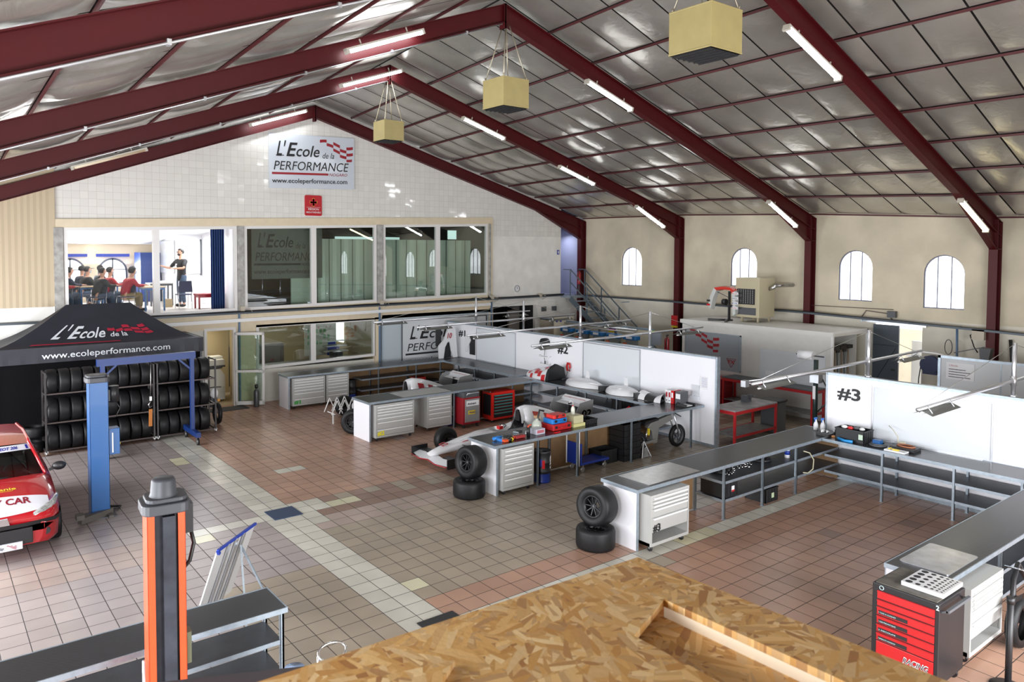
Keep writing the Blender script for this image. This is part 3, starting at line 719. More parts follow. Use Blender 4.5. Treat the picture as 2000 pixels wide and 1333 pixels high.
n = MB(); tx(n, '#1', PX-.052, 9.42, 1.70, .20, .40, bold=.03); tx(n, '#2', PX-.052, 4.41, 1.67, .22, .44, bold=.03); n.build('bay_number', ink, p12)
n = MB(); tx(n, '#3', PX-.032, -3.93, 1.66, .23, .47, bold=.025); n.build('bay_number', ink, p3)
wbm = M('whiteboard_surface', (.68, .71, .75), .14)
def whiteboard(lab, ya, yb, z0, z1, x=PX-.06, par=None):
    t = thing('whiteboard', lab, 'whiteboard', (x, (ya+yb)/2, z0), group='whiteboards on the partitions')
    b = MB(); b.box((x, ya, z0), (x+.012, yb, z1)); b.build('board', wbm, t)
    b = MB()
    for a, c in (((ya-.02, z0-.02), (yb+.02, z0)), ((ya-.02, z1), (yb+.02, z1+.02)), ((ya-.02, z0), (ya, z1)), ((yb, z0), (yb+.02, z1))): b.box((x-.012, a[0], a[1]), (x+.012, c[0], c[1]))
    b.build('frame', alu, t); b = MB(); b.box((x-.07, ya+.1, z0-.03), (x, yb-.1, z0-.01)); b.build('pen_tray', alu, t)
whiteboard('whiteboard to the right of number 1 behind the checkered engine cover', 6.33, 8.36, 1.0, 2.04)
whiteboard('whiteboard on the long partition to the right of number 2', 1.28, 3.33, .99, 2.07)
whiteboard('large whiteboard to the right of number 3', -6.69, -4.66, .99, 2.0, x=PX-.04)
# ---- swing lamps on poles
def arm(y, x0, x1, z, lab, ztop=3.1, lampl=True, lampr=True, xp=PX):
    t = thing('swing_arm_lamp', lab, 'lamp arm', (xp, y, 2.16), group='aluminium lamp arms on the partitions')
    b = MB(); b.cyl((xp, y, 2.16), (xp, y, ztop), .035, n=12); b.cyl((xp, y, 2.16), (xp, y, 2.2), .06, n=12); b.cyl((xp, y, z-.08), (xp, y, z+.08), .05, n=12); b.build('pole', alu, t)
    b = MB(); b.tube([(x0, y, z-.03), (x1, y, z+.03)], .028, 10); b.build('boom', alu, t)
    b = MB()
    for e in (x0+.25, x1-.25): b.tube([(e, y, z+.02), (xp, y, ztop-.02)], .005, 5)
    b.build('stay_wire', steel, t)
    for on, a, c in ((lampl, x0+.15, x0+1.15), (lampr, x1-1.15, x1-.15)):
        if not on: continue
        b = MB(); s = (z-.03)-.06
        b.add([(a, y-.14, s-.035), (a, y, s+.02), (a, y+.14, s-.035), (c, y-.14, s-.025), (c, y, s+.03), (c, y+.14, s-.025)], [(0, 3, 4, 1), (1, 4, 5, 2), (1, 4, 3, 0), (2, 5, 4, 1)])
        l = b.build('reflector', M('grey_reflector', (.34, .34, .31), .4, .3), t)
        b = MB(); b.tube([(a+.04, y, s-.035), (c-.04, y, s-.025)], .016, 8); b.build('tube', whitep, l)
        for e in (a+.12, c-.12): b = MB(); b.tube([(e, y-.09, s-.02), (e, y-.02, z), (e, y+.09, s-.02)], .012, 6); b.build('bracket', alu, l)
arm(8.49, 6.48, 12.8, 2.47, 'aluminium lamp arm on the pole nearest the gable wall')
arm(6.02, 6.48, 12.6, 2.53, 'aluminium lamp arm on the second pole from the gable')
arm(3.53, 6.41, 12.5, 2.54, 'aluminium lamp arm on the third pole, lamp below the letters of number 1')
arm(1.01, 6.36, 12.6, 2.54, 'aluminium lamp arm on the pole beside the blue machines, lamp left of number 2')
arm(-4.52, 6.39, 12.8, 2.48, 'aluminium lamp arm on the pole at number 3 partition corner')
arm(-6.98, 6.68, 13.5, 2.44, 'aluminium lamp arm in front of the number 3 whiteboard')
# ---- drawer cabinets
def cabinet(lab, x0, x1, yf, d, z0, z1, hs, body=lgrey, front=lgrey, handle=whitep, top=None, number=None, ncol=None, npos='bl', casters=True, group='grey drawer cabinets under the counters', name='drawer_cabinet', open_bottom=0.0, frame=.035):
    t = thing(name, lab, 'drawer cabinet', ((x0+x1)/2, yf+d/2, 0), group=group)
    b = MB(); 
    if open_bottom:
        zo = z0+.05+open_bottom
        b.box((x0, yf+.02, zo), (x1, yf+d, z1)); b.box((x0, yf+.02, z0), (x1, yf+d, z0+.05)); b.box((x0, yf+.02, z0), (x0+.03, yf+d, zo)); b.box((x1-.03, yf+.02, z0), (x1, yf+d, zo)); b.box((x0, yf+d-.02, z0), (x1, yf+d, zo))
    else: zo = z0+.05; b.box((x0, yf+.02, z0), (x1, yf+d, z1))
    for a, c in ((x0, x0+frame), (x1-frame, x1)): b.box((a, yf, z0+.05), (c, yf+.02, z1-frame))
    b.box((x0, yf, z1-frame), (x1, yf+.02, z1)); b.box((x0, yf, z0), (x1, yf+.02, z0+.05))
    b.build('body', body, t)
    tot = sum(hs); H = z1-frame-zo; z = z1-frame
    for i, h in enumerate(hs):
        hh = H*h/tot; dz = MB(); dz.box((x0+frame+.004, yf+.002, z-hh+.006), (x1-frame-.004, yf+.018, z-.004)); dr = dz.build('drawer', front, t, bevel=.002)
        hb = MB(); hb.box((x0+frame+.02, yf-.016, z-.026), (x1-frame-.02, yf+.002, z-.008)); hb.box((x0+frame+.02, yf-.018, z-.030), (x1-frame-.02, yf-.012, z-.010)); hb.build('handle', handle, dr)
        z -= hh
    if casters:
        for cx_, cy_ in ((x0+.08, yf+.08), (x1-.08, yf+.08), (x0+.08, yf+d-.08), (x1-.08, yf+d-.08)):
            c = MB(); c.cyl((cx_-.015, cy_, .04), (cx_+.015, cy_, .04), .04, n=14, m=1); c.box((cx_-.022, cy_-.02, .04), (cx_-.018, cy_+.02, z0)); c.box((cx_+.018, cy_-.02, .04), (cx_+.022, cy_+.02, z0)); c.box((cx_-.03, cy_-.03, z0-.012), (cx_+.03, cy_+.03, z0))
            c.build('caster', [steel, black], t)
    if number:
        c = MB(); c.text(number, (x0+.05, yf-.002, z0+.06), (1, 0, 0), (0, 0, 1), height=.10, width=.20, bold=.04); c.build('number', ncol, t)
    return t
cabinet('wide grey drawer cabinet with green number 1', 4.0, 5.03, 8.86, .6, .09, .90, [1, 1, 1, 1.1, 1.2, 2.2, 2], number='#1', ncol=M('green_ink', (.02, .30, .03), .5))
cabinet('narrower grey drawer cabinet to the right of the green number 1 cabinet', 5.08, 5.82, 8.86, .6, .09, .90, [1, 1, 1.2, 1.3, 1.5, 1.7, 2.2])
cabinet('wide grey drawer cabinet with yellow number 2', 4.12, 5.22, 4.16, .62, .09, .90, [1, 1, 1, 1.2, 1.5, 2.6, 2.2], number='#2', ncol=M('yellow_ink', (.80, .70, .02), .5))
cabinet('grey drawer cabinet set back beside the yellow number 2 cabinet', 5.70, 6.47, 4.30, .72, .09, .90, [1, 1, 1.1, 1.4, 1.6, 1.9, 3])
cabinet('grey drawer cabinet behind the tyre stack under the tool covered counter', 4.10, 4.88, -.77, .6, .09, .90, [1.3, 1.3, 1.5, 1.7, 1.7, 1.7, 2.8])
cabinet('light grey drawer cabinet with black number 3, open at its foot', 4.24, 5.17, -4.22, .7, .10, .90, [.9, .8, .8, 1.9, 3.2], number=None, open_bottom=.16)
c = MB(); c.text('#3', (4.29, -4.226, .33), (1, 0, 0), (0, 0, 1), height=.11, width=.17, bold=.03); c.build('cabinet_number', ink, label='black number 3 painted on the light grey drawer cabinet', cat='number')
cabinet('light grey drawer cabinet with red number 4 behind the red tool chest', 4.66, 5.62, -8.42, .7, .10, .88, [.9, .8, .8, .9, 2.0, 2.6], open_bottom=.14)
# plates on the counters
def plate(lab, pts, z, mat, r=.0):
    b = MB(); b.prism(pts, z, z+.006, 'z'); b.build('metal_plate', mat, label=lab, cat='plate')
plate('white plate on the number 2 counter end', [(5.0, 4.30), (6.45, 4.30), (6.45, 5.0), (5.0, 5.0)], .971, M('pale_plate', (.50, .50, .49), .25, .3))
plate('shiny steel plate on the number 3 counter end', [(4.45, -4.0), (5.75, -4.0), (5.75, -3.36), (4.45, -3.36)], .971, steel)
b = MB(); b.rbox((4.62, -8.2, .971), (5.5, -7.66, .98), .04); b.build('metal_plate', M('wiped_steel', (.55, .56, .60), .3, .8, noise=.2, nscale=5), label='shiny steel plate on the counter end above the red tool chest', cat='plate')

# ============================================================ TYRES
def tyre_proto(label, cat, R=.31, wd=.33, rim=True, rimr=.165, group=None, loc=(0, 0, 0), name='racing_slick'):
    t = thing(name, label, cat, (0, 0, 0), group=group, local=True); h = wd/2
    b = MB(); b.lathe([(rimr, -h*.80), (rimr+.03, -h*.98), (R-.05, -h), (R-.015, -h*.90), (R, -h*.65), (R, h*.65), (R-.015, h*.90), (R-.05, h), (rimr+.03, h*.98), (rimr, h*.80), (rimr-.005, 0), (rimr, -h*.80)], 32, axis='x')
    b.build('tyre', rubber, t)
    if rim:
        b = MB(); b.lathe([(rimr+.004, -h*.82), (rimr-.012, -h*.84), (rimr-.02, -h*.5), (rimr-.02, h*.8)], 28, axis='x'); b.cyl((-h*.55, 0, 0), (-h*.40, 0, 0), .045, n=14)
        for i in range(9):
            a = 2*PI*i/9; b.bar((-h*.55, .035*math.cos(a), .035*math.sin(a)), (-h*.62, (rimr-.015)*math.cos(a), (rimr-.015)*math.sin(a)), .014, .02, upv=(1, 0, 0))
        b.lathe([(rimr-.03, h*.1), (.03, h*.1)], 20, axis='x')
        b.build('rim', M('dark_rim', (.010, .010, .012), .35, .3), t)
        b = MB(); b.cyl((-h*.60, 0, 0), (-h*.55, 0, 0), .018, n=8); b.build('wheel_nut', dgrey, t)
    return t
w0 = tyre_proto('upright racing wheel leaning on the white end of the tool covered counter', 'wheel'); w0.location = (3.655, -.36, .645); w0.rotation_euler = (0, .10, .12)
w1 = dup(w0, (3.81, -3.50, .645), label='upright racing wheel leaning on the white end beside number 3 cabinet'); w1.rotation_euler = (0, .10, .15)
w2 = dup(w0, (3.60, -.38, .166), label='racing wheel lying flat under the one by the tool covered counter'); w2.rotation_euler = (0, PI/2, 0)
w3 = dup(w0, (3.76, -3.52, .166), label='racing wheel lying flat at the foot of the number 3 counter end'); w3.rotation_euler = (0, PI/2, 0)
# racks
def rack(lab, x0, x1):
    t = thing('tyre_rack', lab, 'tyre rack', ((x0+x1)/2, 7.75, 0), group='tyre racks')
    bm = M('black_rack_tube', (.03, .025, .025), .45)
    for x in (x0, x1):
        for y in (7.48, 8.0):
            b = MB(); b.bar((x, y, 0.06), (x, y, 1.88), .035); b.build('upright', bm, t)
        for z in (.08, .72, 1.38, 1.86): b = MB(); b.bar((x, 7.48, z), (x, 8.0, z), .03); b.build('cross_tie', bm, t)
    for z in (.08, .72, 1.38):
        for y in (7.52, 7.96):
            b = MB(); b.bar((x0, y, z), (x1, y, z), .03); b.build('tyre_rail', M('brown_black_rail', (.06, .04, .035), .45), t)
    for x in (x0, x1):
        for y in (7.48, 8.0):
            b = MB(); b.cyl((x-.015, y, .045), (x+.015, y, .045), .045, n=12); b.bar((x-.02, y, .05), (x-.02, y, .1), .01, .03); b.bar((x+.02, y, .05), (x+.02, y, .1), .01, .03); b.build('caster', steel, t)
rack('black tyre rack full of slicks in front of the tent, left one', -2.44, -.14)
rack('black tyre rack full of slicks, right one beside the office door', -.06, 1.34)
tp = tyre_proto('black tyre standing in a row on the racks before the tent', 'tyre', R=.285, wd=.235, rim=False, rimr=.165, group='tyres standing in the racks', name='tyre')
first = True
for x0, n_ in ((-2.30, 9), (.09, 5)):
    for z in (.335, .975, 1.635):
        for i in range(n_):
            x = x0+i*.25+random.uniform(-.006, .006)
            if first: tp.location = (x, 7.74, z); first = False
            else:
                o = dup(tp, (x, 7.74+random.uniform(-.02, .01), z)); o.rotation_euler = (random.uniform(0, 3), 0, random.uniform(-.03, .03))
o = dup(tp, (-2.62, 8.1, .47), label='loose tyre lying on top of another left of the tyre racks', group='loose tyres behind the red car'); o.rotation_euler = (0, PI/2, 0)
o = dup(tp, (-2.66, 8.08, .13), label='loose tyre lying underneath another left of the tyre racks', group='loose tyres behind the red car'); o.rotation_euler = (0, PI/2, 0)
# ============================================================ ROOMS BEHIND THE GABLE
roomw = M('room_wall_cream', (.72, .60, .42), .7); roomwhite = M('room_wall_white', (.80, .80, .82), .6); roomceil = M('room_ceiling_white', (.85, .85, .87), .6)
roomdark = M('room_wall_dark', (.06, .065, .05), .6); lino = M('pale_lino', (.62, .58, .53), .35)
g = MB(); g.box((-6.0, GY+.16, 2.55), (12.6, 17.3, 2.84)); struct(g, 'floor_upper', lino)
g = MB(); g.prism([(GY+.16, 5.50), (17.0, 4.84), (17.0, 4.92), (GY+.16, 5.58)], -6.0, 3.06, 'x'); struct(g, 'ceiling_classroom', roomceil)
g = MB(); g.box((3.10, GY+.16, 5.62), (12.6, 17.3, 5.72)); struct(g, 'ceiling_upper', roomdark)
# back wall of the classroom with arched windows
g = MB(); YB = 17.0; AW = [(-2.9, .82), (-.45, .82), (0.85+.95, 0)]
arch = [(-.50, .48), (.83, .48)]; xs = [-6.0]
zs, zr = 3.3, 4.25
prev = -6.0
for c, r in arch:
    g.box((prev, YB, 2.84), (c-r, YB+.15, 5.5)); g.box((c-r, YB, 2.84), (c+r, YB+.15, 3.45)); prev = c+r
    n = 12; zc_ = 4.36-r
    for i in range(n):
        a0, a1 = i*PI/n, (i+1)*PI/n; p0 = (c-r*math.cos(a0), zc_+r*math.sin(a0)); p1 = (c-r*math.cos(a1), zc_+r*math.sin(a1))
        g.prism([p0, p1, (p1[0], 5.5), (p0[0], 5.5)], YB, YB+.15, 'y')
g.box((prev, YB, 2.84), (3.06, YB+.15, 5.5))
struct(g, 'wall_classroom_back', roomw)
for c, r in arch:
    f = MB(); zc_ = 4.36-r; pts = archpts(c, 3.45, 4.36, r); pin = archpts(c, 3.50, 4.36-.07, r-.07)
    for i in range(len(pts)):
        k = (i+1) % len(pts); y = YB-.01; f.add([(pts[i][0], y, pts[i][1]), (pts[k][0], y, pts[k][1]), (pin[k][0], y, pin[k][1]), (pin[i][0], y, pin[i][1])], [(0, 1, 2, 3)])
    f.box((c-.025, YB-.01, 3.45), (c+.025, YB+.02, 4.34)); f.box((c-r, YB-.01, 3.93), (c+r, YB+.02, 3.96))
    struct(f, 'window_%d' % wi, dgrey); wi += 1
g = MB(); g.box((3.0, GY+.16, 2.84), (3.06, 17.0, 5.6)); g.box((-6.05, GY+.16, 2.84), (-6.0, 17, 5.6)); struct(g, 'wall_classroom_side', roomwhite)
g = MB(); g.box((2.28, 14.0, 2.84), (3.0, 14.1, 5.5)); g.box((2.2, 14.0, 2.84), (2.28, 17.0, 5.5)); struct(g, 'wall_classroom_front', roomwhite)
def tg(mb, name, mats, lab, cat, **k): return mb.build(name, mats, label=lab, cat=cat, **k)
for x0, x1 in ((-1.0, .02), (.30, 1.36)):
    b = MB(); b.box((x0, YB-.12, 4.40), (x1, YB-.02, 4.50)); tg(b, 'roller_blind', nblue, 'blue roller blind box above the %s classroom arch window' % ('left' if x0 < 0 else 'right'), 'blind')
t = thing('steel_cupboard', 'tall blue steel cupboard at the back of the classroom', 'cupboard', (1.45, 16.6, 2.84))
b = MB(); b.box((1.5, 15.9, 2.845), (2.15, 16.8, 4.55)); b.build('body', M('cupboard_blue', (.006, .035, .20), .4), t)
b = MB(); b.box((1.52, 15.88, 2.9), (2.13, 15.90, 4.5)); d = b.build('door', M('cupboard_blue', (.006, .035, .20), .4), t); b = MB(); b.box((1.95, 15.85, 3.6), (1.99, 15.88, 3.72)); b.build('handle', chrome, d)
# classroom tables, chairs
def table(name, lab, x0, x1, y0, y1, z, zf, topm, legm, th=.03):
    t = thing(name, lab, 'table', ((x0+x1)/2, (y0+y1)/2, zf), group=None)
    b = MB(); b.box((x0, y0, z-th), (x1, y1, z)); b.build('table_top', topm, t); b = MB(); b.box((x0+.03, y0+.03, z-th-.06), (x1-.03, y1-.03, z-th)); b.build('apron', legm, t)
    for x in (x0+.04, x1-.04):
        for y in (y0+.04, y1-.04): b = MB(); b.bar((x, y, zf), (x, y, z-th), .045); b.build('leg', legm, t)
    return t
beech = M('beech_top', (.55, .42, .26), .4); tblue = M('table_blue', (.01, .10, .28), .4)
table('classroom_table', 'beech topped table with blue legs in front of the blue cupboard', .62, 1.22, 11.6, 12.5, 3.56, 2.84, beech, tblue)
table('classroom_table', 'beech topped classroom table with blue legs among the seated students', -.85, -.15, 12.9, 13.3, 3.56, 2.84, beech, tblue)
table('classroom_table', 'beech topped table at the back of the classroom', -.15, .6, 14.2, 15.0, 3.56, 2.84, beech, tblue)
table('low_table', 'low dark red table by the blue curtain in the classroom', 2.16, 2.95, 11.6, 12.1, 3.30, 2.84, dred, dred, .05)
table('teacher_table', 'grey table with papers beside the standing instructor', 1.25, 1.98, 13.6, 14.2, 3.58, 2.84, lgrey, dgrey)
b = MB(); b.box((1.62, 13.8, 3.58), (1.92, 14.0, 3.64)); tg(b, 'paper_stack', paper, 'stack of white paper on the grey table by the instructor', 'paper')
b = MB(); b.box((1.5, 12.9, 2.84), (1.75, 13.1, 3.1)); tg(b, 'storage_box', M('cardboard', (.35, .27, .15), .7), 'small cardboard box under the grey teacher table', 'box')
b = MB(); b.cyl((1.4, 13.7, 3.58), (1.4, 13.7, 3.74), .035); b.cyl((1.4, 13.7, 3.74), (1.4, 13.7, 3.80), .02, m=1); tg(b, 'spray_bottle', [whitep, red], 'white bottle with red cap on the grey teacher table', 'bottle')
def chair(lab, x, y, rz, seatm, zf=2.84):
    t = thing('classroom_chair', lab, 'chair', (0, 0, 0), group='classroom chairs', local=True)
    b = MB(); b.rbox((-.21, -.2, .43), (.21, .2, .455), .05); b.build('seat', seatm, t)
    b = MB(); b.rbox((-.21, .55, .19), (.21, .86, .215), .06, axis='y') if False else b.prism([(-.21, .52), (.21, .52), (.19, .86), (-.19, .86)], .20, .225, 'y'); b.build('backrest', seatm, t)
    for sx in (-1, 1):
        b = MB(); b.tube([(sx*.19, -.2, 0), (sx*.19, -.17, .43), (sx*.19, .19, .43), (sx*.19, .23, .86)], .012, 6); b.build('frame', chrome, t); b = MB(); b.tube([(sx*.19, .24, 0), (sx*.19, .17, .43)], .012, 6); b.build('leg', chrome, t)
    t.location = (x, y, zf); t.rotation_euler = (0, 0, rz); return t
chm = M('chair_dark_blue', (.015, .022, .06), .5)
chair('dark blue chair standing alone before the instructor', 1.86, 12.1, PI, chm)
# curtain
g = MB(); pts = [(2.42+.012*i, 11.2+.05*math.sin(i*1.1)) for i in range(36)]; n = len(pts)
vs = [(a, b_, 2.86) for a, b_ in pts]+[(a, b_, 5.40) for a, b_ in pts]; g.add(vs, [(i, i+1, n+i+1, n+i) for i in range(n-1)], 0, True)
tg(g, 'blue_curtain', M('curtain_blue', (.005, .03, .13), .6), 'dark blue curtain hanging at the right of the classroom window', 'curtain')
t = thing('whiteboard', 'whiteboard with writing on the white wall behind the instructor', 'whiteboard', (2.14, 14.6, 3.9))
b = MB(); b.box((2.15, 14.25, 3.85), (2.19, 15.9, 4.95)); b.build('board', wbm, t)
b = MB(); b.box((2.28, 13.97, 3.85), (2.96, 13.995, 4.95)); b.build('board', wbm, t)
b = MB()
for i in range(9): b.box((2.36, 13.96, 4.40+i*.05), (2.6+.05*(i % 3), 13.965, 4.405+i*.05)); 
b.build('writing', M('marker_grey', (.3, .34, .42), .6), t)
b = MB(); b.box((2.94, 13.95, 3.8), (2.98, 13.995, 5.0)); b.build('frame', dgrey, t)
# lamps in the classroom and offices
area('classroom_lamp', (0.2, 13.2, 5.0), (0, .1, -1), 2.6, 3.0, 55, (1, .98, .94))
area('arch_window_daylight', (.2, 16.9, 3.9), (0, -1, .40), 2.4, .9, 170, (.95, .98, 1))
area('classroom_lamp', (2.5, 12.6, 5.1), (0, 0, -1), .7, 1.4, 60, (.95, .98, 1))
# ---- upper right: green corrugated screen, dark room behind
g = MB(); x = 5.75; pts = []; k = 0
while x < 12.35:
    pts.append((x, 11.25+(.02 if (k//1) % 2 else 0))); x += .30 if k % 2 == 0 else .13; k += 1
n = len(pts); vs = [(a, b_, 2.86) for a, b_ in pts]+[(a, b_, 5.03) for a, b_ in pts]; g.add(vs, [(i, i+1, n+i+1, n+i) for i in range(n-1)])
g.box((4.95, 11.15, 2.86), (5.75, 11.2, 5.0))
tg(g, 'green_screen_panels', M('pale_green_steel', (.44, .54, .45), .30, .1), 'pale green folded steel screen standing behind the upper windows', 'screen')
b = MB()
for i in range(15): xx = 5.9+i*.43; b.box((xx, 11.235, 2.9), (xx+.018, 11.245, 5.02))
tg(b, 'screen_joints', M('screen_joint', (.03, .045, .035), .5), 'dark vertical joints of the pale green screen', 'screen joints')
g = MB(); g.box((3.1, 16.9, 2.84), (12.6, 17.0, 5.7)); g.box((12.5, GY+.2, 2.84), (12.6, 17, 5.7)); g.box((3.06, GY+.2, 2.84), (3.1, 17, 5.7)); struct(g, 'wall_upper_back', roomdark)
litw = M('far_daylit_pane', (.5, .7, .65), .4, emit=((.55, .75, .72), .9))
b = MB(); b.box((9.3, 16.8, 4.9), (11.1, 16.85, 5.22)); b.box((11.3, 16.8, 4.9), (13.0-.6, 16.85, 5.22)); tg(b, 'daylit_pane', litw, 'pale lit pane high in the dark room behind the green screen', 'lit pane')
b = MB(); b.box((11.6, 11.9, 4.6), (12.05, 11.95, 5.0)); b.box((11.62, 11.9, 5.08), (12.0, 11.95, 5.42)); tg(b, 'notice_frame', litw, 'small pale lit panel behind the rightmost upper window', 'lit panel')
# signs behind the glass, first window of the middle unit
def flagpts(x, z, s, mb, y, xd=(1, 0, 0), yd=(0, 0, 1), o=None, m=0, slant=0.0):
    # small wavy chequered flag: three staggered columns of dark red cells
    xd = Vector(xd); yd = Vector(yd); o = Vector(o)
    def P(u, v):
        w_ = .10*math.sin(u*3.2+.4)-.11*u
        return o+xd*((u+v*slant)*s)+yd*((v+w_)*s)
    cells = [(0, .0, .35, .14), (.35, -.16, .35, .14), (.70, .0, .35, .14), (.70, -.30, .35, .14), (1.05, -.16, .35, .14), (1.05, -.44, .35, .14), (1.4, .0, .35, .14), (1.4, -.30, .35, .14), (1.4, -.58, .30, .12)]
    for u, v, w_, h in cells:
        N = 5; vs = []; vv = v+.6
        for i in range(N+1): vs += [P(u+w_*i/N, vv), P(u+w_*i/N, vv+h)]
        mb.add(vs, [(2*i, 2*i+2, 2*i+3, 2*i+1) for i in range(N)], m)
def logo(name, lab, x0, z0, w, h, y, boardm, inkm, redm, parts=('l1', 'l2', 'nog', 'url'), frame=None, cat='sign', slope=0.0):
    t = thing(name, lab, cat, (x0+w/2, y, z0)); xd = Vector((1, 0, slope)).normalized(); yd = Vector((0, 0, 1)); o = Vector((x0, y, z0))
    b = MB(); q = [o, o+xd*w, o+xd*w+yd*h, o+yd*h]; b.add(q+[v+Vector((0, .03, 0)) for v in q], [(0, 1, 2, 3), (7, 6, 5, 4), (0, 4, 5, 1), (1, 5, 6, 2), (2, 6, 7, 3), (3, 7, 4, 0)]); b.build('board', boardm, t)
    P = lambda u, v: tuple(o+xd*(u*w)+yd*(v*h)+Vector((0, -.004, 0)))
    b = MB(); b.text("L'", P(.08, .60), xd, yd, height=h*.27, width=w*.11, bold=.02, shear=.35); b.text("E", P(.19, .60), xd, yd, height=h*.25, width=w*.13, bold=.02, shear=.3); b.text("cole", P(.305, .60), xd, yd, height=h*.21, width=w*.27, bold=.01, shear=.25)
    for uu in (.075, .2): b.add([P(uu, .60), P(uu+.09, .60), P(uu+.09, .615), P(uu, .615)], [(0, 1, 2, 3)])
    b.text('de la', P(.61, .58), xd, yd, height=h*.11, width=w*.14, shear=.25)
    b.build('lettering', inkm, t)
    b = MB(); b.text('PERFORMANCE', P(.05, .34), xd, yd, height=h*.165, width=w*.88, shear=.2); b.build('lettering', inkm, t)
    b = MB(); b.add([P(.03, .255), P(.68, .255), P(.68, .295), P(.03, .295)], [(0, 1, 2, 3)]); b.build('underline', redm, t)
    b = MB(); b.text('NOGARO', P(.69, .245), xd, yd, height=h*.055, width=w*.22, shear=.2); b.build('lettering', redm if redm is not inkm else inkm, t)
    if 'url' in parts: b = MB(); b.text('www.ecoleperformance.com', P(.03, .10), xd, yd, height=h*.085, width=w*.88, bold=.012); b.build('lettering', inkm, t)
    if redm is not inkm: b = MB(); flagpts(0, 0, w*.23, b, y, xd, yd, P(.58, .62)); b.build('flag_emblem', redm, t)
    if frame:
        b = MB()
        for a, c in ((P(-.01, -.01), P(1.01, -.01)), (P(1.01, -.01), P(1.01, 1.01)), (P(1.01, 1.01), P(-.01, 1.01)), (P(-.01, 1.01), P(-.01, -.01))): b.bar(a, c, .025)
        b.build('frame', frame, t)
    return t
logo('school_sign', 'big white sign with black lettering and red flag high on the gable wall', 3.95, 6.54, 2.88, 1.66, GY-.05, M('sign_grey_white', (.58, .62, .68), .15), ink, M('sign_red', (.30, .012, .02), .4), slope=.035)
logo('school_sign', 'white sign with black lettering seen behind the partition end under the windows', 8.66, .60, 3.6, 1.62, GY-.06, M('sign_white', (.62, .64, .66), .3), ink, ink, frame=dgrey)
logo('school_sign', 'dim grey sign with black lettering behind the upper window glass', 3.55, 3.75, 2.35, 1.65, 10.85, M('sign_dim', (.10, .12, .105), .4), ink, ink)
t = thing('region_sign', 'small red square sign with yellow cross emblem on the gable wall', 'sign', (5.4, GY, 5.74))
b = MB(); b.rbox((5.11, GY-.04, 5.74), (5.68, GY, 6.38), .05, axis='y') if False else b.prism([(5.11+.03, 5.74), (5.65, 5.74), (5.68, 5.77), (5.68, 6.35), (5.65, 6.38), (5.14, 6.38), (5.11, 6.35), (5.11, 5.77)], GY-.04, GY, 'y'); b.build('board', M('region_red', (.45, .01, .02), .35), t)
b = MB(); c0 = Vector((5.395, GY-.045, 6.16))
for i in range(4):
    a = i*PI/2; d = Vector((math.cos(a), 0, math.sin(a))); e = Vector((-math.sin(a), 0, math.cos(a)))
    b.add([c0+e*.015, c0+d*.10+e*.035, c0+d*.10-e*.035, c0-e*.015], [(0, 1, 2, 3), (3, 2, 1, 0)])
    for k in (-1, 0, 1): q = c0+d*(.11 if k else .125)+e*.04*k; b.ball(tuple(q), (.012, .004, .012), 8)
b.build('emblem', yellow, t)
b = MB(); b.box((5.16, GY-.043, 6.0), (5.63, GY-.041, 6.006)); b.text('RÉGION', (5.22, GY-.042, 5.915), (1, 0, 0), (0, 0, 1), height=.06, width=.35, bold=.01); b.text('MIDI-PYRÉNÉES', (5.15, GY-.042, 5.82), (1, 0, 0), (0, 0, 1), height=.05, width=.49, bold=.01); b.build('lettering', whitep, t)
# panel wall behind the lower sign, dark opening at the right, white boxes
b = MB(); b.box((7.86, GY-.02, 0), (12.5, GY+.1, 2.34)); struct(b, 'wall_grey_panels', M('blue_grey_panels', (.46, .52, .56), .4))
b = MB(); b.box((7.86, GY-.05, 2.34), (12.5, GY+.0, 2.46)); b.box((7.84, GY-.05, 0), (7.88, GY, 2.4)); struct(b, 'trim_4', M('blue_grey_trim', (.30, .38, .46), .5))
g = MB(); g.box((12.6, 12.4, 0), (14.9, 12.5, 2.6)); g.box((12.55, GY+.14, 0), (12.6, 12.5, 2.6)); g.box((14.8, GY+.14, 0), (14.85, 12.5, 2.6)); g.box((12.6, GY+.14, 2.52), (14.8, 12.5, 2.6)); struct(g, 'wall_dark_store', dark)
b = MB(); b.box((13.9, 11.0, 0), (14.4, 11.1, 2.3)); b.box((14.45, 11.4, 0), (14.78, 11.5, 2.4)); tg(b, 'store_locker', M('taupe', (.20, .18, .16), .6), 'taupe locker inside the dark store opening', 'locker')
b = MB(); b.box((14.80, GY-.10, 1.95), (15.75, GY-.02, 2.62)); struct(b, 'trim_5', plaster)
t = thing('round_clock', 'small round white wall clock above the cable tray', 'clock', (13.8, GY-.02, 3.17)); b = MB(); b.cyl((13.8, GY-.04, 3.19), (13.8, GY, 3.19), .12, n=24); b.build('clock_face', paper, t)
b = MB(); b.tube([(13.8+.12*math.cos(a*PI/12), GY-.045, 3.19+.12*math.sin(a*PI/12)) for a in range(24)], .01, 6, closed=True); b.build('rim', dgrey, t); b = MB(); b.bar((13.8, GY-.05, 3.19), (13.8, GY-.05, 3.27), .008); b.bar((13.8, GY-.05, 3.19), (13.85, GY-.05, 3.2), .008); b.build('hands', ink, t)
b = MB(); b.box((15.9, GY-.03, 4.50), (16.02, GY-.01, 4.68)); b.box((15.93, GY-.034, 4.54), (15.95, GY-.03, 4.64), m=1); b.box((15.97, GY-.034, 4.54), (15.99, GY-.03, 4.64), m=1); tg(b, 'toilet_sign', [nblue, paper], 'small blue toilet sign on the wall by the stair head', 'sign')
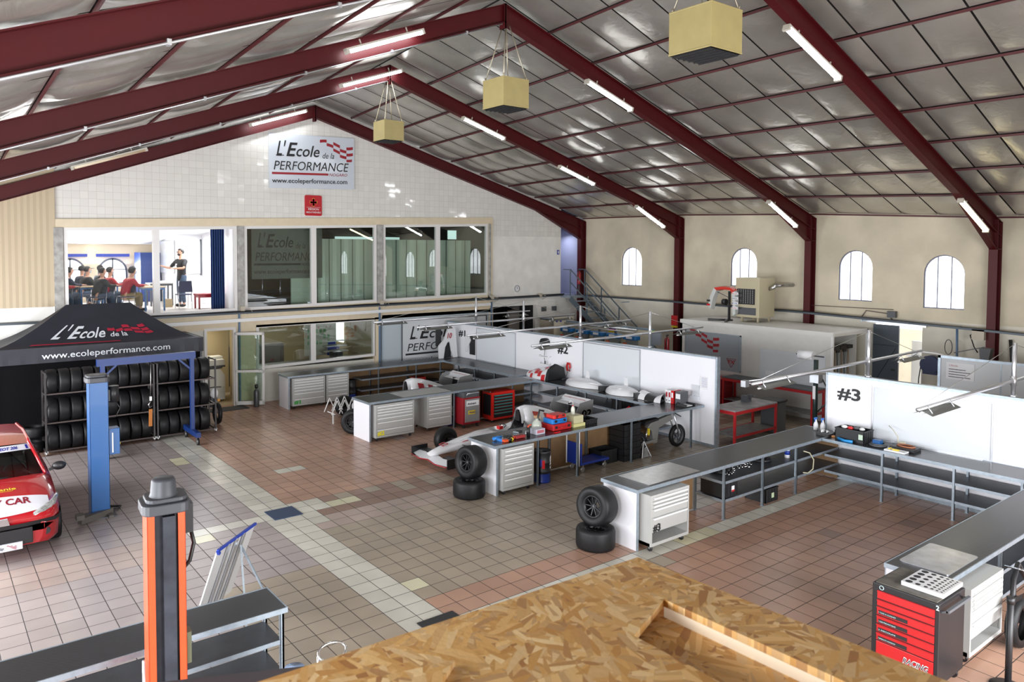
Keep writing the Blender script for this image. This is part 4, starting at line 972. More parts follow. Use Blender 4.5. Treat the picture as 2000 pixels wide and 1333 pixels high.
# ---- ground floor office behind the lower windows and the doorway
g = MB(); g.box((-.5, GY+.14, -.02), (7.7, 16.2, .003)); struct(g, 'floor_office', M('office_tile', (.36, .29, .19), .4))
g = MB(); g.box((-.5, 16.0, 0), (7.7, 16.1, 2.6)); g.box((3.3, GY+.14, 0), (3.4, 12.2, 2.5)); g.box((7.70, GY+.14, 0), (7.8, 16.1, 2.6)); g.box((-.6, GY+.14, 0), (-.5, 16.1, 2.6)); struct(g, 'wall_office', M('office_wall', (.40, .33, .19), .7))
g = MB(); g.box((1.7, 12.6, 0), (3.4, 12.7, 2.5)); g.box((1.6, GY+.14, 0), (1.7, 12.7, 2.5)); struct(g, 'wall_copy_room', M('copy_room_wall', (.50, .41, .24), .7))
g = MB(); g.box((-.5, GY+.14, 2.42), (7.7, 16.1, 2.5)); struct(g, 'ceiling_office', M('office_ceiling', (.3, .28, .25), .7))
area('landing_lamp_light', (16.75, 11.2, 5.3), (0, -.1, -1), .5, .3, 10, (.8, .85, 1)); area('copy_room_lamp', (2.5, 11.5, 2.38), (0, 0, -1), .5, .5, 16, (1, .93, .8)); area('office_lamp', (5.2, 13.5, 2.38), (0, 0, -1), 1.5, 1.0, 22, (1, .97, .9))
b = MB(); b.box((3.5, 13.6, 0), (5.7, 14.0, 1.35)); tg(b, 'office_sideboard', M('sideboard_grey', (.13, .12, .11), .5), 'dark grey sideboard inside the office', 'sideboard')
b = MB(); b.box((3.5, 10.95, 0), (7.4, 11.7, .98)); tg(b, 'office_desk', M('desk_dark', (.045, .05, .05), .4), 'long dark desk under the office windows', 'desk')
t = thing('planning_board', 'white planning board covered with green slips inside the office', 'board', (6.6, 12.6, .9)); b = MB(); b.box((6.05, 12.6, .95), (7.25, 12.64, 2.35)); b.build('board', M('board_cream', (.50, .50, .42), .5), t)
b = MB(); b2 = MB(); rnd = random.Random(3)
for i in range(6):
    for j in range(3): b.box((6.15+i*.15, 12.59, 1.35+j*.2), (6.24+i*.15, 12.598, 1.48+j*.2)) if rnd.random() < .8 else None
for i in range(10): xx = 6.3+rnd.random()*.8; zz = 1.9+rnd.random()*.35; b2.box((xx, 12.59, zz), (xx+.05, 12.598, zz+.05))
b.build('paper_slips', M('green_slips', (.15, .33, .14), .6), t); b2.build('paper_slips', M('pink_slips', (.45, .15, .12), .6), t)
b = MB(); b.box((7.66, 12.9, 1.3), (7.695, 14.6, 2.4)); struct(b, 'window_%d' % wi, M('office_daylight', (1, 1, 1), .5, emit=((.9, .95, 1), 3))); wi += 1
for i in range(3):
    b = MB(); b.box((6.55+i*.16, 11.95+i*.3, 1.12+i*.14), (7.4+i*.1, 12.2+i*.3, 1.15+i*.14)); b.box((6.6+i*.16, 11.97+i*.3, 1.02+i*.14), (7.2, 12.0+i*.3, 1.12+i*.14), m=1) 
    tg(b, 'school_desk', [paper, nblue], 'small white topped blue desk seen through the right office window', 'desk', group='white and blue desks in the room behind the office')
b = MB(); b.box((6.45, 11.2, .98), (6.8, 11.5, 1.22)); b.box((6.80, 11.2, .98), (6.98, 11.5, 1.2), m=1); tg(b, 'desk_equipment', [black, M('cardboard', (.35, .27, .15), .7)], 'black machine and cardboard box on the office desk', 'office equipment')
for i, (xx, yy, zz, lb) in enumerate([(3.75, 11.2, .98, 'white paper lying on the desk inside the left office window'), (4.0, 13.7, 1.35, 'white papers lying on the sideboard in the office')]):
    b = MB(); b.box((xx, yy, zz), (xx+.45, yy+.25, zz+.01)); tg(b, 'paper_sheet', paper, lb, 'paper')
# photocopier
t = thing('photocopier', 'pale grey office photocopier standing inside the doorway', 'photocopier', (2.4, 11.7, 0)); pg = M('copier_grey', (.50, .50, .45), .45)
b = MB(); b.prism([(2.15, .05), (2.85, .05), (2.85, .80), (2.7, 1.0), (2.15, 1.0)], 11.3, 11.95, 'y'); b.build('body', pg, t, bevel=.01)
b = MB()
for i in range(3): b.box((2.36, 11.28, .10+i*.12), (2.83, 11.30, .20+i*.12))
b.build('paper_tray', M('copier_tray', (.42, .42, .38), .45), t)
b = MB(); b.box((2.2, 11.35, 1.10), (2.85, 11.9, 1.28)); b.box((2.45, 11.5, 1.28), (2.85, 11.85, 1.36)); b.build('scanner', pg, t, bevel=.01)
b = MB(); b.box((2.2, 11.4, 1.0), (2.8, 11.85, 1.10)); b.box((2.5, 11.27, 1.06), (2.85, 11.5, 1.10)); b.build('output_tray', black, t)
b = MB(); b.ball((2.3, 11.34, 1.16), .012, 8); b.build('status_light', M('blue_led', (.1, .2, 1), .4, emit=((.2, .3, 1), 12)), t)
b = MB(); b.box((2.32, 12.58, 1.42), (2.58, 12.597, 1.83)); 
for i in range(5): b.box((2.36, 12.574, 1.75-i*.07), (2.54, 12.58, 1.77-i*.07), m=1)
tg(b, 'paper_notice', [paper, ink], 'white paper notice on the wall above the photocopier', 'notice')
# door leaf standing open
t = thing('glazed_door', 'white framed glass door standing open outwards beside the office doorway', 'door', (2.86, 10.35, 0)); X0, X1 = 2.84, 3.42
Mx = TR(2.84, 10.35, 0) @ Matrix.Rotation(-.52, 4, 'Z')
b = MB(Mx)
for a, c in (((0, .03), (.07, 2.2)), ((.78, .03), (.85, 2.2)), ((0, .03), (.85, .14)), ((0, 2.12), (.85, 2.2)), ((0, 1.0), (.85, 1.07))): b.box((a[0], -.025, a[1]), (c[0], .025, c[1]))
b.build('door_frame', wframe, t); b = MB(Mx); b.box((.07, -.004, .14), (.78, .004, 1.0)); b.box((.07, -.004, 1.07), (.78, .004, 2.12)); b.build('pane', glass_g, t); b = MB(Mx); b.bar((.81, -.06, 1.05), (.70, -.06, 1.05), .02); b.cyl((.81, -.03, .98), (.81, -.06, .98), .012); b.build('handle', chrome, t)
b = MB()
for a, c in (((1.95, 0), (2.03, 2.28)), ((2.80, 0), (2.88, 2.28)), ((1.95, 2.28), (2.88, 2.36))): b.box((a[0], GY-.06, a[1]), (c[0], GY+.1, c[1]))
struct(b, 'door_1', wframe)
b = MB(); b.box((1.95, 9.75, .0), (3.05, 10.3, .015)); tg(b, 'door_mat', dark, 'black rubber mat in front of the office doorway', 'mat')
t = thing('fire_extinguisher', 'dark grey gas bottle standing by the open glass door', 'gas bottle', (3.36, 9.83, 0)); b = MB(); b.lathe([(0, 0), (.075, 0), (.08, .02), (.08, .42), (.07, .48), (.03, .52), (.03, .56), (0, .56)], 16, c=(3.30, 9.88, 0)); b.build('cylinder', M('bottle_grey', (.07, .075, .08), .35, .3), t); b = MB(); b.cyl((3.30, 9.88, .56), (3.30, 9.88, .66), .05); b.build('valve_cap', black, t)
# ---- cable trays along the walls
tray = M('dark_cable_tray', (.07, .085, .10), .45, .4)
t = thing('cable_tray', 'dark cable tray running along the gable wall under the windows', 'cable tray', (6, GY-.2, 2.7))
b = MB(); b.bar((-1.8, GY-.13, 2.74), (16.1, GY-.13, 2.86), .12, .05); b.bar((-7.5, GY-.13, 2.78), (-1.9, GY-.13, 2.78), .12, .05); b.build('channel', tray, t)
b = MB()
for dz in (0, .02): b.tube([(-1.8+i*1.5, GY-.13+.02*math.sin(i), 2.775+dz+i*.0098+.01*math.sin(i*2.3)) for i in range(13)], .014, 6)
b.build('cables', black, t)
for x in (3.05, 7.78, 12.5, 14.9): b = MB(); b.box((x-.06, GY-.2, 2.84), (x+.06, GY-.06, 2.98)); b.tube([(x+.1, GY-.1, 2.84), (x+.22, GY-.2, 2.9), (x+.3, GY-.15, 2.8), (x+.15, GY-.1, 2.74)], .012, 6); b.build('junction_box', M('box_beige', (.45, .40, .32), .5), t)
t = thing('cable_tray', 'dark cable tray running along the right wall below the arched windows', 'cable tray', (XR-.2, 0, 2.7))
b = MB(); pl = [(10.3, 2.84), (5.5, 2.84), (.56, 2.79), (-4.4, 2.66), (-9, 2.5), (-14, 2.3)]
for a, c in zip(pl[:-1], pl[1:]): b.bar((XR-.40, a[0], a[1]), (XR-.40, c[0], c[1]), .14, .05)
b.build('channel', tray, t); b = MB(); b.tube([(XR-.40, y, z+.03+.008*math.sin(y*3)) for y, z in pl], .016, 6); b.build('cables', black, t)
for y in (7.9, 1.9, -1.2, -3.6, -6): b = MB(); b.box((XR-.42, y-.02, 2.66), (XR, y+.02, 2.70)); b.build('bracket', galv, t)
t = thing('pipework', 'thin pipes and cables hanging on the right wall near the grey door', 'pipes', (XR-.1, -2, 2.8))
b = MB(); b.tube([(XR-.03, .6, 2.3), (XR-.03, .6, 3.0), (XR-.03, -1.9, 3.02)], .012, 6); b.tube([(XR-.05, -1.0, 2.7), (XR-.05, -1.15, 2.95), (XR-.05, -1.75, 2.9), (XR-.05, -1.9, 2.72)], .015, 6); b.build('pipe', M('pipe_brown', (.16, .13, .10), .5), t)
b = MB(); b.box((XR-.15, -2.0, 2.80), (XR-.02, -1.78, 2.98)); b.build('junction_box', dgrey, t)
b = MB(); b.tube([(XR-.3, -3.62, 2.7), (XR-.3, -3.65, 1.4)], .03, 8); b.build('conduit', M('blue_conduit', (.10, .17, .28), .5), t)
b = MB(); b.tube([(XR-.35, -3.45+.09*math.cos(a), 2.15+.2*math.sin(a)) for a in [i*PI/6 for i in range(12)]], .01, 6, closed=True); b.build('cable_loop', black, t)
# ============================================================ TENT, GANTRY, LIFTS, CAR
fab = M('black_tent_fabric', (.019, .020, .028), .5, spec=.4, noise=.12, nscale=2.5, bump=.25, bscale=5)
fabd = M('black_tent_wall', (.003, .003, .004), .9, spec=.1)
tn = thing('pop_up_tent', 'black pop-up tent with white web address on its valance', 'tent', (-1.0, 9.4, 0))
TX0, TX1, TY0, TY1, TZ0, TZ1 = -3.40, 1.38, 8.58, 10.30, 2.32, 3.27
RX0, RX1, RY = -1.71, -.22, 9.42
def tsurf(face, u, t):
    z = TZ0+(TZ1-TZ0)*(t**1.45)
    if face == 'f': a = Vector((TX0+(TX1-TX0)*u, TY0, 0)); b = Vector((RX0+(RX1-RX0)*u, RY, 0))
    elif face == 'b': a = Vector((TX1+(TX0-TX1)*u, TY1, 0)); b = Vector((RX1+(RX0-RX1)*u, RY+.02, 0))
    elif face == 'r': a = Vector((TX1, TY0+(TY1-TY0)*u, 0)); b = Vector((RX1, RY+.02*u, 0))
    else: a = Vector((TX0, TY1+(TY0-TY1)*u, 0)); b = Vector((RX0, RY+.02*(1-u), 0))
    p = a.lerp(b, t); sag = .06*math.sin(PI*u)*math.sin(PI*t)
    p.z = z-sag; return p
b = MB()
for f in 'fbrl':
    NU, NT = 14, 10; vs = [tsurf(f, i/NU, j/NT) for i in range(NU+1) for j in range(NT+1)]
    b.add(vs, [(i*(NT+1)+j, (i+1)*(NT+1)+j, (i+1)*(NT+1)+j+1, i*(NT+1)+j+1) for i in range(NU) for j in range(NT)], 0, True)
b.build('canopy', fab, tn)
b = MB(); N = 40
def rim(zv, off):
    out = []
    for i in range(N): u = i/N; out.append((TX0+(TX1-TX0)*u, TY0-.004-off*math.sin(u*40)**2, zv))
    for i in range(12): u = i/12; out.append((TX1+.004, TY0+(TY1-TY0)*u, zv))
    for i in range(N): u = i/N; out.append((TX1+(TX0-TX1)*u, TY1, zv))
    for i in range(12): u = i/12; out.append((TX0, TY1+(TY0-TY1)*u, zv))
    return out
b.loft([rim(TZ0+.01, 0), rim(TZ0-.17, .004), rim(TZ0-.36, .012)], caps=False, smooth=False); b.build('valance', fab, tn)
b = MB(); b.box((TX0+.02, TY0+.05, .02), (TX1-.02, TY0+.07, 2.0)); b.box((TX1-.03, TY0+.05, .02), (TX1-.01, TY1-.1, 2.0)); b.box((TX0+.0, TY0+.05, .02), (TX0+.02, TY1-.1, 2.0)); b.build('side_wall', fabd, tn)
for x in (TX0+.05, TX1-.05):
    for y in (TY0+.03, TY1-.05): b = MB(); b.bar((x, y, 0), (x, y, 2.25), .04); b.build('leg', dgrey, tn)
def surf_text(s, u0, u1, t0, h, mb, **k):
    vs, fs, x0, x1, y0, y1 = text_geo(s, k.get('bold', 0), k.get('shear', 0)); L = TX1-TX0
    out = []
    for v in vs:
        u = u0+(u1-u0)*(v.x-x0)/(x1-x0); t = t0+v.y/.7*h; out.append(tsurf('f', u, t)+Vector((0, -.012, .010)))
    mb.add(out, fs)
b = MB(); surf_text("L'", .19, .27, .33, .30, b, shear=.3, bold=.02); surf_text("E", .285, .36, .33, .28, b, shear=.3, bold=.02); surf_text("cole", .355, .52, .33, .25, b, shear=.25, bold=.015); surf_text("de la", .55, .66, .33, .13, b, shear=.25, bold=.01)
b.build('lettering', M('white_print', (.62, .64, .68), .6), tn)
b = MB(); NU = 12; vs = []
for i in range(NU+1): u = .13+.46*i/NU; vs += [tsurf('f', u, .14+.01*math.sin(i/NU*PI))+Vector((0, -.012, .01)), tsurf('f', u, .175+.01*math.sin(i/NU*PI))+Vector((0, -.012, .01))]
b.add(vs, [(2*i, 2*i+2, 2*i+3, 2*i+1) for i in range(NU)])
for (uu, tt) in ((.54, .50), (.60, .46), (.66, .52), (.66, .43), (.72, .47), (.72, .38), (.78, .53), (.78, .44), (.78, .36)):
    vs = [tsurf('f', uu+a*.055, tt+c*.06+.02*math.sin((uu+a*.055)*30))+Vector((0, -.012, .01)) for a in (0, .5, 1) for c in (0, 1)]; b.add(vs, [(0, 2, 3, 1), (2, 4, 5, 3)])
b.build('print_red', M('red_print', (.32, .01, .03), .6), tn)
b = MB(); b.text('www.ecoleperformance.com', (-2.37, TY0-.02, 2.055), (1, 0, .008), (0, 0, 1), height=.15, width=2.90, bold=.008); b.build('lettering', M('white_print', (.62, .64, .68), .6), tn)
# ---- blue gantry crane on wheels
t = thing('gantry_crane', 'blue portable gantry crane on castors in front of the tyre racks', 'gantry crane', (-.37, 6.9, 0))
gb = M('gantry_blue', (.005, .03, .16), .4)
b = MB(); b.bar((-1.50, 6.85, 2.10), (.66, 6.85, 2.12), .12, .16); b.build('beam', gb, t)
for x in (-1.38, .58):
    b = MB(); b.bar((x, 6.85, .28), (x, 6.85, 2.04), .09); b.bar((x, 6.85, 1.75), (x+(.3 if x < 0 else -.3), 6.85, 2.03), .04); b.build('leg', gb, t)
    b = MB(); b.bar((x, 6.35, .25), (x, 7.45, .25), .10, .12); b.build('foot_beam', gb, t)
    for y in (6.42, 7.38):
        b = MB(); b.cyl((x-.02, y, .085), (x+.02, y, .085), .085, n=18); c = b.build('caster', rubber, t); b = MB(); b.cyl((x-.024, y, .085), (x+.024, y, .085), .05, n=14); b.box((x-.03, y-.02, .08), (x-.026, y+.02, .2)); b.box((x+.026, y-.02, .08), (x+.03, y+.02, .2)); b.build('hub', steel, c)
b = MB(); b.tube([(-.35, 6.85, 2.05), (-.36, 6.83, 1.6), (-.38, 6.82, 1.15)], .008, 6); b.build('hoist_chain', steel, t)
b = MB(); b.box((-.40, 6.80, 1.12), (-.35, 6.85, 1.22)); b.tube([(-.375, 6.82, 1.1), (-.42, 6.82, 1.03), (-.40, 6.82, .96), (-.35, 6.82, .98)], .012, 6); b.build('hook', steel, t)
b = MB(); b.prism([(-.42, .52), (-.35, .52), (-.34, .92), (-.41, .92)], 6.80, 6.83, 'y'); b.build('strap', M('orange_strap', (.50, .17, .03), .6), t)
# ---- two-post lift columns
def lift_post(lab, x, y, H, w, mat, inner, rz=0, motor=True, big=False):
    t = thing('lift_column', lab, 'car lift', (0, 0, 0), local=True, group=None)
    b = MB(); d = w*.9
    b.box((-w/2, -d/2, 0), (-w/2+.012, d/2, H)); b.box((w/2-.012, -d/2, 0), (w/2, d/2, H)); b.box((-w/2, d/2-.012, 0), (w/2, d/2, H)); b.box((-w/2, -d/2, 0), (-w/2+w*.2, -d/2+.012, H)); b.box((w/2-w*.2, -d/2, 0), (w/2, -d/2+.012, H))
    b.build('column', mat, t, bevel=.004)
    b = MB(); b.box((-w/2+.03, -d/2+.03, .02), (w/2-.03, d/2-.03, H-.02)); b.build('carriage_track', inner, t)
    b = MB(); b.rbox((-w*.62, -d*.62, H), (w*.66, d*.7, H+.09), .09, n=4); b.rbox((-w*.5, -d*.5, H+.09), (w*.6, d*.58, H+.13), .08, n=4)
    b.build('head_cover', M('head_cover_grey', (.045, .047, .055), .45), t, bevel=.012)
    if big: b = MB(); b.lathe([(0, .15), (.085, .15), (.098, .13), (.108, .02), (.118, 0)], 28, c=(0, 0, H+.13)); b.build('cover_cap', M('head_cover_grey', (.045, .047, .055), .45), t)
    b = MB(); b.box((-w*.8, -d*.7, 0), (w*.8, d*.9, .02)); b.build('base_plate', dgrey, t)
    return t
t = lift_post('blue two-post lift column with a flat grey head and motor', -2.28, 2.62, 2.36, .30, blue, M('post_inner_navy', (.02, .03, .06), .5), motor=True); t.location = (-2.22, 2.66, 0); t.rotation_euler = (0, 0, PI)  # inner track in near-black blue
b = MB(); b.cyl((-.26, 0, 1.98), (-.26, 0, 2.26), .085, n=18); b.box((-.3, -.05, 2.0), (-.15, .05, 2.2)); b.build('motor', black, t)
b = MB(); b.tube([(-.28, 0, 2.0), (-.36, 0, 1.85), (-.3, -.03, 1.7), (-.16, -.05, 1.68)], .01, 6); b.build('cable', black, t)
b = MB(); b.box((-.33, -.12, 1.06), (-.15, .10, 1.52)); c = b.build('control_box', blue, t, bevel=.008); b = MB(); b.box((-.345, -.06, 1.4), (-.33, .0, 1.48)); b.cyl((-.33, -.02, 1.22), (-.36, -.02, 1.22), .022, m=1); b.build('switch', [orange, yellow], c)
b = MB(); b.box((-.22, .10, 1.10), (-.2, .115, 1.45)); b.build('handle', paper, c)
b = MB(); b.box((-.155, -.1, 1.70), (-.151, .05, 1.82)); b.box((-.155, -.1, .55), (-.151, .05, .95)); b.build('warning_label', M('warn_orange', (.45, .10, .03), .5), t)
b = MB(); b.box((-.17, .13, .0), (-.1, .3, .05)); b.box((-.12, .1, .02), (.5, .2, .12), R=rotm(0, 0, .5)); b.box((.3, .25, .10), (.42, .42, .18)); b.build('lift_arm', M('arm_grey', (.09, .08, .07), .55), t)
b = MB(); b.tube([(.0, -.2, .03), (-.2, -.3, .03), (-.38, -.2, .03), (-.3, -.05, .03), (-.15, -.1, .02)], .02, 6); b.build('hose', black, t)
t = lift_post('big orange two-post lift column with a round grey head in the foreground', -3.15, -4.66, 2.40, .31, orange, M('post_dark', (.012, .013, .02), .4, noise=.5, nscale=9), big=True); t.location = (-3.02, -4.87, 0); t.rotation_euler = (0, 0, -.10)
b = MB(); b.box((-.03, -.16, .3), (.07, -.10, 2.38)); b.build('slide_rail', M('greased_rail', (.05, .055, .07), .25, .4, noise=.4, nscale=4), t)
b = MB(); b.box((.16, -.02, 2.16), (.24, .14, 2.42)); b.tube([(.22, .04, 2.2), (.25, .02, 2.05), (.21, 0, 1.9), (.16, 0, 1.85)], .018, 8); b.build('motor_bracket', black, t)
b = MB(); b.rbox((.155, -.06, 1.0), (.21, .06, 1.28), .02); b.build('side_lamp', M('greenish_cover', (.14, .15, .09), .35), t)
b = MB(); b.tube([(-.19, -.1, .2), (-.19, -.1, 1.15)], .014, 8); b.build('grey_rod', alu, t)
b = MB(); b.box((.156, -.09, 1.22), (.159, -.05, 1.30)); b.build('maker_label', paper, t)
# ---- red hatchback
CX = -3.78
car = thing('red_car', 'red hatchback car with white safety car lettering on its bonnet', 'car', (CX, 3.2, 0))
paint = M('car_red', (.40, .006, .012), .22, coat=.8)
# body sections along y: (y, half width at sill, half width max, z bottom, z belt(shoulder), z top centre)
def carsec(y, wb, wm, zb_, zs_, zt_, n=9):
    pts = []
    right = [(wb*.92, zb_), (wb, zb_+.06), (wm, zb_+.28), (wm, zs_-.12), (wm*.975, zs_-.02)]
    topn = 6; top_ = []
    for i in range(topn+1): a = i/topn; x = wm*.93*math.cos(a*PI/2); z = zs_+(zt_-zs_)*math.sin(a*PI/2)**.9; top_.append((x, z))
    prof = right+top_
    full = [(x, z) for x, z in prof]+[(-x, z) for x, z in reversed(prof[:-1])]
    return [(CX+x, y, z) for x, z in full]
secs = [carsec(1.28, .52, .56, .22, .52, .58), carsec(1.34, .66, .70, .19, .60, .66), carsec(1.48, .76, .78, .18, .66, .74), carsec(1.75, .80, .82, .18, .73, .83), carsec(2.2, .81, .83, .18, .82, .93), carsec(2.55, .82, .835, .18, .88, .97),
        carsec(3.2, .82, .84, .18, .92, .96), carsec(4.2, .82, .84, .18, .93, .96), carsec(4.8, .81, .83, .2, .94, .97), carsec(5.05, .74, .78, .24, .9, .94), carsec(5.12, .6, .66, .3, .8, .84)]
b = MB(); b.loft(secs); bodyo = b.build('body', paint, car)
# greenhouse: windscreen, roof, side glass
def gsec(y, wbase, zbase, wtop, ztop):
    return y, wbase, zbase, wtop, ztop
A = [(2.42, .70, .95), (2.98, .56, 1.36)]     # windscreen foot and head (y, half width, z)
def scr(u, v):                                   # windscreen point, u -1..1, v 0..1
    w = .70+(.56-.70)*v; y = 2.42+(2.98-2.42)*v+.14*(u*u)*(1-.3*v); z = .945+(1.37-.945)*v-.02*u*u; return Vector((CX+u*w, y-.0, z))
b = MB(); N = 10; vs = [scr(-1+2*i/N, j/6) for i in range(N+1) for j in range(7)]
b.add(vs, [(i*7+j, (i+1)*7+j, (i+1)*7+j+1, i*7+j+1) for i in range(N) for j in range(6)], 0, True); b.build('windscreen', gl('car_glass', tint=(.35, .38, .38), refl=.10), car)
b = MB(); vs = [scr(-1+2*i/N, .80+.18*j)+Vector((0, -.006, .004)) for i in range(N+1) for j in range(2)]; b.add(vs, [(i*2, i*2+2, i*2+3, i*2+1) for i in range(N)]); b.build('sun_strip', M('strip_white', (.62, .60, .64), .4), car)
b = MB()
for s_, u0, u1 in (('PEUGEOT 206', -.10, .66),):
    vs, fs, x0, x1, y0, y1 = text_geo(s_, .03, .3); b.add([scr(u0+(u1-u0)*(v.x-x0)/(x1-x0), .845+v.y/.7*.085)+Vector((0, -.012, .008)) for v in vs], fs)
vs, fs, x0, x1, y0, y1 = text_geo('■' if False else 'I', .12, 0); b.add([scr(.86+.06*(v.x-x0)/(x1-x0), .84+v.y/.7*.10)+Vector((0, -.012, .008)) for v in vs], fs)
b.build('strip_lettering', M('strip_blue', (.01, .02, .25), .4), car)
def roofp(u, v):                                 # roof: v 0 front .. 1 rear
    w = .56+.03*math.sin(v*PI)-.03*v; y0_ = 2.98+.14*u*u*.7; y = y0_+(4.7-y0_)*v; z = 1.37+.06*math.sin(min(1, v*1.3+.1)*PI*.6)-.03*u*u-.02*v; return Vector((CX+u*w, y, z))
b = MB(); vs = [roofp(-1+2*i/N, j/8) for i in range(N+1) for j in range(9)]; b.add(vs, [(i*9+j, (i+1)*9+j, (i+1)*9+j+1, i*9+j+1) for i in range(N) for j in range(8)], 0, True); b.build('roof', paint, car)
gd = M('dark_side_glass', (.01, .012, .013), .08)
for sx in (1, -1):
    b = MB(); vs = []
    for i in range(9):
        v = i/8; tp_ = roofp(sx, v); yb_ = 2.60+(5.0-2.60)*v; vs += [(CX+sx*.76, yb_, .93), (tp_.x, tp_.y, tp_.z-.01)]
    b.add(vs, [(2*i, 2*i+2, 2*i+3, 2*i+1) if sx > 0 else (2*i+1, 2*i+3, 2*i+2, 2*i) for i in range(8)], 0, False); b.build('side_window', gd, car)
    b = MB(); b.tube([scr(sx, 0)+Vector((sx*.03, .02, -.01)), scr(sx, .5)+Vector((sx*.02, .0, 0)), scr(sx, 1)+Vector((0, .0, .01)), roofp(sx, .15)+Vector((0, 0, .01)), roofp(sx, .6), roofp(sx, 1)], .028, 8); b.build('roof_pillar', paint, car)
b = MB(); vs = [roofp(-1, 1), roofp(1, 1), (CX+.7, 5.05, .95), (CX-.7, 5.05, .95)]; b.add(vs, [(0, 1, 2, 3)]); b.build('rear_window', gd, car)
b = MB(); b.box((CX-.68, 2.6, .80), (CX+.68, 3.3, .90)); b.box((CX-.5, 3.3, .4), (CX-.05, 3.9, 1.1)); b.box((CX+.05, 3.3, .4), (CX+.5, 3.9, 1.1)); b.build('interior', dark, car)
b = MB(); b.tube([(CX-.02+.36+.17*math.cos(a), 2.95+.05*math.sin(a), .93+.15*math.sin(a)) for a in [i*PI/8 for i in range(16)]], .014, 6, closed=True); b.build('steering_wheel', black, car)
b = MB(); b.add([scr(-.15, .04)+Vector((0, .02, 0)), scr(.12, .04)+Vector((0, .02, 0)), scr(.12, .34)+Vector((0, .05, .0)), scr(-.15, .34)+Vector((0, .05, 0))], [(0, 1, 2, 3)]); b.add([scr(-.12, .16)+Vector((0, .0, 0)), scr(-.02, .16), scr(-.02, .28), scr(-.12, .28)], [(0, 1, 2, 3)], 1); b.build('windscreen_paper', [paper, M('mint', (.4, .6, .5), .6)], car)
# bonnet surface mapping for decals: ray from above on the loft
def hood(u, y):
    # approximate the body top by interpolating sections
    S_ = [(1.28, .56, .52, .58), (1.34, .70, .60, .66), (1.48, .78, .66, .74), (1.75, .82, .73, .83), (2.2, .83, .82, .93), (2.55, .835, .88, .97)]
    for a, c in zip(S_[:-1], S_[1:]):
        if a[0] <= y <= c[0]:
            f = (y-a[0])/(c[0]-a[0]); wm, zs_, zt_ = [a[k]+(c[k]-a[k])*f for k in (1, 2, 3)]; break
    x = u; r = min(1, abs(x)/(wm*.93)); 
    ang = math.acos(r); return Vector((CX+x, y, zs_+(zt_-zs_)*math.sin(ang)**.9+.006))
b = MB(); NX, NY = 16, 6; vs = []
for i in range(NX+1):
    x = -.66+1.32*i/NX; e = abs(x)/.66
    for j in range(NY+1): ya = 1.345+.10*e*e; yb2 = 1.80-.07*e; vs.append(hood(x*(1-.0*j), ya+(yb2-ya)*j/NY))
b.add(vs, [(i*(NY+1)+j, (i+1)*(NY+1)+j, (i+1)*(NY+1)+j+1, i*(NY+1)+j+1) for i in range(NX) for j in range(NY)], 0, True); b.build('bonnet_stripe', M('stripe_white', (.66, .64, .68), .3), car)
def hood_text(mb, s_, x0_, x1_, y0_, h, bold=0.03):
    vs, fs, a0, a1, b0, b1 = text_geo(s_, bold, 0); mb.add([hood(x0_+(x1_-x0_)*(v.x-a0)/(a1-a0), y0_+v.y/.7*h)+Vector((0, 0, .004)) for v in vs], fs)
b = MB(); hood_text(b, 'SAFETY CAR', -.50, .42, 1.56, .15); b.build('lettering', M('letter_maroon', (.22, .008, .02), .4), car)
b = MB(); hood_text(b, 'Occitanie', -.28, .26, 1.98, .075, .02); vs = [hood(-.2, 1.955), hood(.22, 1.955), hood(.22, 1.965), hood(-.2, 1.965)]; b.add(vs, [(0, 1, 2, 3)]); b.build('lettering', yellow, car)
for sx in (1, -1):
    cl = [(.34, 1.32, .60, .012), (.44, 1.335, .625, .045), (.56, 1.38, .655, .066), (.66, 1.46, .685, .075), (.735, 1.58, .715, .070), (.785, 1.73, .75, .045), (.80, 1.84, .775, .008)]; secs_ = []
    for (x, y, z, r) in cl:
        nx = Vector((.35+.9*(x-.3), -1+1.0*(x-.3), .35)).normalized(); c_ = Vector((CX+sx*x, y+.02, z)); nn = Vector((sx*nx.x, nx.y, nx.z)); uu = Vector((0, .35, 1)).normalized()
        secs_.append([c_+uu*(r*math.cos(a_))+nn*(min(r, .035)*math.sin(a_)) for a_ in [2*PI*k_/12 for k_ in range(12)]])
    b = MB(); b.loft(secs_); b.build('headlight', M('headlight_glass', (.45, .46, .45), .08, .5, noise=.6, nscale=14), car)
    b = MB(); b.ball((CX+sx*.95, 2.66, .99), (.11, .07, .075), 14); b.bar((CX+sx*.80, 2.66, .94), (CX+sx*.9, 2.66, .97), .04); b.build('door_mirror', black, car)
    for yw in (1.98, 4.42):
        b = MB(); b.lathe([(.17, -.09), (.285, -.09), (.30, -.06), (.30, .06), (.285, .09), (.17, .09)], 26, c=(CX+sx*.76, yw, .30), axis='x'); w_ = b.build('wheel', rubber, car)
        b = MB(); b.cyl((CX+sx*.80, yw, .30), (CX+sx*.84, yw, .30), .17, n=20); b.build('hubcap', alu, w_)
    b = MB(); b.cyl((CX+sx*.585, 1.30, .36), (CX+sx*.60, 1.37, .36), .055, n=16); b.build('fog_light', black, car)
b = MB(); b.loft([[(CX+x*1.012, y-.012, z) for x, y, z in ((-.84, 1.85, .5), (-.80, 1.50, .5), (-.70, 1.33, .5), (-.3, 1.255, .5), (.3, 1.255, .5), (.70, 1.33, .5), (.80, 1.50, .5), (.84, 1.85, .5))], [(CX+x*1.012, y-.022, z) for x, y, z in ((-.84, 1.85, .56), (-.80, 1.50, .56), (-.70, 1.33, .56), (-.3, 1.255, .56), (.3, 1.255, .56), (.70, 1.33, .56), (.80, 1.50, .56), (.84, 1.85, .56))]], closed=False, caps=False); b.build('bumper_strip', black, car)
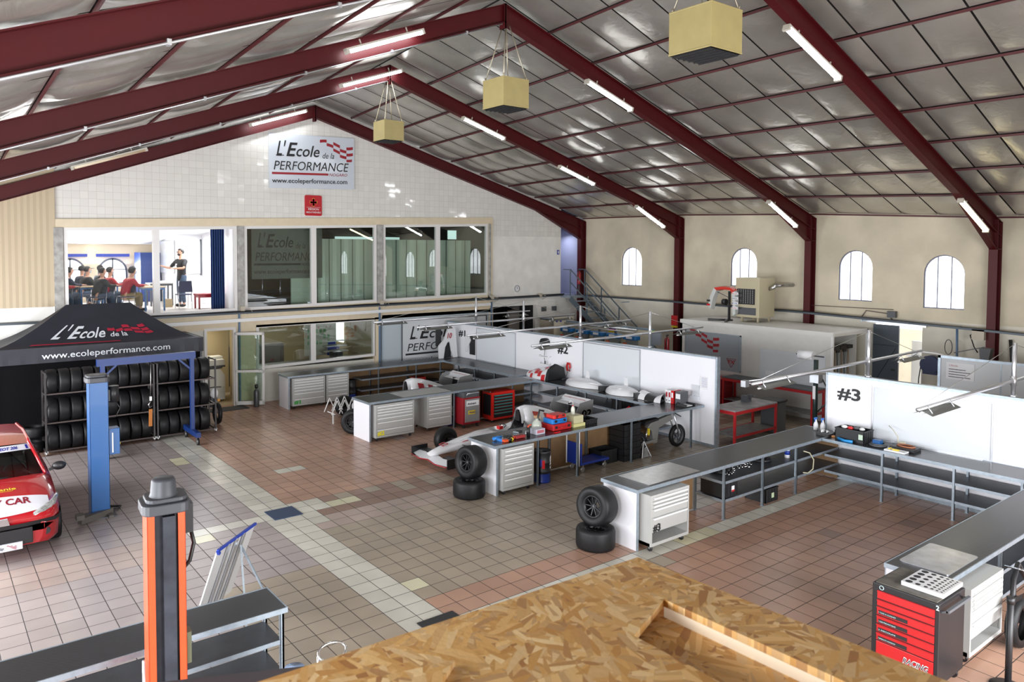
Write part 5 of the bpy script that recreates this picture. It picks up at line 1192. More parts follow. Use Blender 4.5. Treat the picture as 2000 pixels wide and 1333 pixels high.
b = MB(); b.box((CX-.42, 1.235, .24), (CX+.40, 1.30, .48)); b.build('grille', black, car, bevel=.01)
b = MB(); b.prism([(-.11+CX, .55), (CX+.11, .55), (CX+.08, .66), (CX-.08, .66)], 1.24, 1.28, 'y'); b.build('badge', chrome, car)
b = MB(); b.box((CX-.26, 1.20, .19), (CX+.26, 1.225, .30)); p_ = b.build('number_plate', M('plate_white', (.6, .6, .66), .4), car)
b = MB(); b.text("L'Ecole", (CX-.2, 1.197, .22), (1, 0, 0), (0, 0, 1), height=.05, width=.22, shear=.3); b.build('plate_lettering', ink, p_); b = MB(); flagpts(0, 0, .07, b, 0, (1, 0, 0), (0, 0, 1), Vector((CX+.06, 1.197, .22))); b.build('plate_emblem', rink, p_)
b = MB(); b.tube([(CX-.25, 2.50, .965), (CX+.2, 2.45, .965)], .012, 6); b.build('wiper', black, car)
# scooter front wheel peeping behind the racks
t = thing('parked_motorbike', 'white motorbike parked behind the right tyre rack', 'motorbike', (1.62, 8.2, 0))
b = MB(); b.lathe([(.19, -.04), (.27, -.05), (.29, 0), (.27, .05), (.19, .04)], 26, c=(1.66, 8.35, .29), axis='x'); b.build('wheel', rubber, t)
b = MB(); b.tube([(1.66, 8.35, .29), (1.66, 8.5, .62), (1.66, 8.62, .85)], .03, 8); b.build('fork', alu, t); b = MB(); b.ball((1.64, 8.52, .80), (.10, .13, .14), 14); b.build('front_fairing', whitep, t); b = MB(); b.box((1.68, 8.36, .60), (1.74, 8.42, .66)); b.build('indicator', M('amber', (.6, .25, .02), .4), t)
b = MB(); b.tube([(1.45, 8.65, .93), (1.66, 8.62, .95), (1.86, 8.65, .93)], .015, 6); b.build('handlebar', black, t); b = MB(); b.bar((1.66, 8.6, .55), (1.66, 9.6, .6), .16, .3); b.build('body', dgrey, t); b = MB(); b.lathe([(.19, -.05), (.27, -.06), (.29, 0), (.27, .06), (.19, .05)], 26, c=(1.66, 9.65, .29), axis='x'); b.build('wheel', rubber, t)
# floor mats and folding display board
b = MB(); b.box((.15, .57, 0), (.66, 1.07, .012)); tg(b, 'floor_mat', M('mat_navy', (.02, .04, .09), .6), 'small dark blue mat on the light tile band', 'mat')
b = MB(); b.box((.20, -4.42, 0), (.74, -3.9, .012)); tg(b, 'floor_mat', dark, 'small black mat on the light tile band partly behind the wooden board', 'mat')
t = thing('display_easel', 'white double sided display board standing behind the low bench', 'easel', (-1.5, -2.0, 0))
Tl, Tr_, Bl, Br = Vector((-1.84, -2.61, 1.0)), Vector((-1.18, -2.10, 1.04)), Vector((-1.98, -2.20, .06)), Vector((-1.40, -1.76, .06))
b = MB(); nrm = (Tr_-Tl).cross(Bl-Tl).normalized()*.02; b.add([Tl, Tr_, Br, Bl, Tl+nrm, Tr_+nrm, Br+nrm, Bl+nrm], [(0, 3, 2, 1), (4, 5, 6, 7), (0, 1, 5, 4), (1, 2, 6, 5), (2, 3, 7, 6), (3, 0, 4, 7)]); b.build('board', M('board_grey_white', (.50, .50, .50), .4), t)
b = MB(); b.bar(Tl, Tr_, .03, .03); b.bar(Tl, Tl.lerp(Tr_, .03)-Vector((0, 0, .05)), .035); b.build('top_rail', nblue, t)
b = MB()
for f in (.25, .45, .65): b.bar(Tl.lerp(Tr_, f)-nrm*1.2, Bl.lerp(Br, f)-nrm*1.2, .035, .02)
b.build('rail', alu, t)
b = MB(); mid = Tl.lerp(Tr_, .55)-Vector((0, 0, .12)); b.bar(mid-nrm, Vector((-1.12, -2.62, 0)), .022); b.build('leg', galv, t); b = MB(); b.bar(mid-nrm, Vector((-1.62, -2.98, 0)), .022); b.build('leg', galv, t)
# ============================================================ RACING CARS
f1w = M('race_car_white', (.72, .72, .74), .2, coat=.6); f1b = M('carbon_black', (.010, .010, .012), .35); f1r = M('race_car_red', (.36, .008, .02), .25, coat=.4)
def race_car(lab, ox, oy, num, wheels=(), nose=True):
    t = thing('racing_car', lab, 'racing car', (ox+2.2, oy, 0)); 
    # section along x: x, half width, z low, z high, dip (cockpit depth), rim width
    def sec(x, w, z0, z1, sq=.5, dip=0.0, n=20):
        pts = []
        for i in range(n):
            a = 2*PI*i/n - PI/2; c, s_ = math.cos(a), math.sin(a)
            yy = w*abs(c)**(2*sq)*(1 if c > 0 else -1) if abs(c) > 1e-6 else 0; zz = abs(s_)**(2*sq)*(1 if s_ > 0 else -1)
            z = (z0+z1)/2+(z1-z0)/2*zz
            if dip and s_ > .6: z -= dip*(s_-.6)/.4*1.0
            pts.append((ox+x, oy+yy, z))
        return pts
    S_ = [(.02, .10, .20, .27), (.15, .13, .19, .32), (.5, .16, .20, .42), (.9, .20, .20, .50), (1.3, .24, .17, .56), (1.6, .27, .14, .58)]
    secs = [sec(*q) for q in S_]
    secs += [sec(1.75, .29, .12, .60, .4, .10), sec(1.9, .31, .1, .60, .4, .34), sec(2.3, .34, .08, .60, .4, .38), sec(2.48, .34, .08, .64, .4, .30), sec(2.56, .30, .08, .70, .42, .0)]
    k0 = 0 if nose else 3
    b = MB(); b.loft(secs[k0:], mf=lambda j, i: 1 if (6 <= j+k0 <= 9 and 12 > i >= 8) else 0); b.build('monocoque', [f1w, f1b], t)
    b = MB(); b.loft([[(ox+x, oy+y, z) for y, z in ((-w, .42), (-w*.98, zt_*.72), (-w*.55, zt_*.96), (-w*.2, zt_), (w*.2, zt_), (w*.55, zt_*.96), (w*.98, zt_*.72), (w, .42))] for x, w, zt_ in ((2.60, .19, .96), (2.75, .25, .98), (3.05, .27, .93), (3.45, .25, .80), (3.85, .18, .64), (4.12, .10, .52))]); eo = b.build('engine_cover', f1w, t)
    b = MB()
    for (x, zz, w_, s_) in ((2.80, .84, .22, .19), (3.15, .76, .22, .16), (3.45, .66, .18, .14)):
        b.add([(ox+x, oy-.272, zz-.14), (ox+x+s_, oy-.276, zz-.17), (ox+x+s_, oy-.20, zz-.02), (ox+x, oy-.19, zz+.02)], [(0, 1, 2, 3)])
    b.build('cover_check', f1r, eo)
    b = MB()
    b.loft([[(ox+x, oy+y, z) for y, z in ((-w, .60), (-w*.9, .75), (-w*.5, h-.03), (0, h), (w*.5, h-.03), (w*.9, .75), (w, .60))] for x, w, h in ((2.50, .155, .93), (2.54, .165, .96), (2.66, .19, .975))], closed=False, caps=False)
    b.build('roll_hoop', f1w, t, bevel=.01); b = MB(); b.prism([(-.085+oy, .64), (oy+.085, .64), (oy+.06, .86), (oy, .90), (oy-.06, .86)], ox+2.495, ox+2.56, 'x'); b.build('air_intake', f1b, t)
    b = MB()
    for s_ in (-1, 1): b.loft([[(ox+x, oy+s_*(.30+y*w), z) for y, z in ((0, .10), (1, .12), (1.05, h*.8), (.8, h), (0, h*1.04))] for x, w, h in ((1.85, .30, .36), (2.1, .40, .40), (2.8, .40, .42), (3.5, .24, .36), (4.0, .08, .28))])
    b.build('side_pod', f1w, t)
    b = MB()                                                 # front wing
    for s_ in ((-1, 1) if nose else ()): b.loft([[(ox+x+dx, oy+s_*y, z+dz) for dx, dz in ((0, 0), (.22, .06), (.24, .05), (.01, -.02))] for y, x, z in ((.0, -.02, .15), (.3, -.05, .12), (.70, .05, .12))], smooth=False)
    wg = b.build('front_wing', f1w, t) if nose else None
    for s_ in ((-1, 1) if nose else ()): b = MB(); b.box((ox+.0, oy+s_*.70-.01, .06), (ox+.42, oy+s_*.70+.01, .27)); b.box((ox+.2, oy+s_*.47-.22, .17), (ox+.38, oy+s_*.47+.22, .20)); b.build('end_plate', f1b, wg)
    b = MB(); b.tube([(ox-.02, oy-.70, .11), (ox-.06, oy-.3, .10), (ox-.03, oy, .13), (ox-.06, oy+.3, .10), (ox-.02, oy+.70, .11)], .012, 6)
    if nose: b.build('wing_lip', f1r, wg)
    rw = MB(); rw.loft([[(ox+4.15+dx, oy+y, .82+dz) for dx, dz in ((0, 0), (.18, .03), (.30, .10), (.28, .06), (.14, .0))] for y in (-.46, .46)], smooth=False); rw.loft([[(ox+4.35+dx, oy+y, .90+dz) for dx, dz in ((0, 0), (.14, .08), (.13, .05))] for y in (-.46, .46)], smooth=False); r_ = rw.build('rear_wing', f1w, t)
    for s_ in (-1, 1): b = MB(); b.prism([(ox+4.02, .55), (ox+4.5, .50), (ox+4.56, .98), (ox+4.10, .93), (ox+3.98, .75)], oy+s_*.47-.008, oy+s_*.47+.008, 'y'); b.build('end_plate', M('grey_end_plate', (.20, .20, .20), .4), r_); b = MB(); b.text(num, (ox+4.16, oy-.482, .58), (1, 0, 0), (0, 0, 1), height=.17, width=.32, bold=.02); b.text('ecoleperformance', (ox+4.40, oy+.40, .935), (0, -1, 0), (.8, 0, .5), height=.04, width=.75); b.build('lettering', M('wing_red_print', (.50, .02, .03), .6), r_)
    b = MB(); b.box((ox+3.9, oy-.08, .3), (ox+4.35, oy+.08, .5)); b.bar((ox+4.2, oy, .45), (ox+4.25, oy, .85), .03, .16); b.build('gearbox', f1b, t)
    # number and sponsor lettering on the nose
    b = MB(); b.add([], []); 
    vs, fs, x0, x1, y0, y1 = text_geo(num, .03, .15)
    q0 = Vector((ox+.30, oy+.09, .368))
    if nose: b.add([q0+Vector((.55*(v.y/.7)*.26+0, -(v.x-x0)/(x1-x0)*.22, .02+.26*(v.y/.7)*.26*.6)) for v in vs], fs, 1)
    b.text('ecoleperformance.co', (ox+1.85, oy-.352, .47), (1, 0, .02), (0, 0, 1), height=.055, width=.75, m=0); b.build('lettering', [ink, f1r], t)
    b = MB(); b.loft([[(ox+x, oy-w, z), (ox+x, oy-w-.012, z-h)] for x, w, z, h in ((.75, .185, .44, .012), (1.1, .225, .50, .03), (1.5, .265, .53, .04), (1.75, .29, .54, .015))], closed=False, caps=False); b.build('stripe', f1r, t)
    b = MB(); b.tube([(ox+2.05, oy-.05, .55), (ox+2.06, oy-.12, .60), (ox+2.06, oy, .64), (ox+2.06, oy+.12, .60), (ox+2.05, oy+.05, .55)], .014, 6); b.build('steering_wheel', f1b, t); b = MB(); b.box((ox+1.70, oy-.33, .60), (ox+1.80, oy-.22, .67)); b.build('mirror', red, t)
    b = MB()
    for s_ in (-1, 1):
        for dx, dz in ((-.2, .05), (.2, .05), (-.15, -.1), (.2, -.1)): b.bar((ox+.95+dx, oy+s_*.2, .32+dz), (ox+.95, oy+s_*.62, .29+dz*.6), .02, .012)
        for dx in (-.2, .15): b.bar((ox+3.9+dx, oy+s_*.15, .4), (ox+3.85, oy+s_*.5, .32), .02)
    b.build('suspension', f1b, t)
    for (x, s_, r, w_) in wheels:
        m = MB(); m.lathe([(r*.58, -w_*.45), (r*.86, -w_*.5), (r, -w_*.36), (r, w_*.36), (r*.86, w_*.5), (r*.58, w_*.45)], 28, c=(ox+x, oy+s_*.74, r), axis='y'); k = m.build('wheel', rubber, t); m = MB(); m.lathe([(r*.58, -w_*.4), (r*.5, -w_*.2), (.03, -w_*.2)], 20, c=(ox+x, oy+s_*.74, r), axis='y'); m.lathe([(r*.58, w_*.4), (r*.5, w_*.2), (.03, w_*.2)], 20, c=(ox+x, oy+s_*.74, r), axis='y'); m.build('rim', M('dark_rim', (.03, .03, .033), .3, .5), k)
    return t
race_car('white single-seater racing car number 02 with its nose pointing out of the middle bay', 4.10, 1.78, '02', wheels=[(.95, 1, .28, .22), (.95, -1, .28, .22), (3.85, 1, .30, .28), (3.85, -1, .30, .28)])
race_car('white single-seater racing car in the first bay, mostly hidden by the counter', 3.92, 6.55, '01', wheels=[(3.85, 1, .30, .28), (3.85, -1, .30, .28), (.95, 1, .28, .22)], nose=False)
o = dup(w0, (4.15, 5.35, .29), label='racing wheel standing on the floor by the end of the number 2 counter'); o.rotation_euler = (0, 0, .9)
# folding white scissor stand
t = thing('folding_stand', 'white folding trellis stand on the floor of the first bay', 'stand', (4.6, 6.4, 0)); b = MB()
for y in (6.3, 6.75):
    for i in range(3): x = 4.0+i*.22; b.bar((x, y, .30), (x+.16, y, .66), .018); b.bar((x+.16, y, .66), (x+.32, y, .30), .018)
b.build('lattice', whitep, t); b = MB(); b.bar((4.15, 6.52, .0), (4.15, 6.52, .32), .03); b.bar((4.70, 6.52, 0), (4.70, 6.52, .32), .03); b.bar((4.10, 6.3, .3), (4.10, 6.75, .3), .02); b.bar((4.70, 6.3, .3), (4.70, 6.75, .3), .02); b.build('foot', whitep, t)
# oil drums
def drum(lab, x, y, r, h, txt=None):
    t = thing('oil_drum', lab, 'drum', (x, y, 0), group='oil drums'); b = MB(); b.lathe([(0, .005), (r, .005), (r, .012), (r+.006, .02), (r, .03), (r, h*.30)], 26, c=(x, y, 0), m=1); b.lathe([(r, h*.30), (r, h*.36), (r+.006, h*.37), (r, h*.38), (r, h*.65), (r+.006, h*.66), (r, h*.67), (r, h*.97), (r+.006, h), (r-.01, h), (r-.012, h-.05), (0, h-.06)], 26, c=(x, y, 0)); b.build('barrel', [black, nblue], t)
    if txt:
        b = MB(); vs, fs, x0, x1, y0, y1 = text_geo(txt, .03, 0)
        b.add([Vector((x+(r+.008)*math.cos(a), y+(r+.008)*math.sin(a), z)) for a, z in [(-1.25+(v.y/.7)*.55, h*.88-(v.x-x0)/(x1-x0)*h*.48) for v in vs]], fs); b.build('lettering', paper, t)
    return t
d = drum('black and blue oil drum used as a bin under the tool covered counter', 5.33, -.52, .165, .62, 'elf'); drum('black and blue oil drum beside the tool chests under the number 2 counter', 6.56, 4.62, .14, .60, 'elf'); drum('black and blue oil drum under the farthest counter near the white stand', 6.05, 9.2, .17, .62)
b = MB(); b.lathe([(.150, .60), (.175, .625), (.17, .64), (.14, .62), (.12, .57)], 18, c=(5.33, -.52, 0)); b.build('bin_liner', M('liner', (.05, .05, .055), .25), d)
b = MB(); aa = [(-2.35+.35*i/4) for i in range(5)]; b.loft([[(5.33+.172*math.cos(a), -.52+.172*math.sin(a), z) for z in (.30, .47)] for a in aa], closed=False, caps=False); b.build('label', red, d)
b = MB(); aa = [(-2.62+.30*i/4) for i in range(5)]; b.loft([[(5.33+.172*math.cos(a), -.52+.172*math.sin(a), z) for z in (.34, .49)] for a in aa], closed=False, caps=False); b.build('label', nblue, d)
# tool chests under counter B
t = thing('equipment_trolley', 'dark red and grey service trolley with brand stickers under the number 2 counter', 'trolley', (6.9, 4.3, 0)); b = MB(); b.box((6.62, 4.0, .10), (7.18, 4.45, .80)); b.build('body', dred, t, bevel=.01)
b = MB(); b.box((6.68, 3.985, .16), (7.15, 4.0, .76)); b.build('door', M('trolley_grey', (.28, .28, .28), .4), t); b = MB(); b.box((6.72, 3.975, .58), (7.12, 3.985, .72)); b.box((6.78, 3.975, .36), (7.0, 3.985, .46), m=1); b.text('Andreani', (6.74, 3.972, .62), (1, 0, 0), (0, 0, 1), height=.055, width=.28, bold=.02, shear=.2, m=2); b.text('ÖHLINS', (6.80, 3.972, .39), (1, 0, 0), (0, 0, 1), height=.04, width=.18, bold=.02, m=3); b.build('sticker', [paper, yellow, ink, nblue], t)
b = MB(); b.box((6.66, 4.02, .80), (7.16, 4.42, .93)); b.build('top_unit', dgrey, t); b = MB(); b.tube([(6.72, 3.99, .82), (6.72, 3.95, .92), (7.1, 3.95, .92), (7.1, 3.99, .82)], .01, 6); b.build('handle', alu, t)
for x in (6.68, 7.12): b = MB(); b.cyl((x-.015, 4.06, .05), (x+.015, 4.06, .05), .05, n=12); b.build('caster', black, t)
t = cabinet('bright red tool chest with teal edged black drawers under the number 2 counter', 7.62, 8.42, 4.06, .42, .08, .82, [1, 1, 1, 1, 1, 1, 1.6], body=M('chest_red', (.62, .018, .012), .3, coat=.4), front=black, handle=M('teal_edge', (.12, .45, .42), .3, .5), name='tool_chest', group='tool chests', frame=.07)
b = MB(); b.bar((7.60, 4.1, .84), (7.60, 4.45, .84), .03); b.build('push_handle', steel, t); b = MB(); b.box((7.615, 4.10, .2), (7.619, 4.44, .76)); b.build('side_panel', black, t)
# blue platform trolley, crates
t = thing('platform_trolley', 'dark blue platform trolley folded open under the counter', 'trolley', (6.6, -.45, 0))
b = MB(); b.box((6.32, -.62, .16), (7.18, -.20, .21)); b.build('deck', nblue, t, bevel=.01); b = MB(); b.box((6.32, -.62, .20), (6.35, -.20, .62)); b.build('upright_panel', nblue, t)
b = MB(); b.tube([(6.29, -.60, .15), (6.29, -.60, .92), (6.29, -.22, .92), (6.29, -.22, .15)], .014, 8); b.build('push_bar', paper, t)
for x in (6.42, 7.08):
    for y in (-.57, -.25): b = MB(); b.cyl((x, y-.012, .06), (x, y+.012, .06), .055, n=14); b.box((x-.015, y-.02, .06), (x+.015, y-.014, .16)); b.build('wheel', steel, t)
def crate(name, lab, x0, y0, z0, x1, y1, z1, grp, mat=black):
    t = thing(name, lab, 'crate', ((x0+x1)/2, (y0+y1)/2, z0), group=grp); b = MB(); th = .01
    b.box((x0+.01, y0+.01, z0), (x1-.01, y1-.01, z0+.02)); b.box((x0, y0, z0), (x1, y0+th, z1)); b.box((x0, y1-th, z0), (x1, y1, z1)); b.box((x0, y0, z0), (x0+th, y1, z1)); b.box((x1-th, y0, z0), (x1, y1, z1)); b.build('body', mat, t)
    b = MB(); b.box((x0-.01, y0-.01, z1-.02), (x1+.01, y0+.006, z1)); b.box((x0-.01, y1-.006, z1-.02), (x1+.01, y1+.01, z1)); b.box((x0-.01, y0, z1-.02), (x0+.006, y1, z1)); b.box((x1-.006, y0, z1-.02), (x1+.01, y1, z1))
    for i in range(3): xx = x0+(x1-x0)*(i+1)/4; b.box((xx-.006, y0-.006, z0+.01), (xx+.006, y0, z1-.02))
    b.build('rim', mat, t); return t
crate('plastic_crate', 'single black plastic crate beside the tall stack of crates', 7.10, -.05-.40, 0, 7.62, -.1, .30, 'black crates under the counter')
for i in range(6):
    crate('plastic_crate', ['lowest', 'second lowest', 'third from the floor', 'fourth from the floor', 'fifth from the floor', 'topmost'][i]+' black crate of the tall stack under the counter', 7.68, -.58, i*.137, 8.24, -.15, i*.137+.132, 'black crates under the counter')
# electric motorbike frame
t = thing('electric_motorbike', 'bare grey framed electric motorbike parked at the end of the counter', 'motorbike', (9.0, -.4, 0))
for x, r in ((8.35, .27), (9.72, .27)):
    b = MB(); b.lathe([(r*.70, -.045), (r*.92, -.05), (r, -.02), (r, .02), (r*.92, .05), (r*.70, .045)], 30, c=(x, -.42, r), axis='y'); w_ = b.build('wheel', rubber, t)
    b = MB(); b.lathe([(r*.70, -.04), (r*.62, -.02), (r*.62, .02), (r*.70, .04)], 24, c=(x, -.42, r), axis='y'); b.cyl((x, -.46, r), (x, -.38, r), .05, n=12)
    for k in range(5): a = 2*PI*k/5; b.bar((x+.04*math.cos(a), -.42, r+.04*math.sin(a)), (x+r*.65*math.cos(a), -.42, r+r*.65*math.sin(a)), .03, .02, upv=(0, 1, 0))
    b.build('rim', dgrey, w_)
fr = M('bare_grey_frame', (.30, .30, .29), .4, .5)
b = MB(); b.prism([(8.60, .62), (8.75, .72), (9.45, .82), (9.52, .70), (9.0, .56), (8.95, .22), (8.80, .22), (8.76, .50)], -.47, -.37, 'y'); b.build('main_frame', fr, t, bevel=.01)
b = MB(); b.bar((8.35, -.35, .27), (8.85, -.35, .30), .04, .06); b.bar((8.35, -.49, .27), (8.85, -.49, .30), .04, .06); b.build('swing_arm', fr, t)
b = MB(); b.tube([(9.72, -.35, .27), (9.50, -.35, .84)], .022, 8); b.tube([(9.72, -.49, .27), (9.50, -.49, .84)], .022, 8); b.build('fork', alu, t)
b = MB(); b.tube([(9.50, -.70, .80), (9.46, -.55, .86), (9.46, -.30, .86), (9.50, -.14, .80)], .014, 6); b.build('handlebar', black, t); b = MB(); b.prism([(8.45, .70), (8.5, .78), (8.95, .80), (8.95, .75)], -.50, -.34, 'y'); b.build('seat', black, t)
b = MB(); b.tube([(8.60, -.40, .32), (8.75, -.36, .62)], .025, 8); b.box((8.6, -.5, .45), (8.64, -.46, .6), m=1); b.build('shock_absorber', [chrome, yellow], t)
b = MB(); b.bar((8.25, -.62, 0), (8.40, -.52, .34), .02); b.bar((8.55, -.62, 0), (8.42, -.52, .34), .02); b.bar((8.25, -.62, .02), (8.55, -.62, .02), .02); b.prism([(8.3, .0), (8.5, .0), (8.43, .22), (8.37, .22)], -.60, -.58, 'y'); b.build('paddock_stand', alu, t)

# ============================================================ THINGS ON THE COUNTERS
def body_shell(lab, pts, red_cells, zb_, name='bodywork_panel', cat='bodywork panel', dark_end=None):
    t = thing(name, lab, cat, (pts[0][0], pts[0][1], zb_)); return t
# checkered engine cover lying on the counter (x 9.5..10.2, y 3.95..5.3)
t = thing('engine_cover', 'white engine cover with red checks lying where the two counters meet', 'bodywork panel', (9.85, 4.5, .97))
secs = []
def ec(y, w, h): return [(9.86+w*math.cos(a), y, .975+h*math.sin(a)) for a in [PI*i/12 for i in range(13)]]
b = MB(); prof = [(5.12, .10, .06), (5.0, .22, .14), (4.8, .30, .20), (4.5, .36, .27), (4.2, .38, .34), (4.02, .36, .42)]
def ecm(j, i): return 0
b.loft([ec(*p) for p in prof], closed=False, caps=False); eo = b.build('shell', f1w, t)
b = MB()
for (y0_, y1_, a0, a1) in ((4.92, 4.78, 8, 10), (4.74, 4.56, 6, 8), (4.55, 4.38, 8, 10), (4.72, 4.6, 10, 12), (4.36, 4.2, 5, 7), (4.36, 4.22, 9, 11), (4.18, 4.05, 6.5, 8.5), (4.18, 4.04, 10.5, 12)):
    def at(y, a):
        for p, q in zip(prof[:-1], prof[1:]):
            if q[0] <= y <= p[0]:
                f = (p[0]-y)/(p[0]-q[0]); w, h = p[1]+(q[1]-p[1])*f+.006, p[2]+(q[2]-p[2])*f+.008; return (9.86+w*math.cos(a*PI/12), y, .975+h*math.sin(a*PI/12))
    b.add([at(y0_, a0), at(y1_, a0), at(y1_, (a0+a1)/2), at(y0_, (a0+a1)/2), at(y1_, a1), at(y0_, a1)], [(0, 1, 2, 3), (3, 2, 4, 5)])
b.build('red_check', M('check_red', (.50, .01, .015), .3), eo)
b = MB(); b.prism([(9.5, .98), (10.22, .98), (10.15, 1.30), (9.86, 1.42), (9.6, 1.28)], 3.92, 4.02, 'y'); b.build('intake_duct', f1b, t)
# upright bodywork panel 10 standing at the corner
t = thing('bodywork_panel', 'white side bodywork panel with number 10 standing upright at the number 1 corner', 'bodywork panel', (9.9, 9.35, .97))
b = MB(); b.prism([(9.42, .98), (9.60, .98), (9.66, 1.35), (9.78, 1.55), (9.86, 1.50), (9.92, 1.20), (10.0, .98), (10.18, .98), (10.10, 1.9), (9.98, 2.08), (9.80, 2.0), (9.62, 1.62), (9.40, 1.42)], 9.25, 9.30, 'y'); b.build('panel', f1w, t)
b = MB(); b.box((9.55, 9.32, .98), (9.95, 9.36, 1.5)); b.box((9.35, 9.33, 1.4), (9.55, 9.38, 2.0)); b.build('black_liner', f1b, t); b = MB(); b.text('10', (9.74, 9.245, 1.66), (1, 0, 0), (0, 0, 1), height=.17, width=.2, bold=.03, shear=.2); b.build('number', rink, t)
t = thing('bodywork_panel', 'smaller white bodywork piece with red print leaning on the wall below number 1', 'bodywork panel', (10.3, 8.9, 1.2)); b = MB(); b.prism([(8.98, 1.18), (8.98, 1.72), (8.78, 1.80), (8.66, 1.60), (8.80, 1.40), (8.84, 1.18)], 10.30, 10.335, 'x'); b.build('panel', f1w, t); b = MB(); b.box((10.325, 8.45, 1.12), (10.34, 8.75, 1.75)); b.build('black_backing', ink, t)
# white floor / sidepod panels on the counter by the no. 2 board
def pod(lab, y0_, y1_, flip=1, extra=True):
    t = thing('side_pod_panel', lab, 'bodywork panel', (9.85, (y0_+y1_)/2, .97), group='white side pod panels on the counter'); n = 9; secs = []
    for i in range(n):
        f = i/(n-1); y = y0_+(y1_-y0_)*f; w = .12+.26*math.sin(PI*min(1, f*1.15+.05))**.8; h = .05+.15*math.sin(PI*min(1, f*.8+.2))
        secs.append([(9.84+w*math.cos(a)*1.0, y, .976+h*math.sin(a)) for a in [PI*k/8 for k in range(9)]])
    b = MB(); b.loft(secs, closed=False, caps=False); s_ = b.build('shell', f1w, t)
    b = MB(); b.prism([(9.55, y1_-.05*flip), (9.75, y1_-.02*flip), (9.78, y1_+.12*flip), (9.52, y1_+.02*flip)], .98, 1.12, 'z'); b.build('dark_inlet', f1b, t)
    b = MB(); b.prism([(y0_+(y1_-y0_)*.3, 1.1), (y0_+(y1_-y0_)*.42, 1.1), (y0_+(y1_-y0_)*.40, 1.36), (y0_+(y1_-y0_)*.33, 1.38)], 10.0, 10.02, 'x'); b.build('winglet', f1w, t)
pod('white side pod panel lying left on the counter under the number 2 whiteboard', 3.35, 1.95, -1); pod('white side pod panel lying right on the counter under the number 2 whiteboard', 1.85, .75, -1)
t = thing('bodywork_panel', 'white and black curved end panel at the right of the white pods', 'bodywork panel', (9.85, .45, .97)); b = MB(); b.loft([[(9.80+.2*math.cos(a), y, .976+h*math.sin(a)) for a in [PI*k/8 for k in range(9)]] for y, h in ((.72, .20), (.5, .16), (.20, .13), (.05, .20), (0, .24))], closed=False, caps=False, mf=lambda j, i: 1 if j in (1,) else 0); b.build('shell', [f1w, f1b], t)
# reel, phone like red device on the wall near no. 2
t = thing('cable_reel', 'black cable reel on the long partition left of number 2', 'cable reel', (10.3, 4.87, 1.75)); b = MB(); b.cyl((10.18, 4.88, 1.90), (10.34, 4.88, 1.90), .15, n=22); b.build('drum', black, t); b = MB(); b.tube([(10.28, 4.88, 1.75), (10.26, 4.90, 1.5), (10.26, 4.86, 1.32)], .010, 6); b.cyl((10.26, 4.86, 1.28), (10.26, 4.86, 1.36), .025, m=0); b.build('hanging_plug', dgrey, t)
b = MB(); b.tube([(10.32, 5.15, 1.52), (10.25, 5.1, 1.48), (10.25, 4.75, 1.48), (10.32, 4.70, 1.52)], .012, 6); b.tube([(10.32, 5.10, 1.30), (10.25, 5.05, 1.26), (10.25, 4.72, 1.26), (10.32, 4.68, 1.30)], .012, 6); b.box((10.24, 4.72, 1.24), (10.33, 5.06, 1.26)); b.build('wall_hooks', whitep, t)
t = thing('work_lamp', 'red corded hand lamp hanging on the partition below the cable reel', 'lamp', (10.3, 4.0, .99)); b = MB(); b.tube([(10.29, 3.83, 1.30), (10.29, 3.85, 1.40), (10.29, 3.92, 1.42), (10.29, 3.96, 1.32), (10.29, 3.93, 1.2), (10.29, 3.85, 1.2)], .028, 8, closed=True); b.build('housing', red, t); b = MB(); b.tube([(10.27, 3.9, 1.18), (10.2, 3.88, 1.05), (10.1, 3.98, 1.0), (10.18, 3.75, 1.0), (10.0, 3.85, .985)], .012, 6); b.build('cord', dgrey, t)
# folders
for i, (m_, lb) in enumerate([(paper, 'white ring binder, leftmost of the folders on the counter corner'), (paper, 'second white ring binder beside the red folder'), (red, 'red ring binder standing between the white and grey folders'), (grey, 'grey box file at the right of the red folder')]):
    y = .02-i*.085-(0 if i < 3 else .04); w_ = .075 if i < 3 else .16; t = thing('ring_binder', lb, 'folder', (9.95, y, .97), group=None); b = MB(); b.box((9.82, y-w_, .975), (10.10, y, 1.29)); b.build('cover', m_ if i != 3 else dgrey, t); b = MB(); b.cyl((9.815, y-w_/2, 1.04), (9.822, y-w_/2, 1.04), .014, n=10); b.box((9.816, y-w_+.015, 1.12), (9.82, y-.015, 1.24), m=1); b.build('spine_label', [ink, rink if i < 2 else paper], t)
b = MB(); b.box((9.72, -.68, .972), (10.05, -.38, .985)); b.box((9.72, -.68, .985), (9.74, -.38, 1.04)); b.box((10.03, -.68, .985), (10.05, -.38, 1.04)); b.box((9.72, -.40, .985), (10.05, -.38, 1.04)); b.box((9.78, -.64, .985), (10.0, -.44, 1.0), m=1); tg(b, 'document_tray', [black, paper], 'black document tray with paper at the counter corner', 'tray')
b = MB(); b.box((10.335, -.82, 1.35), (10.345, -.60, 1.66)); 
for i in range(9): b.box((10.332, -.80, 1.40+i*.027), (10.335, -.64, 1.408+i*.027), m=1)
tg(b, 'paper_notice', [paper, M('pale_ink', (.3, .3, .45), .6)], 'printed notice high on the right end of the long partition', 'notice')
t = thing('paper_tray', 'clear wall tray with leaflets beside the folders', 'tray', (10.3, -.45, 1.1)); b = MB(); b.box((10.26, -.60, 1.08), (10.34, -.36, 1.16)); b.box((10.32, -.58, 1.16), (10.34, -.38, 1.42)); b.build('holder', M('clear_plastic', (.62, .64, .68), .15), t)
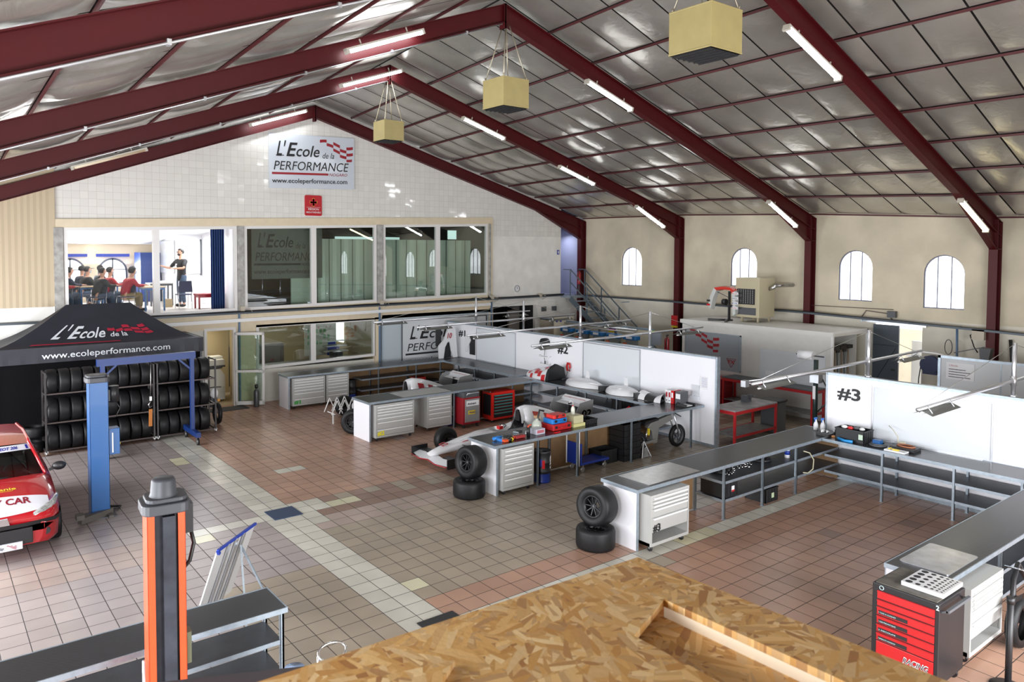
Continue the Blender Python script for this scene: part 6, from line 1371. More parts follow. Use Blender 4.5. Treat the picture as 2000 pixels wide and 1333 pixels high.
# tools on counter C left part
def case(lab, x0, y0, x1, y1, z0, z1, m_, latch=black):
    t = thing('tool_case', lab, 'tool case', ((x0+x1)/2, (y0+y1)/2, z0), group=None); b = MB(); b.rbox((x0, y0, z0), (x1, y1, z1), .03); b.build('shell', m_, t, bevel=.01)
    b = MB(); zc_ = (z0+z1)/2; b.box((x0+.06, y0-.008, zc_-.02), (x0+.12, y0, zc_+.03)); b.box((x1-.12, y0-.008, zc_-.02), (x1-.06, y0, zc_+.03)); b.build('latch', latch, t); b = MB(); xm = (x0+x1)/2; b.tube([(xm-.08, y0, zc_), (xm-.08, y0-.03, zc_), (xm+.08, y0-.03, zc_), (xm+.08, y0, zc_)], .011, 6); b.build('handle', m_, t)
case('large red tool case, bottom one of the stack on the counter', 5.62, -.52, 6.15, -.14, .972, 1.10, M('case_red', (.42, .012, .015), .35)); case('blue tool case in the middle of the stack of three cases', 5.64, -.48, 6.06, -.18, 1.102, 1.20, M('case_blue', (.01, .16, .50), .35)); case('small bright red tool case on top of the blue case', 5.70, -.46, 6.05, -.20, 1.202, 1.275, M('case_red2', (.60, .02, .015), .35))
b = MB(); b.tube([(5.60, -.16, 1.0), (5.58, -.10, 1.2), (5.66, -.06, 1.33), (5.76, -.08, 1.30)], .022, 8); tg(b, 'cable_coil', black, 'black bent cable standing behind the stack of tool cases', 'cable')
t = thing('plastic_bottle', 'white squeeze bottle with a bent straw on the stacked cream tubs', 'bottle', (6.37, -.32, 1.20)); b = MB(); b.lathe([(0, 1.198), (.042, 1.20), (.045, 1.30), (.03, 1.35), (.015, 1.37)], 16, c=(6.37, -.32, 0)); b.build('flask', M('milky_plastic', (.62, .62, .55), .3), t); b = MB(); b.cyl((6.37, -.32, 1.37), (6.37, -.32, 1.39), .018); b.build('cap', red, t); b = MB(); b.tube([(6.37, -.32, 1.39), (6.36, -.32, 1.47), (6.30, -.32, 1.50), (6.26, -.32, 1.45)], .005, 6); b.build('straw', whitep, t)
for i, (z0, z1, d_) in enumerate(((.972, 1.04, .03), (1.042, 1.12, 0), (1.122, 1.196, .0))):
    b = MB(); b.prism([(6.22-d_, -.50-d_), (6.50+d_, -.50-d_), (6.50+d_, -.16), (6.22-d_, -.16)], z0, z1, 'z'); b.build('plastic_tub', M('tub_cream', (.50, .46, .28), .45) if i else M('tub_yellowish', (.58, .55, .25), .4), label=['wide yellowish tub at the bottom of the tub stack', 'cream tub in the middle of the tub stack', 'cream tub at the top of the stack under the squeeze bottle'][i], cat='tub', group=None)
crate('plastic_crate', 'shallow black crate on the counter right of the cream tubs', 6.56, -.50, .972, 6.92, -.18, 1.06, None) if False else crate('plastic_crate', 'shallow black crate on the counter right of the cream tubs', 6.57, -.50, .972, 6.92, -.18, 1.07, 'black crates on the counters')
t = thing('power_tool', 'blue power drill lying at the counter end by the wheel stack', 'drill', (4.28, -.35, .975)); b = MB(); b.cyl((4.18, -.38, 1.01), (4.40, -.34, 1.01), .032, n=12); b.bar((4.26, -.40, 1.0), (4.30, -.55, .99), .05); b.build('body', M('tool_blue', (.01, .16, .50), .35), t); b = MB(); b.cyl((4.40, -.34, 1.01), (4.46, -.33, 1.01), .018); b.build('chuck', dgrey, t); b = MB(); b.box((4.27, -.62, .975), (4.37, -.53, 1.02)); b.build('battery', orange, t)
rnd = random.Random(11)
items = [('torch', 'black and yellow torch lying before the blue drill', 4.42, -.60, black, yellow), ('torch', 'black and orange torch lying beside the red pouch', 4.52, -.52, black, orange)]
for n_, lb, x, y, m1, m2 in items: b = MB(); b.cyl((x-.07, y, 1.0), (x+.05, y+.02, 1.0), .025, m=0); b.cyl((x+.05, y+.02, 1.0), (x+.08, y+.025, 1.0), .030, m=1); tg(b, n_, [m1, m2], lb, 'torch')
b = MB(); b.box((4.60, -.56, .975), (4.85, -.47, 1.03), R=None); tg(b, 'tool_pouch', M('pouch_red', (.30, .02, .02), .5), 'dark red pouch on the counter edge', 'pouch', bevel=.01)
for i, (x, y, lb, c1, c2, h) in enumerate([(4.98, -.48, 'orange handled spray can among the tools', black, orange, .17), (5.05, -.42, 'black spray can among the tools', black, dgrey, .15)]): b = MB(); b.cyl((x, y, .972), (x, y, .972+h), .03, m=0); b.cyl((x, y, .972+h), (x, y, 1.0+h), .015, m=1); b.bar((x, y, 1.0+h), (x+.07, y-.01, 1.02+h), .02, m=1); tg(b, 'spray_can', [c1, c2], lb, 'spray can')
b = MB(); b.box((5.14, -.54, .972), (5.38, -.36, 1.08)); b.box((5.17, -.545, 1.0), (5.35, -.54, 1.06), m=1); tg(b, 'plastic_box', [M('clear_box', (.50, .50, .58), .2), M('pink_print', (.45, .12, .15), .5)], 'clear plastic box with red print on the counter', 'box', bevel=.004)
t = thing('jerrican', 'milky plastic can left of the tool case stack', 'can', (5.42, -.2, .972)); b = MB(); b.lathe([(0, .973), (.10, .975), (.105, 1.08), (.08, 1.15), (.03, 1.18), (.03, 1.21), (0, 1.21)], 16, c=(5.44, -.22, 0)); b.build('body', M('milky_can', (.42, .44, .38), .25), t)
for i in range(7):
    x, y = 4.45+i*.12+rnd.random()*.04, -.36+rnd.random()*.25; b = MB(); a = rnd.random()*3; b.bar((x-.07*math.cos(a), y-.05*math.sin(a), .985), (x+.07*math.cos(a), y+.05*math.sin(a), .99), .025, .02); tg(b, 'hand_tool', [steel, black, dgrey, steel, galv, black, steel][i], 'small dark hand tool lying among the tools on the counter', 'hand tool', group='loose hand tools on the counter')
b = MB(); b.box((5.55, -.66, .972), (5.70, -.62, .99)); tg(b, 'marker_pen', red, 'small red marker at the counter edge below the red case', 'pen')
# under/inside shelves bay 1-2
b = MB(); b.box((8.3, 8.98, .30), (8.7, 9.3, .48)); tg(b, 'oil_can_rack', M('shelf_red', (.45, .03, .02), .4), 'small red tool box on the lower shelf of the farthest counter', 'tool box')
t = thing('tool_box', 'open red metal tool box on the shelf under the number 2 whiteboard', 'tool box', (9.7, .55, .64)); b = MB(); b.box((9.45, .35, .655), (9.75, .95, .72)); b.add([(9.45, .4, .72), (9.45, .55, .82), (9.45, .65, .72), (9.42, .4, .72), (9.42, .55, .82), (9.42, .65, .72)], [(0, 1, 2), (5, 4, 3), (0, 3, 4, 1), (1, 4, 5, 2)]); b.add([(9.45, .7, .72), (9.45, .82, .80), (9.45, .93, .72), (9.42, .7, .72), (9.42, .82, .80), (9.42, .93, .72)], [(0, 1, 2), (5, 4, 3), (0, 3, 4, 1), (1, 4, 5, 2)]); b.build('tray', red, t)
crate('plastic_crate', 'black bin on the shelf under the white pod panels', 9.42, 1.05, .655, 9.85, 1.40, .90, 'bins on the shelves')
# bay 3 shelf things
crate('plastic_crate', 'long black crate with red white label on the lower shelf of the number 3 counter', 6.45, -3.98, .355, 6.85, -3.5, .62, 'bins on the shelves'); b = MB(); b.box((6.66, -3.995, .44), (6.74, -3.99, .54)); b.box((6.66, -3.997, .44), (6.74, -3.995, .47), m=1); tg(b, 'crate_label', [paper, red], 'small red and white label on the black crate in the shelf', 'label')
crate('plastic_crate', 'black crate with label standing on the floor under the shelf', 7.75, -3.98, 0, 8.15, -3.55, .26, 'bins on the shelves'); b = MB(); b.box((7.92, -3.995, .08), (8.0, -3.99, .17)); tg(b, 'crate_label', [M('pale_green_paper', (.5, .6, .4), .5)], 'pale label on the black crate standing on the floor', 'label')
for i in range(10):
    b = MB(); x = 6.72+i*.10; y = -3.85+rnd.random()*.2; b.tube([(x, y-.04, .70), (x+.03, y-.02, .70+.03*rnd.random()), (x+.05, y+.03, .70), (x, y+.05, .69)], .018, 6); tg(b, 'metal_fitting', chrome, 'shiny metal fitting on the upper shelf of the number 3 counter', 'fitting', group='metal fittings on the shelf')
for x, lb in ((6.9, 'left'), (8.15, 'right')): b = MB(); b.lathe([(.14, .665), (.20, .665), (.20, .71), (.14, .71), (.14, .665)], 24, c=(x, -3.6, 0)); tg(b, 'cable_ring', black, 'black ring of hose, %s one on the upper shelf of the number 3 counter' % lb, 'hose')
b = MB(); b.tube([(8.95, -4.02, .80), (9.1, -4.06, .75), (9.22, -4.08, .6), (9.2, -4.08, .42), (9.05, -4.06, .36), (8.95, -4.02, .38)], .012, 6); tg(b, 'cable', M('beige_cable', (.5, .47, .33), .5), 'beige cable hanging from the shelf corner of the number 3 counter', 'cable')
b = MB(); b.cyl((8.75, -3.8, .66), (8.75, -3.8, .86), .05, m=0); b.cyl((8.75, -3.8, .72), (8.75, -3.8, .80), .052, m=1); b.cyl((8.75, -3.8, .86), (8.75, -3.8, .88), .04, m=2); tg(b, 'spray_can', [paper, nblue, red], 'white blue and red can on the shelf at the number 3 counter', 'can')
# on the number 3 back counter
for i, (x, y, lb) in enumerate([(10.12, -3.62, 'left'), (10.17, -3.74, 'right')]): t = thing('spray_bottle', 'white spray bottle with blue head at the number 3 corner, %s one' % lb, 'spray bottle', (x, y, .97)); b = MB(); b.lathe([(0, .972), (.045, .974), (.047, 1.08), (.02, 1.16), (.016, 1.19)], 14, c=(x, y, 0)); b.build('bottle', paper, t); b = MB(); b.box((x-.05, y-.015, 1.19), (x+.025, y+.015, 1.23)); b.bar((x-.03, y, 1.19), (x-.04, y, 1.14), .012); b.build('trigger_head', M('trigger_blue', (.02, .15, .55), .4), t)
t = thing('parts_tray', 'black tray with white parts on the counter beside number 3', 'tray', (9.9, -4.0, .97)); b = MB(); b.box((9.72, -4.10, .972), (10.12, -3.84, 1.02)); b.build('tray', black, t)
for i in range(6): b = MB(); x, y = 9.78+rnd.random()*.28, -4.06+rnd.random()*.18; b.tube([(x, y, 1.03), (x+.03, y+.02, 1.06), (x+.06, y-.01, 1.03)], .016, 6); b.build('contents', whitep, t)
b = MB(); b.box((9.8, -4.32, .972), (9.88, -4.12, 1.0)); tg(b, 'wooden_block', M('orange_wood', (.5, .2, .05), .5), 'small orange brown wooden block on the number 3 counter', 'block')
c_ = crate('plastic_crate', 'black crate full of tools on the counter in front of number 3', 9.75, -4.78, .972, 10.12, -4.22, 1.20, 'bins on the shelves')
for i, (m_, z) in enumerate(((paper, 1.22), (red, 1.2), (dgrey, 1.21), (whitep, 1.19))): b = MB(); b.ball((9.85+.05*i, -4.35-.09*i, z), (.05, .06, .035), 10); b.build('contents', m_, c_)
b = MB(); b.box((9.738, -4.76, 1.04), (9.742, -4.68, 1.14)); b.build('label', M('label_green', (.5, .62, .5), .5), c_)
b = MB(); b.tube([(9.72, -4.30, 1.0), (9.66, -4.45, .985), (9.68, -4.6, .99)], .03, 6); tg(b, 'blue_glove', M('glove_blue', (.02, .25, .60), .4), 'bright blue glove beside the crate full of tools', 'glove')
t = thing('hose_coil', 'grey coil with blue pump on the counter', 'hose', (9.85, -5.0, .97)); b = MB(); b.tube([(9.85+.14*math.cos(a), -5.0+.14*math.sin(a), .99) for a in [i*PI/8 for i in range(16)]], .018, 8, closed=True); b.tube([(9.85+.12*math.cos(a), -5.0+.12*math.sin(a), 1.015) for a in [i*PI/8 for i in range(16)]], .014, 8, closed=True); b.build('coil', dgrey, t); b = MB(); b.box((9.78, -5.06, .99), (9.92, -4.92, 1.09)); b.build('pump', blue, t, bevel=.01)
t = thing('parts_tray', 'black tray holding brown belt coil left of the whiteboard foot', 'tray', (9.95, -5.42, .97)); b = MB(); b.box((9.82, -5.65, .972), (10.12, -5.22, 1.03)); b.build('tray', black, t); b = MB(); b.tube([(9.97+.09*math.cos(a), -5.45+.15*math.sin(a), 1.045) for a in [i*PI/8 for i in range(16)]], .016, 8, closed=True); b.build('belt_coil', M('belt_brown', (.32, .12, .06), .5), t)
t = thing('parts_tray', 'small white tray with yellow bits on the front edge of the counter', 'tray', (9.7, -5.4, .97)); b = MB(); b.box((9.60, -5.58, .972), (9.78, -5.22, 1.0)); b.build('tray', paper, t); b = MB(); b.box((9.64, -5.45, 1.0), (9.70, -5.35, 1.02)); b.box((9.66, -5.3, 1.0), (9.74, -5.27, 1.02)); b.build('contents', yellow, t)
b = MB(); b.tube([(10.1, -5.25, 1.03), (10.15, -5.22, 1.15), (10.2, -5.1, 1.26), (10.27, -5.0, 1.30)], .008, 6); tg(b, 'wire', M('beige_cable', (.5, .47, .33), .5), 'thin beige wire rising from the counter', 'wire')
b = MB(); b.cyl((10.15, -5.30, .975), (10.15, -5.30, 1.06), .06); tg(b, 'tape_roll', M('tape_cream', (.6, .55, .4), .5), 'cream roll of tape behind the belt coil', 'tape')
# ============================================================ BOOTH AND THE RIGHT SIDE
t = thing('white_booth', 'white flat roofed panel booth standing before the right wall', 'booth', (16, 1, 0)); bx0, bx1, by0, by1, bz = 15.0, 16.95, -1.38, 3.62, 2.47
bw = M('booth_white', (.66, .65, .62), .45, noise=.03); b = MB()
b.box((bx0, by0, .02), (bx0+.08, by1, bz-.1)); b.box((bx0, by1-.08, 0), (bx1, by1, bz-.1)); b.box((bx1-.05, by0+.3, 0), (bx1, by1, bz-.1)); b.box((bx0+.08, .6, 0), (bx1, .65, bz-.1)); b.build('wall_panel', bw, t)
b = MB(); b.box((bx0-.02, by0-.02, bz-.12), (bx1, by1, bz)); b.build('roof', M('booth_roof', (.70, .69, .66), .5, noise=.06, nscale=1.0), t)
b = MB(); b.bar((bx0+.02, by0, 0), (bx0+.02, by0, bz), .06); b.bar((bx1-.03, by0, 0), (bx1-.03, by0, bz), .05); b.bar((bx0, by0, bz-.02), (bx1, by0, bz-.02), .05); b.build('frame', whitep, t)
b = MB(); b.box((bx0-.03, 1.42, 1.05), (bx0-.005, 3.36, 2.10)); b.build('grey_window', M('grey_blue_panel', (.28, .31, .34), .3), t)
b = MB(); 
for a, c in (((1.38, 1.02), (3.40, 1.05)), ((1.38, 2.10), (3.40, 2.13)), ((1.38, 1.02), (1.42, 2.13)), ((3.36, 1.02), (3.40, 2.13))): b.box((bx0-.04, a[0], a[1]), (bx0-.005, c[0], c[1]))
b.build('window_frame', galv, t); b = MB(); flagpts(0, 0, .62, b, 0, (0, -1, 0), (0, 0, 1), Vector((bx0-.034, 3.22, 1.68))); b.build('flag_emblem', M('sign_red', (.30, .012, .02), .4), t)
b = MB(); b.tube([(bx0-.036, 1.86, 1.40), (bx0-.036, 1.54, 1.40), (bx0-.036, 1.70, 1.14)], .010, 5, closed=True); b.text('FX', (bx0-.034, 1.80, 1.25), (0, -1, 0), (0, 0, 1), height=.11, width=.22, bold=.02); b.build('emblem', rink, t)
b = MB(); b.box((bx0-.025, -1.22, .95), (bx0-.005, .75, 1.82)); b.build('white_board', wbm, t); b = MB(); b.box((bx0-.035, .30, 1.08), (bx0-.026, .55, 1.2)); b.build('small_sign', paper, t)
# brooms in the open end
t = thing('broom_rack', 'rack of dark brooms and shovels hanging in the open end of the booth', 'broom rack', (15.9, -1.0, 1.7))
b = MB(); b.bar((15.15, -.9, 1.86), (16.85, -.9, 1.86), .03); b.build('rail', galv, t)
for i in range(13):
    x = 15.22+i*.125; a = .10*math.sin(i*2.1); c = MB(); c.tube([(x, -.95, 1.90), (x+a, -.98, .55)], .013, 6, m=0); 
    if i % 3 == 0: c.box((x-.14, -1.02, 1.88), (x+.14, -.92, 1.98), m=1)
    elif i % 3 == 1: c.box((x-.09, -1.0, 1.80), (x+.09, -.96, 2.02), m=1)
    c.build('broom', [[M('handle_wood', (.30, .18, .09), .5), dgrey, galv][i % 3], M('bristle_dark', (.03, .025, .022), .8)], t)
# heater on wall above booth
t = thing('unit_heater', 'cream unit heater with a black louvre on the right wall above the booth', 'heater', (16.6, 1.9, 2.75)); hc = M('heater_cream', (.50, .44, .30), .45)
b = MB(); b.box((15.75, 1.30, 2.62), (16.6, 2.12, 3.84)); b.build('casing', hc, t, bevel=.015)
b = MB(); b.box((15.735, 1.44, 3.02), (15.75, 2.05, 3.50)); 
for i in range(8): b.box((15.72, 1.44, 3.04+i*.058), (15.735, 2.05, 3.055+i*.058))
b.build('louvre', black, t); b = MB(); b.box((15.735, 1.40, 2.70), (15.75, 2.08, 2.92)); b.build('lower_panel', dgrey, t); b = MB()
for i in range(7): b.box((15.725, 1.50+i*.08, 3.04), (15.73, 1.515+i*.08, 3.48))
b.build('vertical_vane', grey, t); b = MB(); b.tube([(16.3, 1.30, 3.5), (16.3, 1.16, 3.55), (16.32, 1.12, 3.6), (17.3, 1.12, 3.6)], .06, 10); b.build('flue_pipe', steel, t)
b = MB(); b.bar((16.55, 1.45, 2.47), (16.55, 1.45, 2.62), .05); b.bar((16.55, 2.0, 2.47), (16.55, 2.0, 2.62), .05); b.bar((15.95, 1.45, 2.47), (15.95, 1.45, 2.62), .05); b.bar((15.95, 2.0, 2.47), (15.95, 2.0, 2.62), .05); b.build('bracket', hc, t)
# bumper trophy on stand
t = thing('display_bumper', 'red and white race bumper with sponsor stickers on a black stand on the booth', 'bumper display', (16.0, 2.5, 2.47))
b = MB(); pr = [(2.95, 2.82, .10), (2.92, 3.05, .14), (2.82, 3.32, .22), (2.55, 3.42, .30), (2.2, 3.42, .30), (1.98, 3.34, .24), (1.92, 3.02, .15), (1.92, 2.78, .12)]
P_ = [(2.98, 2.90), (2.90, 3.25), (2.78, 3.50), (2.5, 3.54), (2.18, 3.52), (2.02, 3.42), (1.98, 3.1), (1.98, 2.72)]
# arch in the y-z plane, depth in x
for nm, lo, hi, mt in (('left_wing', 0, 2, 0), ('top', 2, 5, 1), ('right_wing', 5, 7, 0)):
    b = MB(); b.loft([[(15.55, P_[i][0], P_[i][1]), (15.75, P_[i][0]+.02, P_[i][1]+.02), (15.75, P_[i][0]-.10*(1 if i < 3 else -1)*(0 if 3 <= i <= 4 else 1), P_[i][1]-.10), (15.55, P_[i][0]-.10*(1 if i < 3 else -1)*(0 if 3 <= i <= 4 else 1), P_[i][1]-.08)] for i in range(lo, hi+1)], smooth=False); b.build(nm, [M('bumper_white', (.60, .62, .60), .35), M('bumper_red', (.62, .03, .015), .3)][mt], t)
for i, m_ in enumerate((red, nblue, ink, red)): b = MB(); b.box((15.535, 1.88, 2.86+i*.15), (15.546, 2.09, 2.94+i*.15)); b.text(('TOTAL', 'M', 'PRO', 'ELF')[i], (15.532, 2.08, 2.88+i*.15), (0, -1, 0), (0, 0, 1), height=.035, width=.16, m=1); b.build('sponsor_sticker', [paper, m_], t)
for i, m_ in enumerate((red, ink)): b = MB(); b.box((15.535, 2.90, 2.92+i*.13), (15.546, 3.02, 2.98+i*.13)); b.build('sponsor_sticker', m_, t)
b = MB(); b.bar((15.7, 2.30, 2.52), (15.7, 2.30, 3.40), .06); b.cyl((15.66, 2.38, 3.06), (15.66, 2.50, 3.06), .10); b.bar((15.25, 2.75, 2.50), (15.70, 2.3, 2.50), .06); b.bar((15.15, 2.05, 2.50), (15.70, 2.35, 2.50), .06); b.bar((15.45, 2.9, 2.50), (15.72, 2.18, 2.50), .05); b.bar((15.7, 2.3, 3.2), (15.65, 2.8, 3.4), .02); b.build('stand', black, t)
# tables, bin, press, long red bench
def metal_table(lab, x0, x1, y0, y1, z, zs, topm):
    t = thing('steel_workbench', lab, 'work table', ((x0+x1)/2, (y0+y1)/2, 0), group='red framed work tables'); b = MB(); b.box((x0, y0, z-.03), (x1, y1, z)); b.build('table_top', topm, t)
    b = MB(); b.bar((x0, y0+.03, z-.07), (x1, y0+.03, z-.07), .05, .08); b.bar((x0, y1-.03, z-.07), (x1, y1-.03, z-.07), .05, .08); b.bar((x0+.03, y0, z-.07), (x0+.03, y1, z-.07), .05, .08); b.bar((x1-.03, y0, z-.07), (x1-.03, y1, z-.07), .05, .08)
    b.bar((x0, y0+.03, zs), (x1, y0+.03, zs), .04, .05); b.bar((x0, y1-.03, zs), (x1, y1-.03, zs), .04, .05); b.build('frame', M('table_red', (.45, .015, .02), .4), t)
    for x in (x0+.03, x1-.03):
        for y in (y0+.03, y1-.03): b = MB(); b.bar((x, y, 0), (x, y, z-.03), .05); b.build('leg', M('table_red', (.45, .015, .02), .4), t)
    b = MB(); b.box((x0+.03, y0+.03, zs), (x1-.03, y1-.03, zs+.02)); b.build('lower_shelf', M('worn_steel', (.22, .23, .23), .45, .4, noise=.3, nscale=7), t); return t
metal_table('red framed work table with worn steel top between the two partitions', 10.75, 12.55, -1.30, -.60, .87, .22, M('worn_top', (.36, .35, .37), .35, .4, noise=.3, nscale=5))
metal_table('long red framed bench with black top against the white booth', 14.3, 14.95, -1.25, 1.55, .95, .28, dgrey)
metal_table('red framed bench with black top at the far end of the booth', 14.3, 14.95, 2.2, 4.2, .95, .28, dgrey)
t = thing('bench_vise', 'small black bench vise on the worn steel work table', 'vise', (12.05, -.75, .87)); b = MB(); b.box((11.9, -.85, .87), (12.1, -.68, .93)); b.box((11.88, -.84, .93), (12.0, -.70, 1.03)); b.box((12.06, -.84, .93), (12.12, -.70, 1.03)); b.bar((12.0, -.77, .97), (12.3, -.77, .97), .03); b.build('body', dgrey, t); b = MB(); b.bar((12.3, -.85, .97), (12.3, -.69, .97), .015); b.build('handle', steel, t)
t = thing('waste_bin', 'tall grey waste bin with a black lid beside the worn steel table', 'bin', (12.95, -.95, 0)); b = MB(); b.box((12.72, -1.15, .02), (13.2, -.72, .78)); b.build('body', M('bin_grey', (.085, .095, .105), .45), t, bevel=.015); b = MB(); b.box((12.70, -1.17, .78), (13.22, -.70, .84)); b.bar((12.75, -1.19, .82), (13.15, -1.19, .82), .03); b.build('lid', black, t)
t = cabinet('dark red drawer chest under the booth bench', 14.35, 14.95, 1.62, .5, .0, .85, [1, 1, 1, 1.4, 1.6], body=dred, front=dred, handle=dred, casters=False, name='tool_chest', group='tool chests')
t = thing('tyre_changer', 'black tyre changer column with a long arm holding a white paper roll', 'machine', (13.4, -2.3, 0)); X_, Y_ = 12.6, -2.25
b = MB(); b.cyl((X_, Y_, 0), (X_, Y_, 2.05), .055, n=16); b.box((X_-.2, Y_-.2, 0), (X_+.2, Y_+.2, .06)); b.build('column', M('green_black', (.012, .03, .03), .35), t)
b = MB(); b.cyl((X_-.02, Y_+.05, 2.14), (X_-.02, Y_+.42, 2.14), .11, n=18); b.build('paper_roll', paper, t); b = MB(); b.cyl((X_-.02, Y_-.2, 2.14), (X_-.02, Y_+.5, 2.14), .015); b.build('roll_axle', black, t)
b = MB(); b.bar((X_+.2, Y_-.15, 1.72), (X_-.3, Y_+.2, 1.72), .10, .05); b.box((X_-.1, Y_-.12, 1.50), (X_+.1, Y_+.1, 1.70)); b.build('clamp_head', alu, t); b = MB(); b.box((X_-.062, Y_-.03, 1.1), (X_-.056, Y_+.04, 1.42)); b.build('label', paper, t)
b = MB(); b.tube([(X_+.1, Y_-.1, 1.6), (X_+.15, Y_-.25, 1.3), (X_+.12, Y_-.2, 1.0), (X_, Y_-.06, .8)], .018, 6); b.tube([(X_+.2, Y_-.2, 1.6), (X_+.3, Y_-.4, 1.2), (X_+.1, Y_-.1, .9)], .018, 6); b.build('hose', black, t)
b = MB(); b.tube([(X_, Y_, 1.76), (10.2, -1.9, 1.72)], .02, 8); b.tube([(X_, Y_+.03, 1.70), (10.2, -1.87, 1.66)], .014, 8); b.box((10.15, -1.95, 1.60), (10.3, -1.83, 1.74)); b.build('arm', alu, t)
# far right partition
t = thing('partition_wall', 'grey white partition with a printed notice at the far right', 'partition wall', (15.1, -6, 0)); b = MB(); b.box((15.0, -9.5, 0), (15.08, -4.02, 2.13)); b.build('panel', M('panel_grey_white', (.56, .58, .60), .35), t); b = MB(); b.box((14.98, -9.5, 2.11), (15.10, -4.0, 2.17)); b.box((14.98, -4.06, 0), (15.10, -4.0, 2.17)); b.box((14.99, -5.32, 0), (15.0, -5.30, 2.13)); b.build('frame', galv, t)
b = MB(); b.box((14.985, -4.78, 1.63), (14.997, -4.18, 2.03)); b.text("L'Ecole", (14.982, -4.25, 1.94), (0, -1, 0), (0, 0, 1), height=.035, width=.18, m=2)
for i in range(4): b.box((14.98, -4.70+.1*(i % 2), 1.68+i*.06), (14.984, -4.24, 1.695+i*.06), m=1)
tg(b, 'paper_notice', [paper, ink, rink], 'printed notice with black lines on the far right partition', 'notice')
arm(-8.6, 14.0, 16.0, 2.5, 'short pole on the far right partition') if False else None
b = MB(); b.tube([(15.04, -4.1, 2.17), (15.0, -3.95, 2.20), (14.9, -3.5, 2.22)], .02, 6); b.cyl((14.9, -3.5, 2.10), (14.9, -3.5, 2.18), .06); b.box((14.75, -3.6, 2.08), (15.05, -3.35, 2.10)); tg(b, 'clamp_lamp', [whitep], 'small white lamp clamped on the end of the far right partition', 'lamp')
t = thing('hose_reel', 'dark blue hose reel on the wall right of the grey door', 'hose reel', (17.2, -2.85, 1.4)); b = MB(); b.cyl((17.05, -2.98, 1.62), (17.3, -2.98, 1.62), .24, n=22); b.box((17.1, -3.15, 1.35), (17.37, -2.8, 1.55)); b.build('housing', M('reel_navy', (.01, .02, .08), .35), t); b = MB(); b.tube([(17.1, -2.76, 1.6), (17.12, -2.70, 1.2), (17.12, -2.7, .5)], .014, 6); b.tube([(17.1, -3.2, 1.5), (17.15, -3.25, 1.2), (17.12, -3.1, .95), (17.12, -3.12, .5)], .016, 6); b.build('hose', black, t)
t = thing('electric_box', 'beige box on the red column at the far right', 'electric box', (17.0, -4.35, 2.4)); b = MB(); b.box((16.9, -4.30, 2.42), (17.04, -4.02, 2.68)); b.build('casing', M('box_beige', (.45, .40, .32), .5), t); b = MB(); b.tube([(17.1, -4.1, 2.6), (17.15, -3.9, 2.5), (17.2, -3.98, 2.2), (17.25, -4.05, 2.05)], .015, 6); b.build('cable', black, t)
b = MB(); b.prism([(-4.84, 2.17), (-5.02, 2.17), (-5.06, 2.42), (-4.82, 2.42)], 15.10, 15.30, 'x'); b.bar((15.2, -4.9, 2.44), (15.1, -4.3, 2.25), .02); tg(b, 'black_funnel', black, 'black bucket shaped hood above the far right partition', 'hood')
b = MB(); b.tube([(17.3, -4.75, 2.45), (17.28, -4.8, 2.0), (17.3, -4.85, 1.4)], .04, 8); tg(b, 'cable_bundle', black, 'black cable bundle hanging right of the red column', 'cable bundle')
# exterior behind the open door, the sliding grey door
b = MB(); b.box((XR-.08, -2.08, .02), (XR-.02, -1.38, 2.58)); dr = struct(b, 'door_2', M('door_slate', (.055, .07, .09), .45)); OFF[dr.name] = Vector((0, 0, 0))
b = MB(); b.bar((XR-.09, -2.02, 1.95), (XR-.09, -1.44, .9), .012); b.box((XR-.10, -2.0, 1.3), (XR-.08, -1.9, 1.34)); b.bar((XR-.09, -2.05, 2.0), (XR-.09, -1.4, 2.0), .012); b.build('brace', black, dr)
b = MB(); b.bar((XR-.1, -1.2, 2.66), (XR-.1, -2.8, 2.62), .05, .06); struct(b, 'trim_6', alu)
g = MB(); g.box((20.5, -8, -.1), (20.6, 4, 2.2)); struct(g, 'wall_outside', M('outside_block_wall', (.80, .74, .62), .8, noise=.1, nscale=2)); g = MB(); g.box((18.0, -14, -.2), (24, 14, -.02)); struct(g, 'floor_outside', M('outside_ground', (.45, .43, .4), .8)); g = MB(); g.box((18.2, -2.35, 0), (18.25, -2.05, 2.1)); struct(g, 'trim_7', whitep)
# column red box and extinguishers
def extinguisher(lab, x, y, z, post=None):
    t = thing('fire_extinguisher', lab, 'fire extinguisher', (x, y, z), group=None); er = M('extinguisher_red', (.30, .008, .015), .3); b = MB(); b.lathe([(0, z), (.075, z), (.08, z+.02), (.08, z+.42), (.06, z+.48), (.025, z+.50), (.025, z+.54), (0, z+.54)], 16, c=(x, y, 0)); b.build('cylinder', er, t); b = MB(); b.bar((x-.05, y, z+.55), (x+.07, y, z+.57), .025); b.tube([(x, y, z+.54), (x-.06, y-.05, z+.60), (x-.10, y-.06, z+.5), (x-.10, y-.06, z+.15)], .012, 6); b.build('hose', black, t); b = MB(); b.cyl((x, y, z+.44), (x, y, z+.47), .062, m=0); b.build('collar', yellow, t)
    if post: b = MB(); b.bar((x, y, post), (x, y, z), .04); b.box((x-.12, y-.12, post), (x+.12, y+.12, post+.02)); b.build('stand', dgrey, t)
    return t
extinguisher('dark red fire extinguisher at the left corner of the white booth', 14.75, 3.95, 1.35, .001); extinguisher('dark red fire extinguisher hanging at the top of the stairs', 16.75, 10.02, 3.3, 2.86)
b = MB(); b.box((14.85, 4.3, 1.55), (14.9, 4.75, 1.95)); b.box((14.84, 4.45, 1.97), (14.9, 4.65, 2.0), m=1); tg(b, 'grey_board', [M('board_slate', (.30, .34, .40), .5), lime], 'grey board beside the fire extinguisher at the booth corner', 'board')
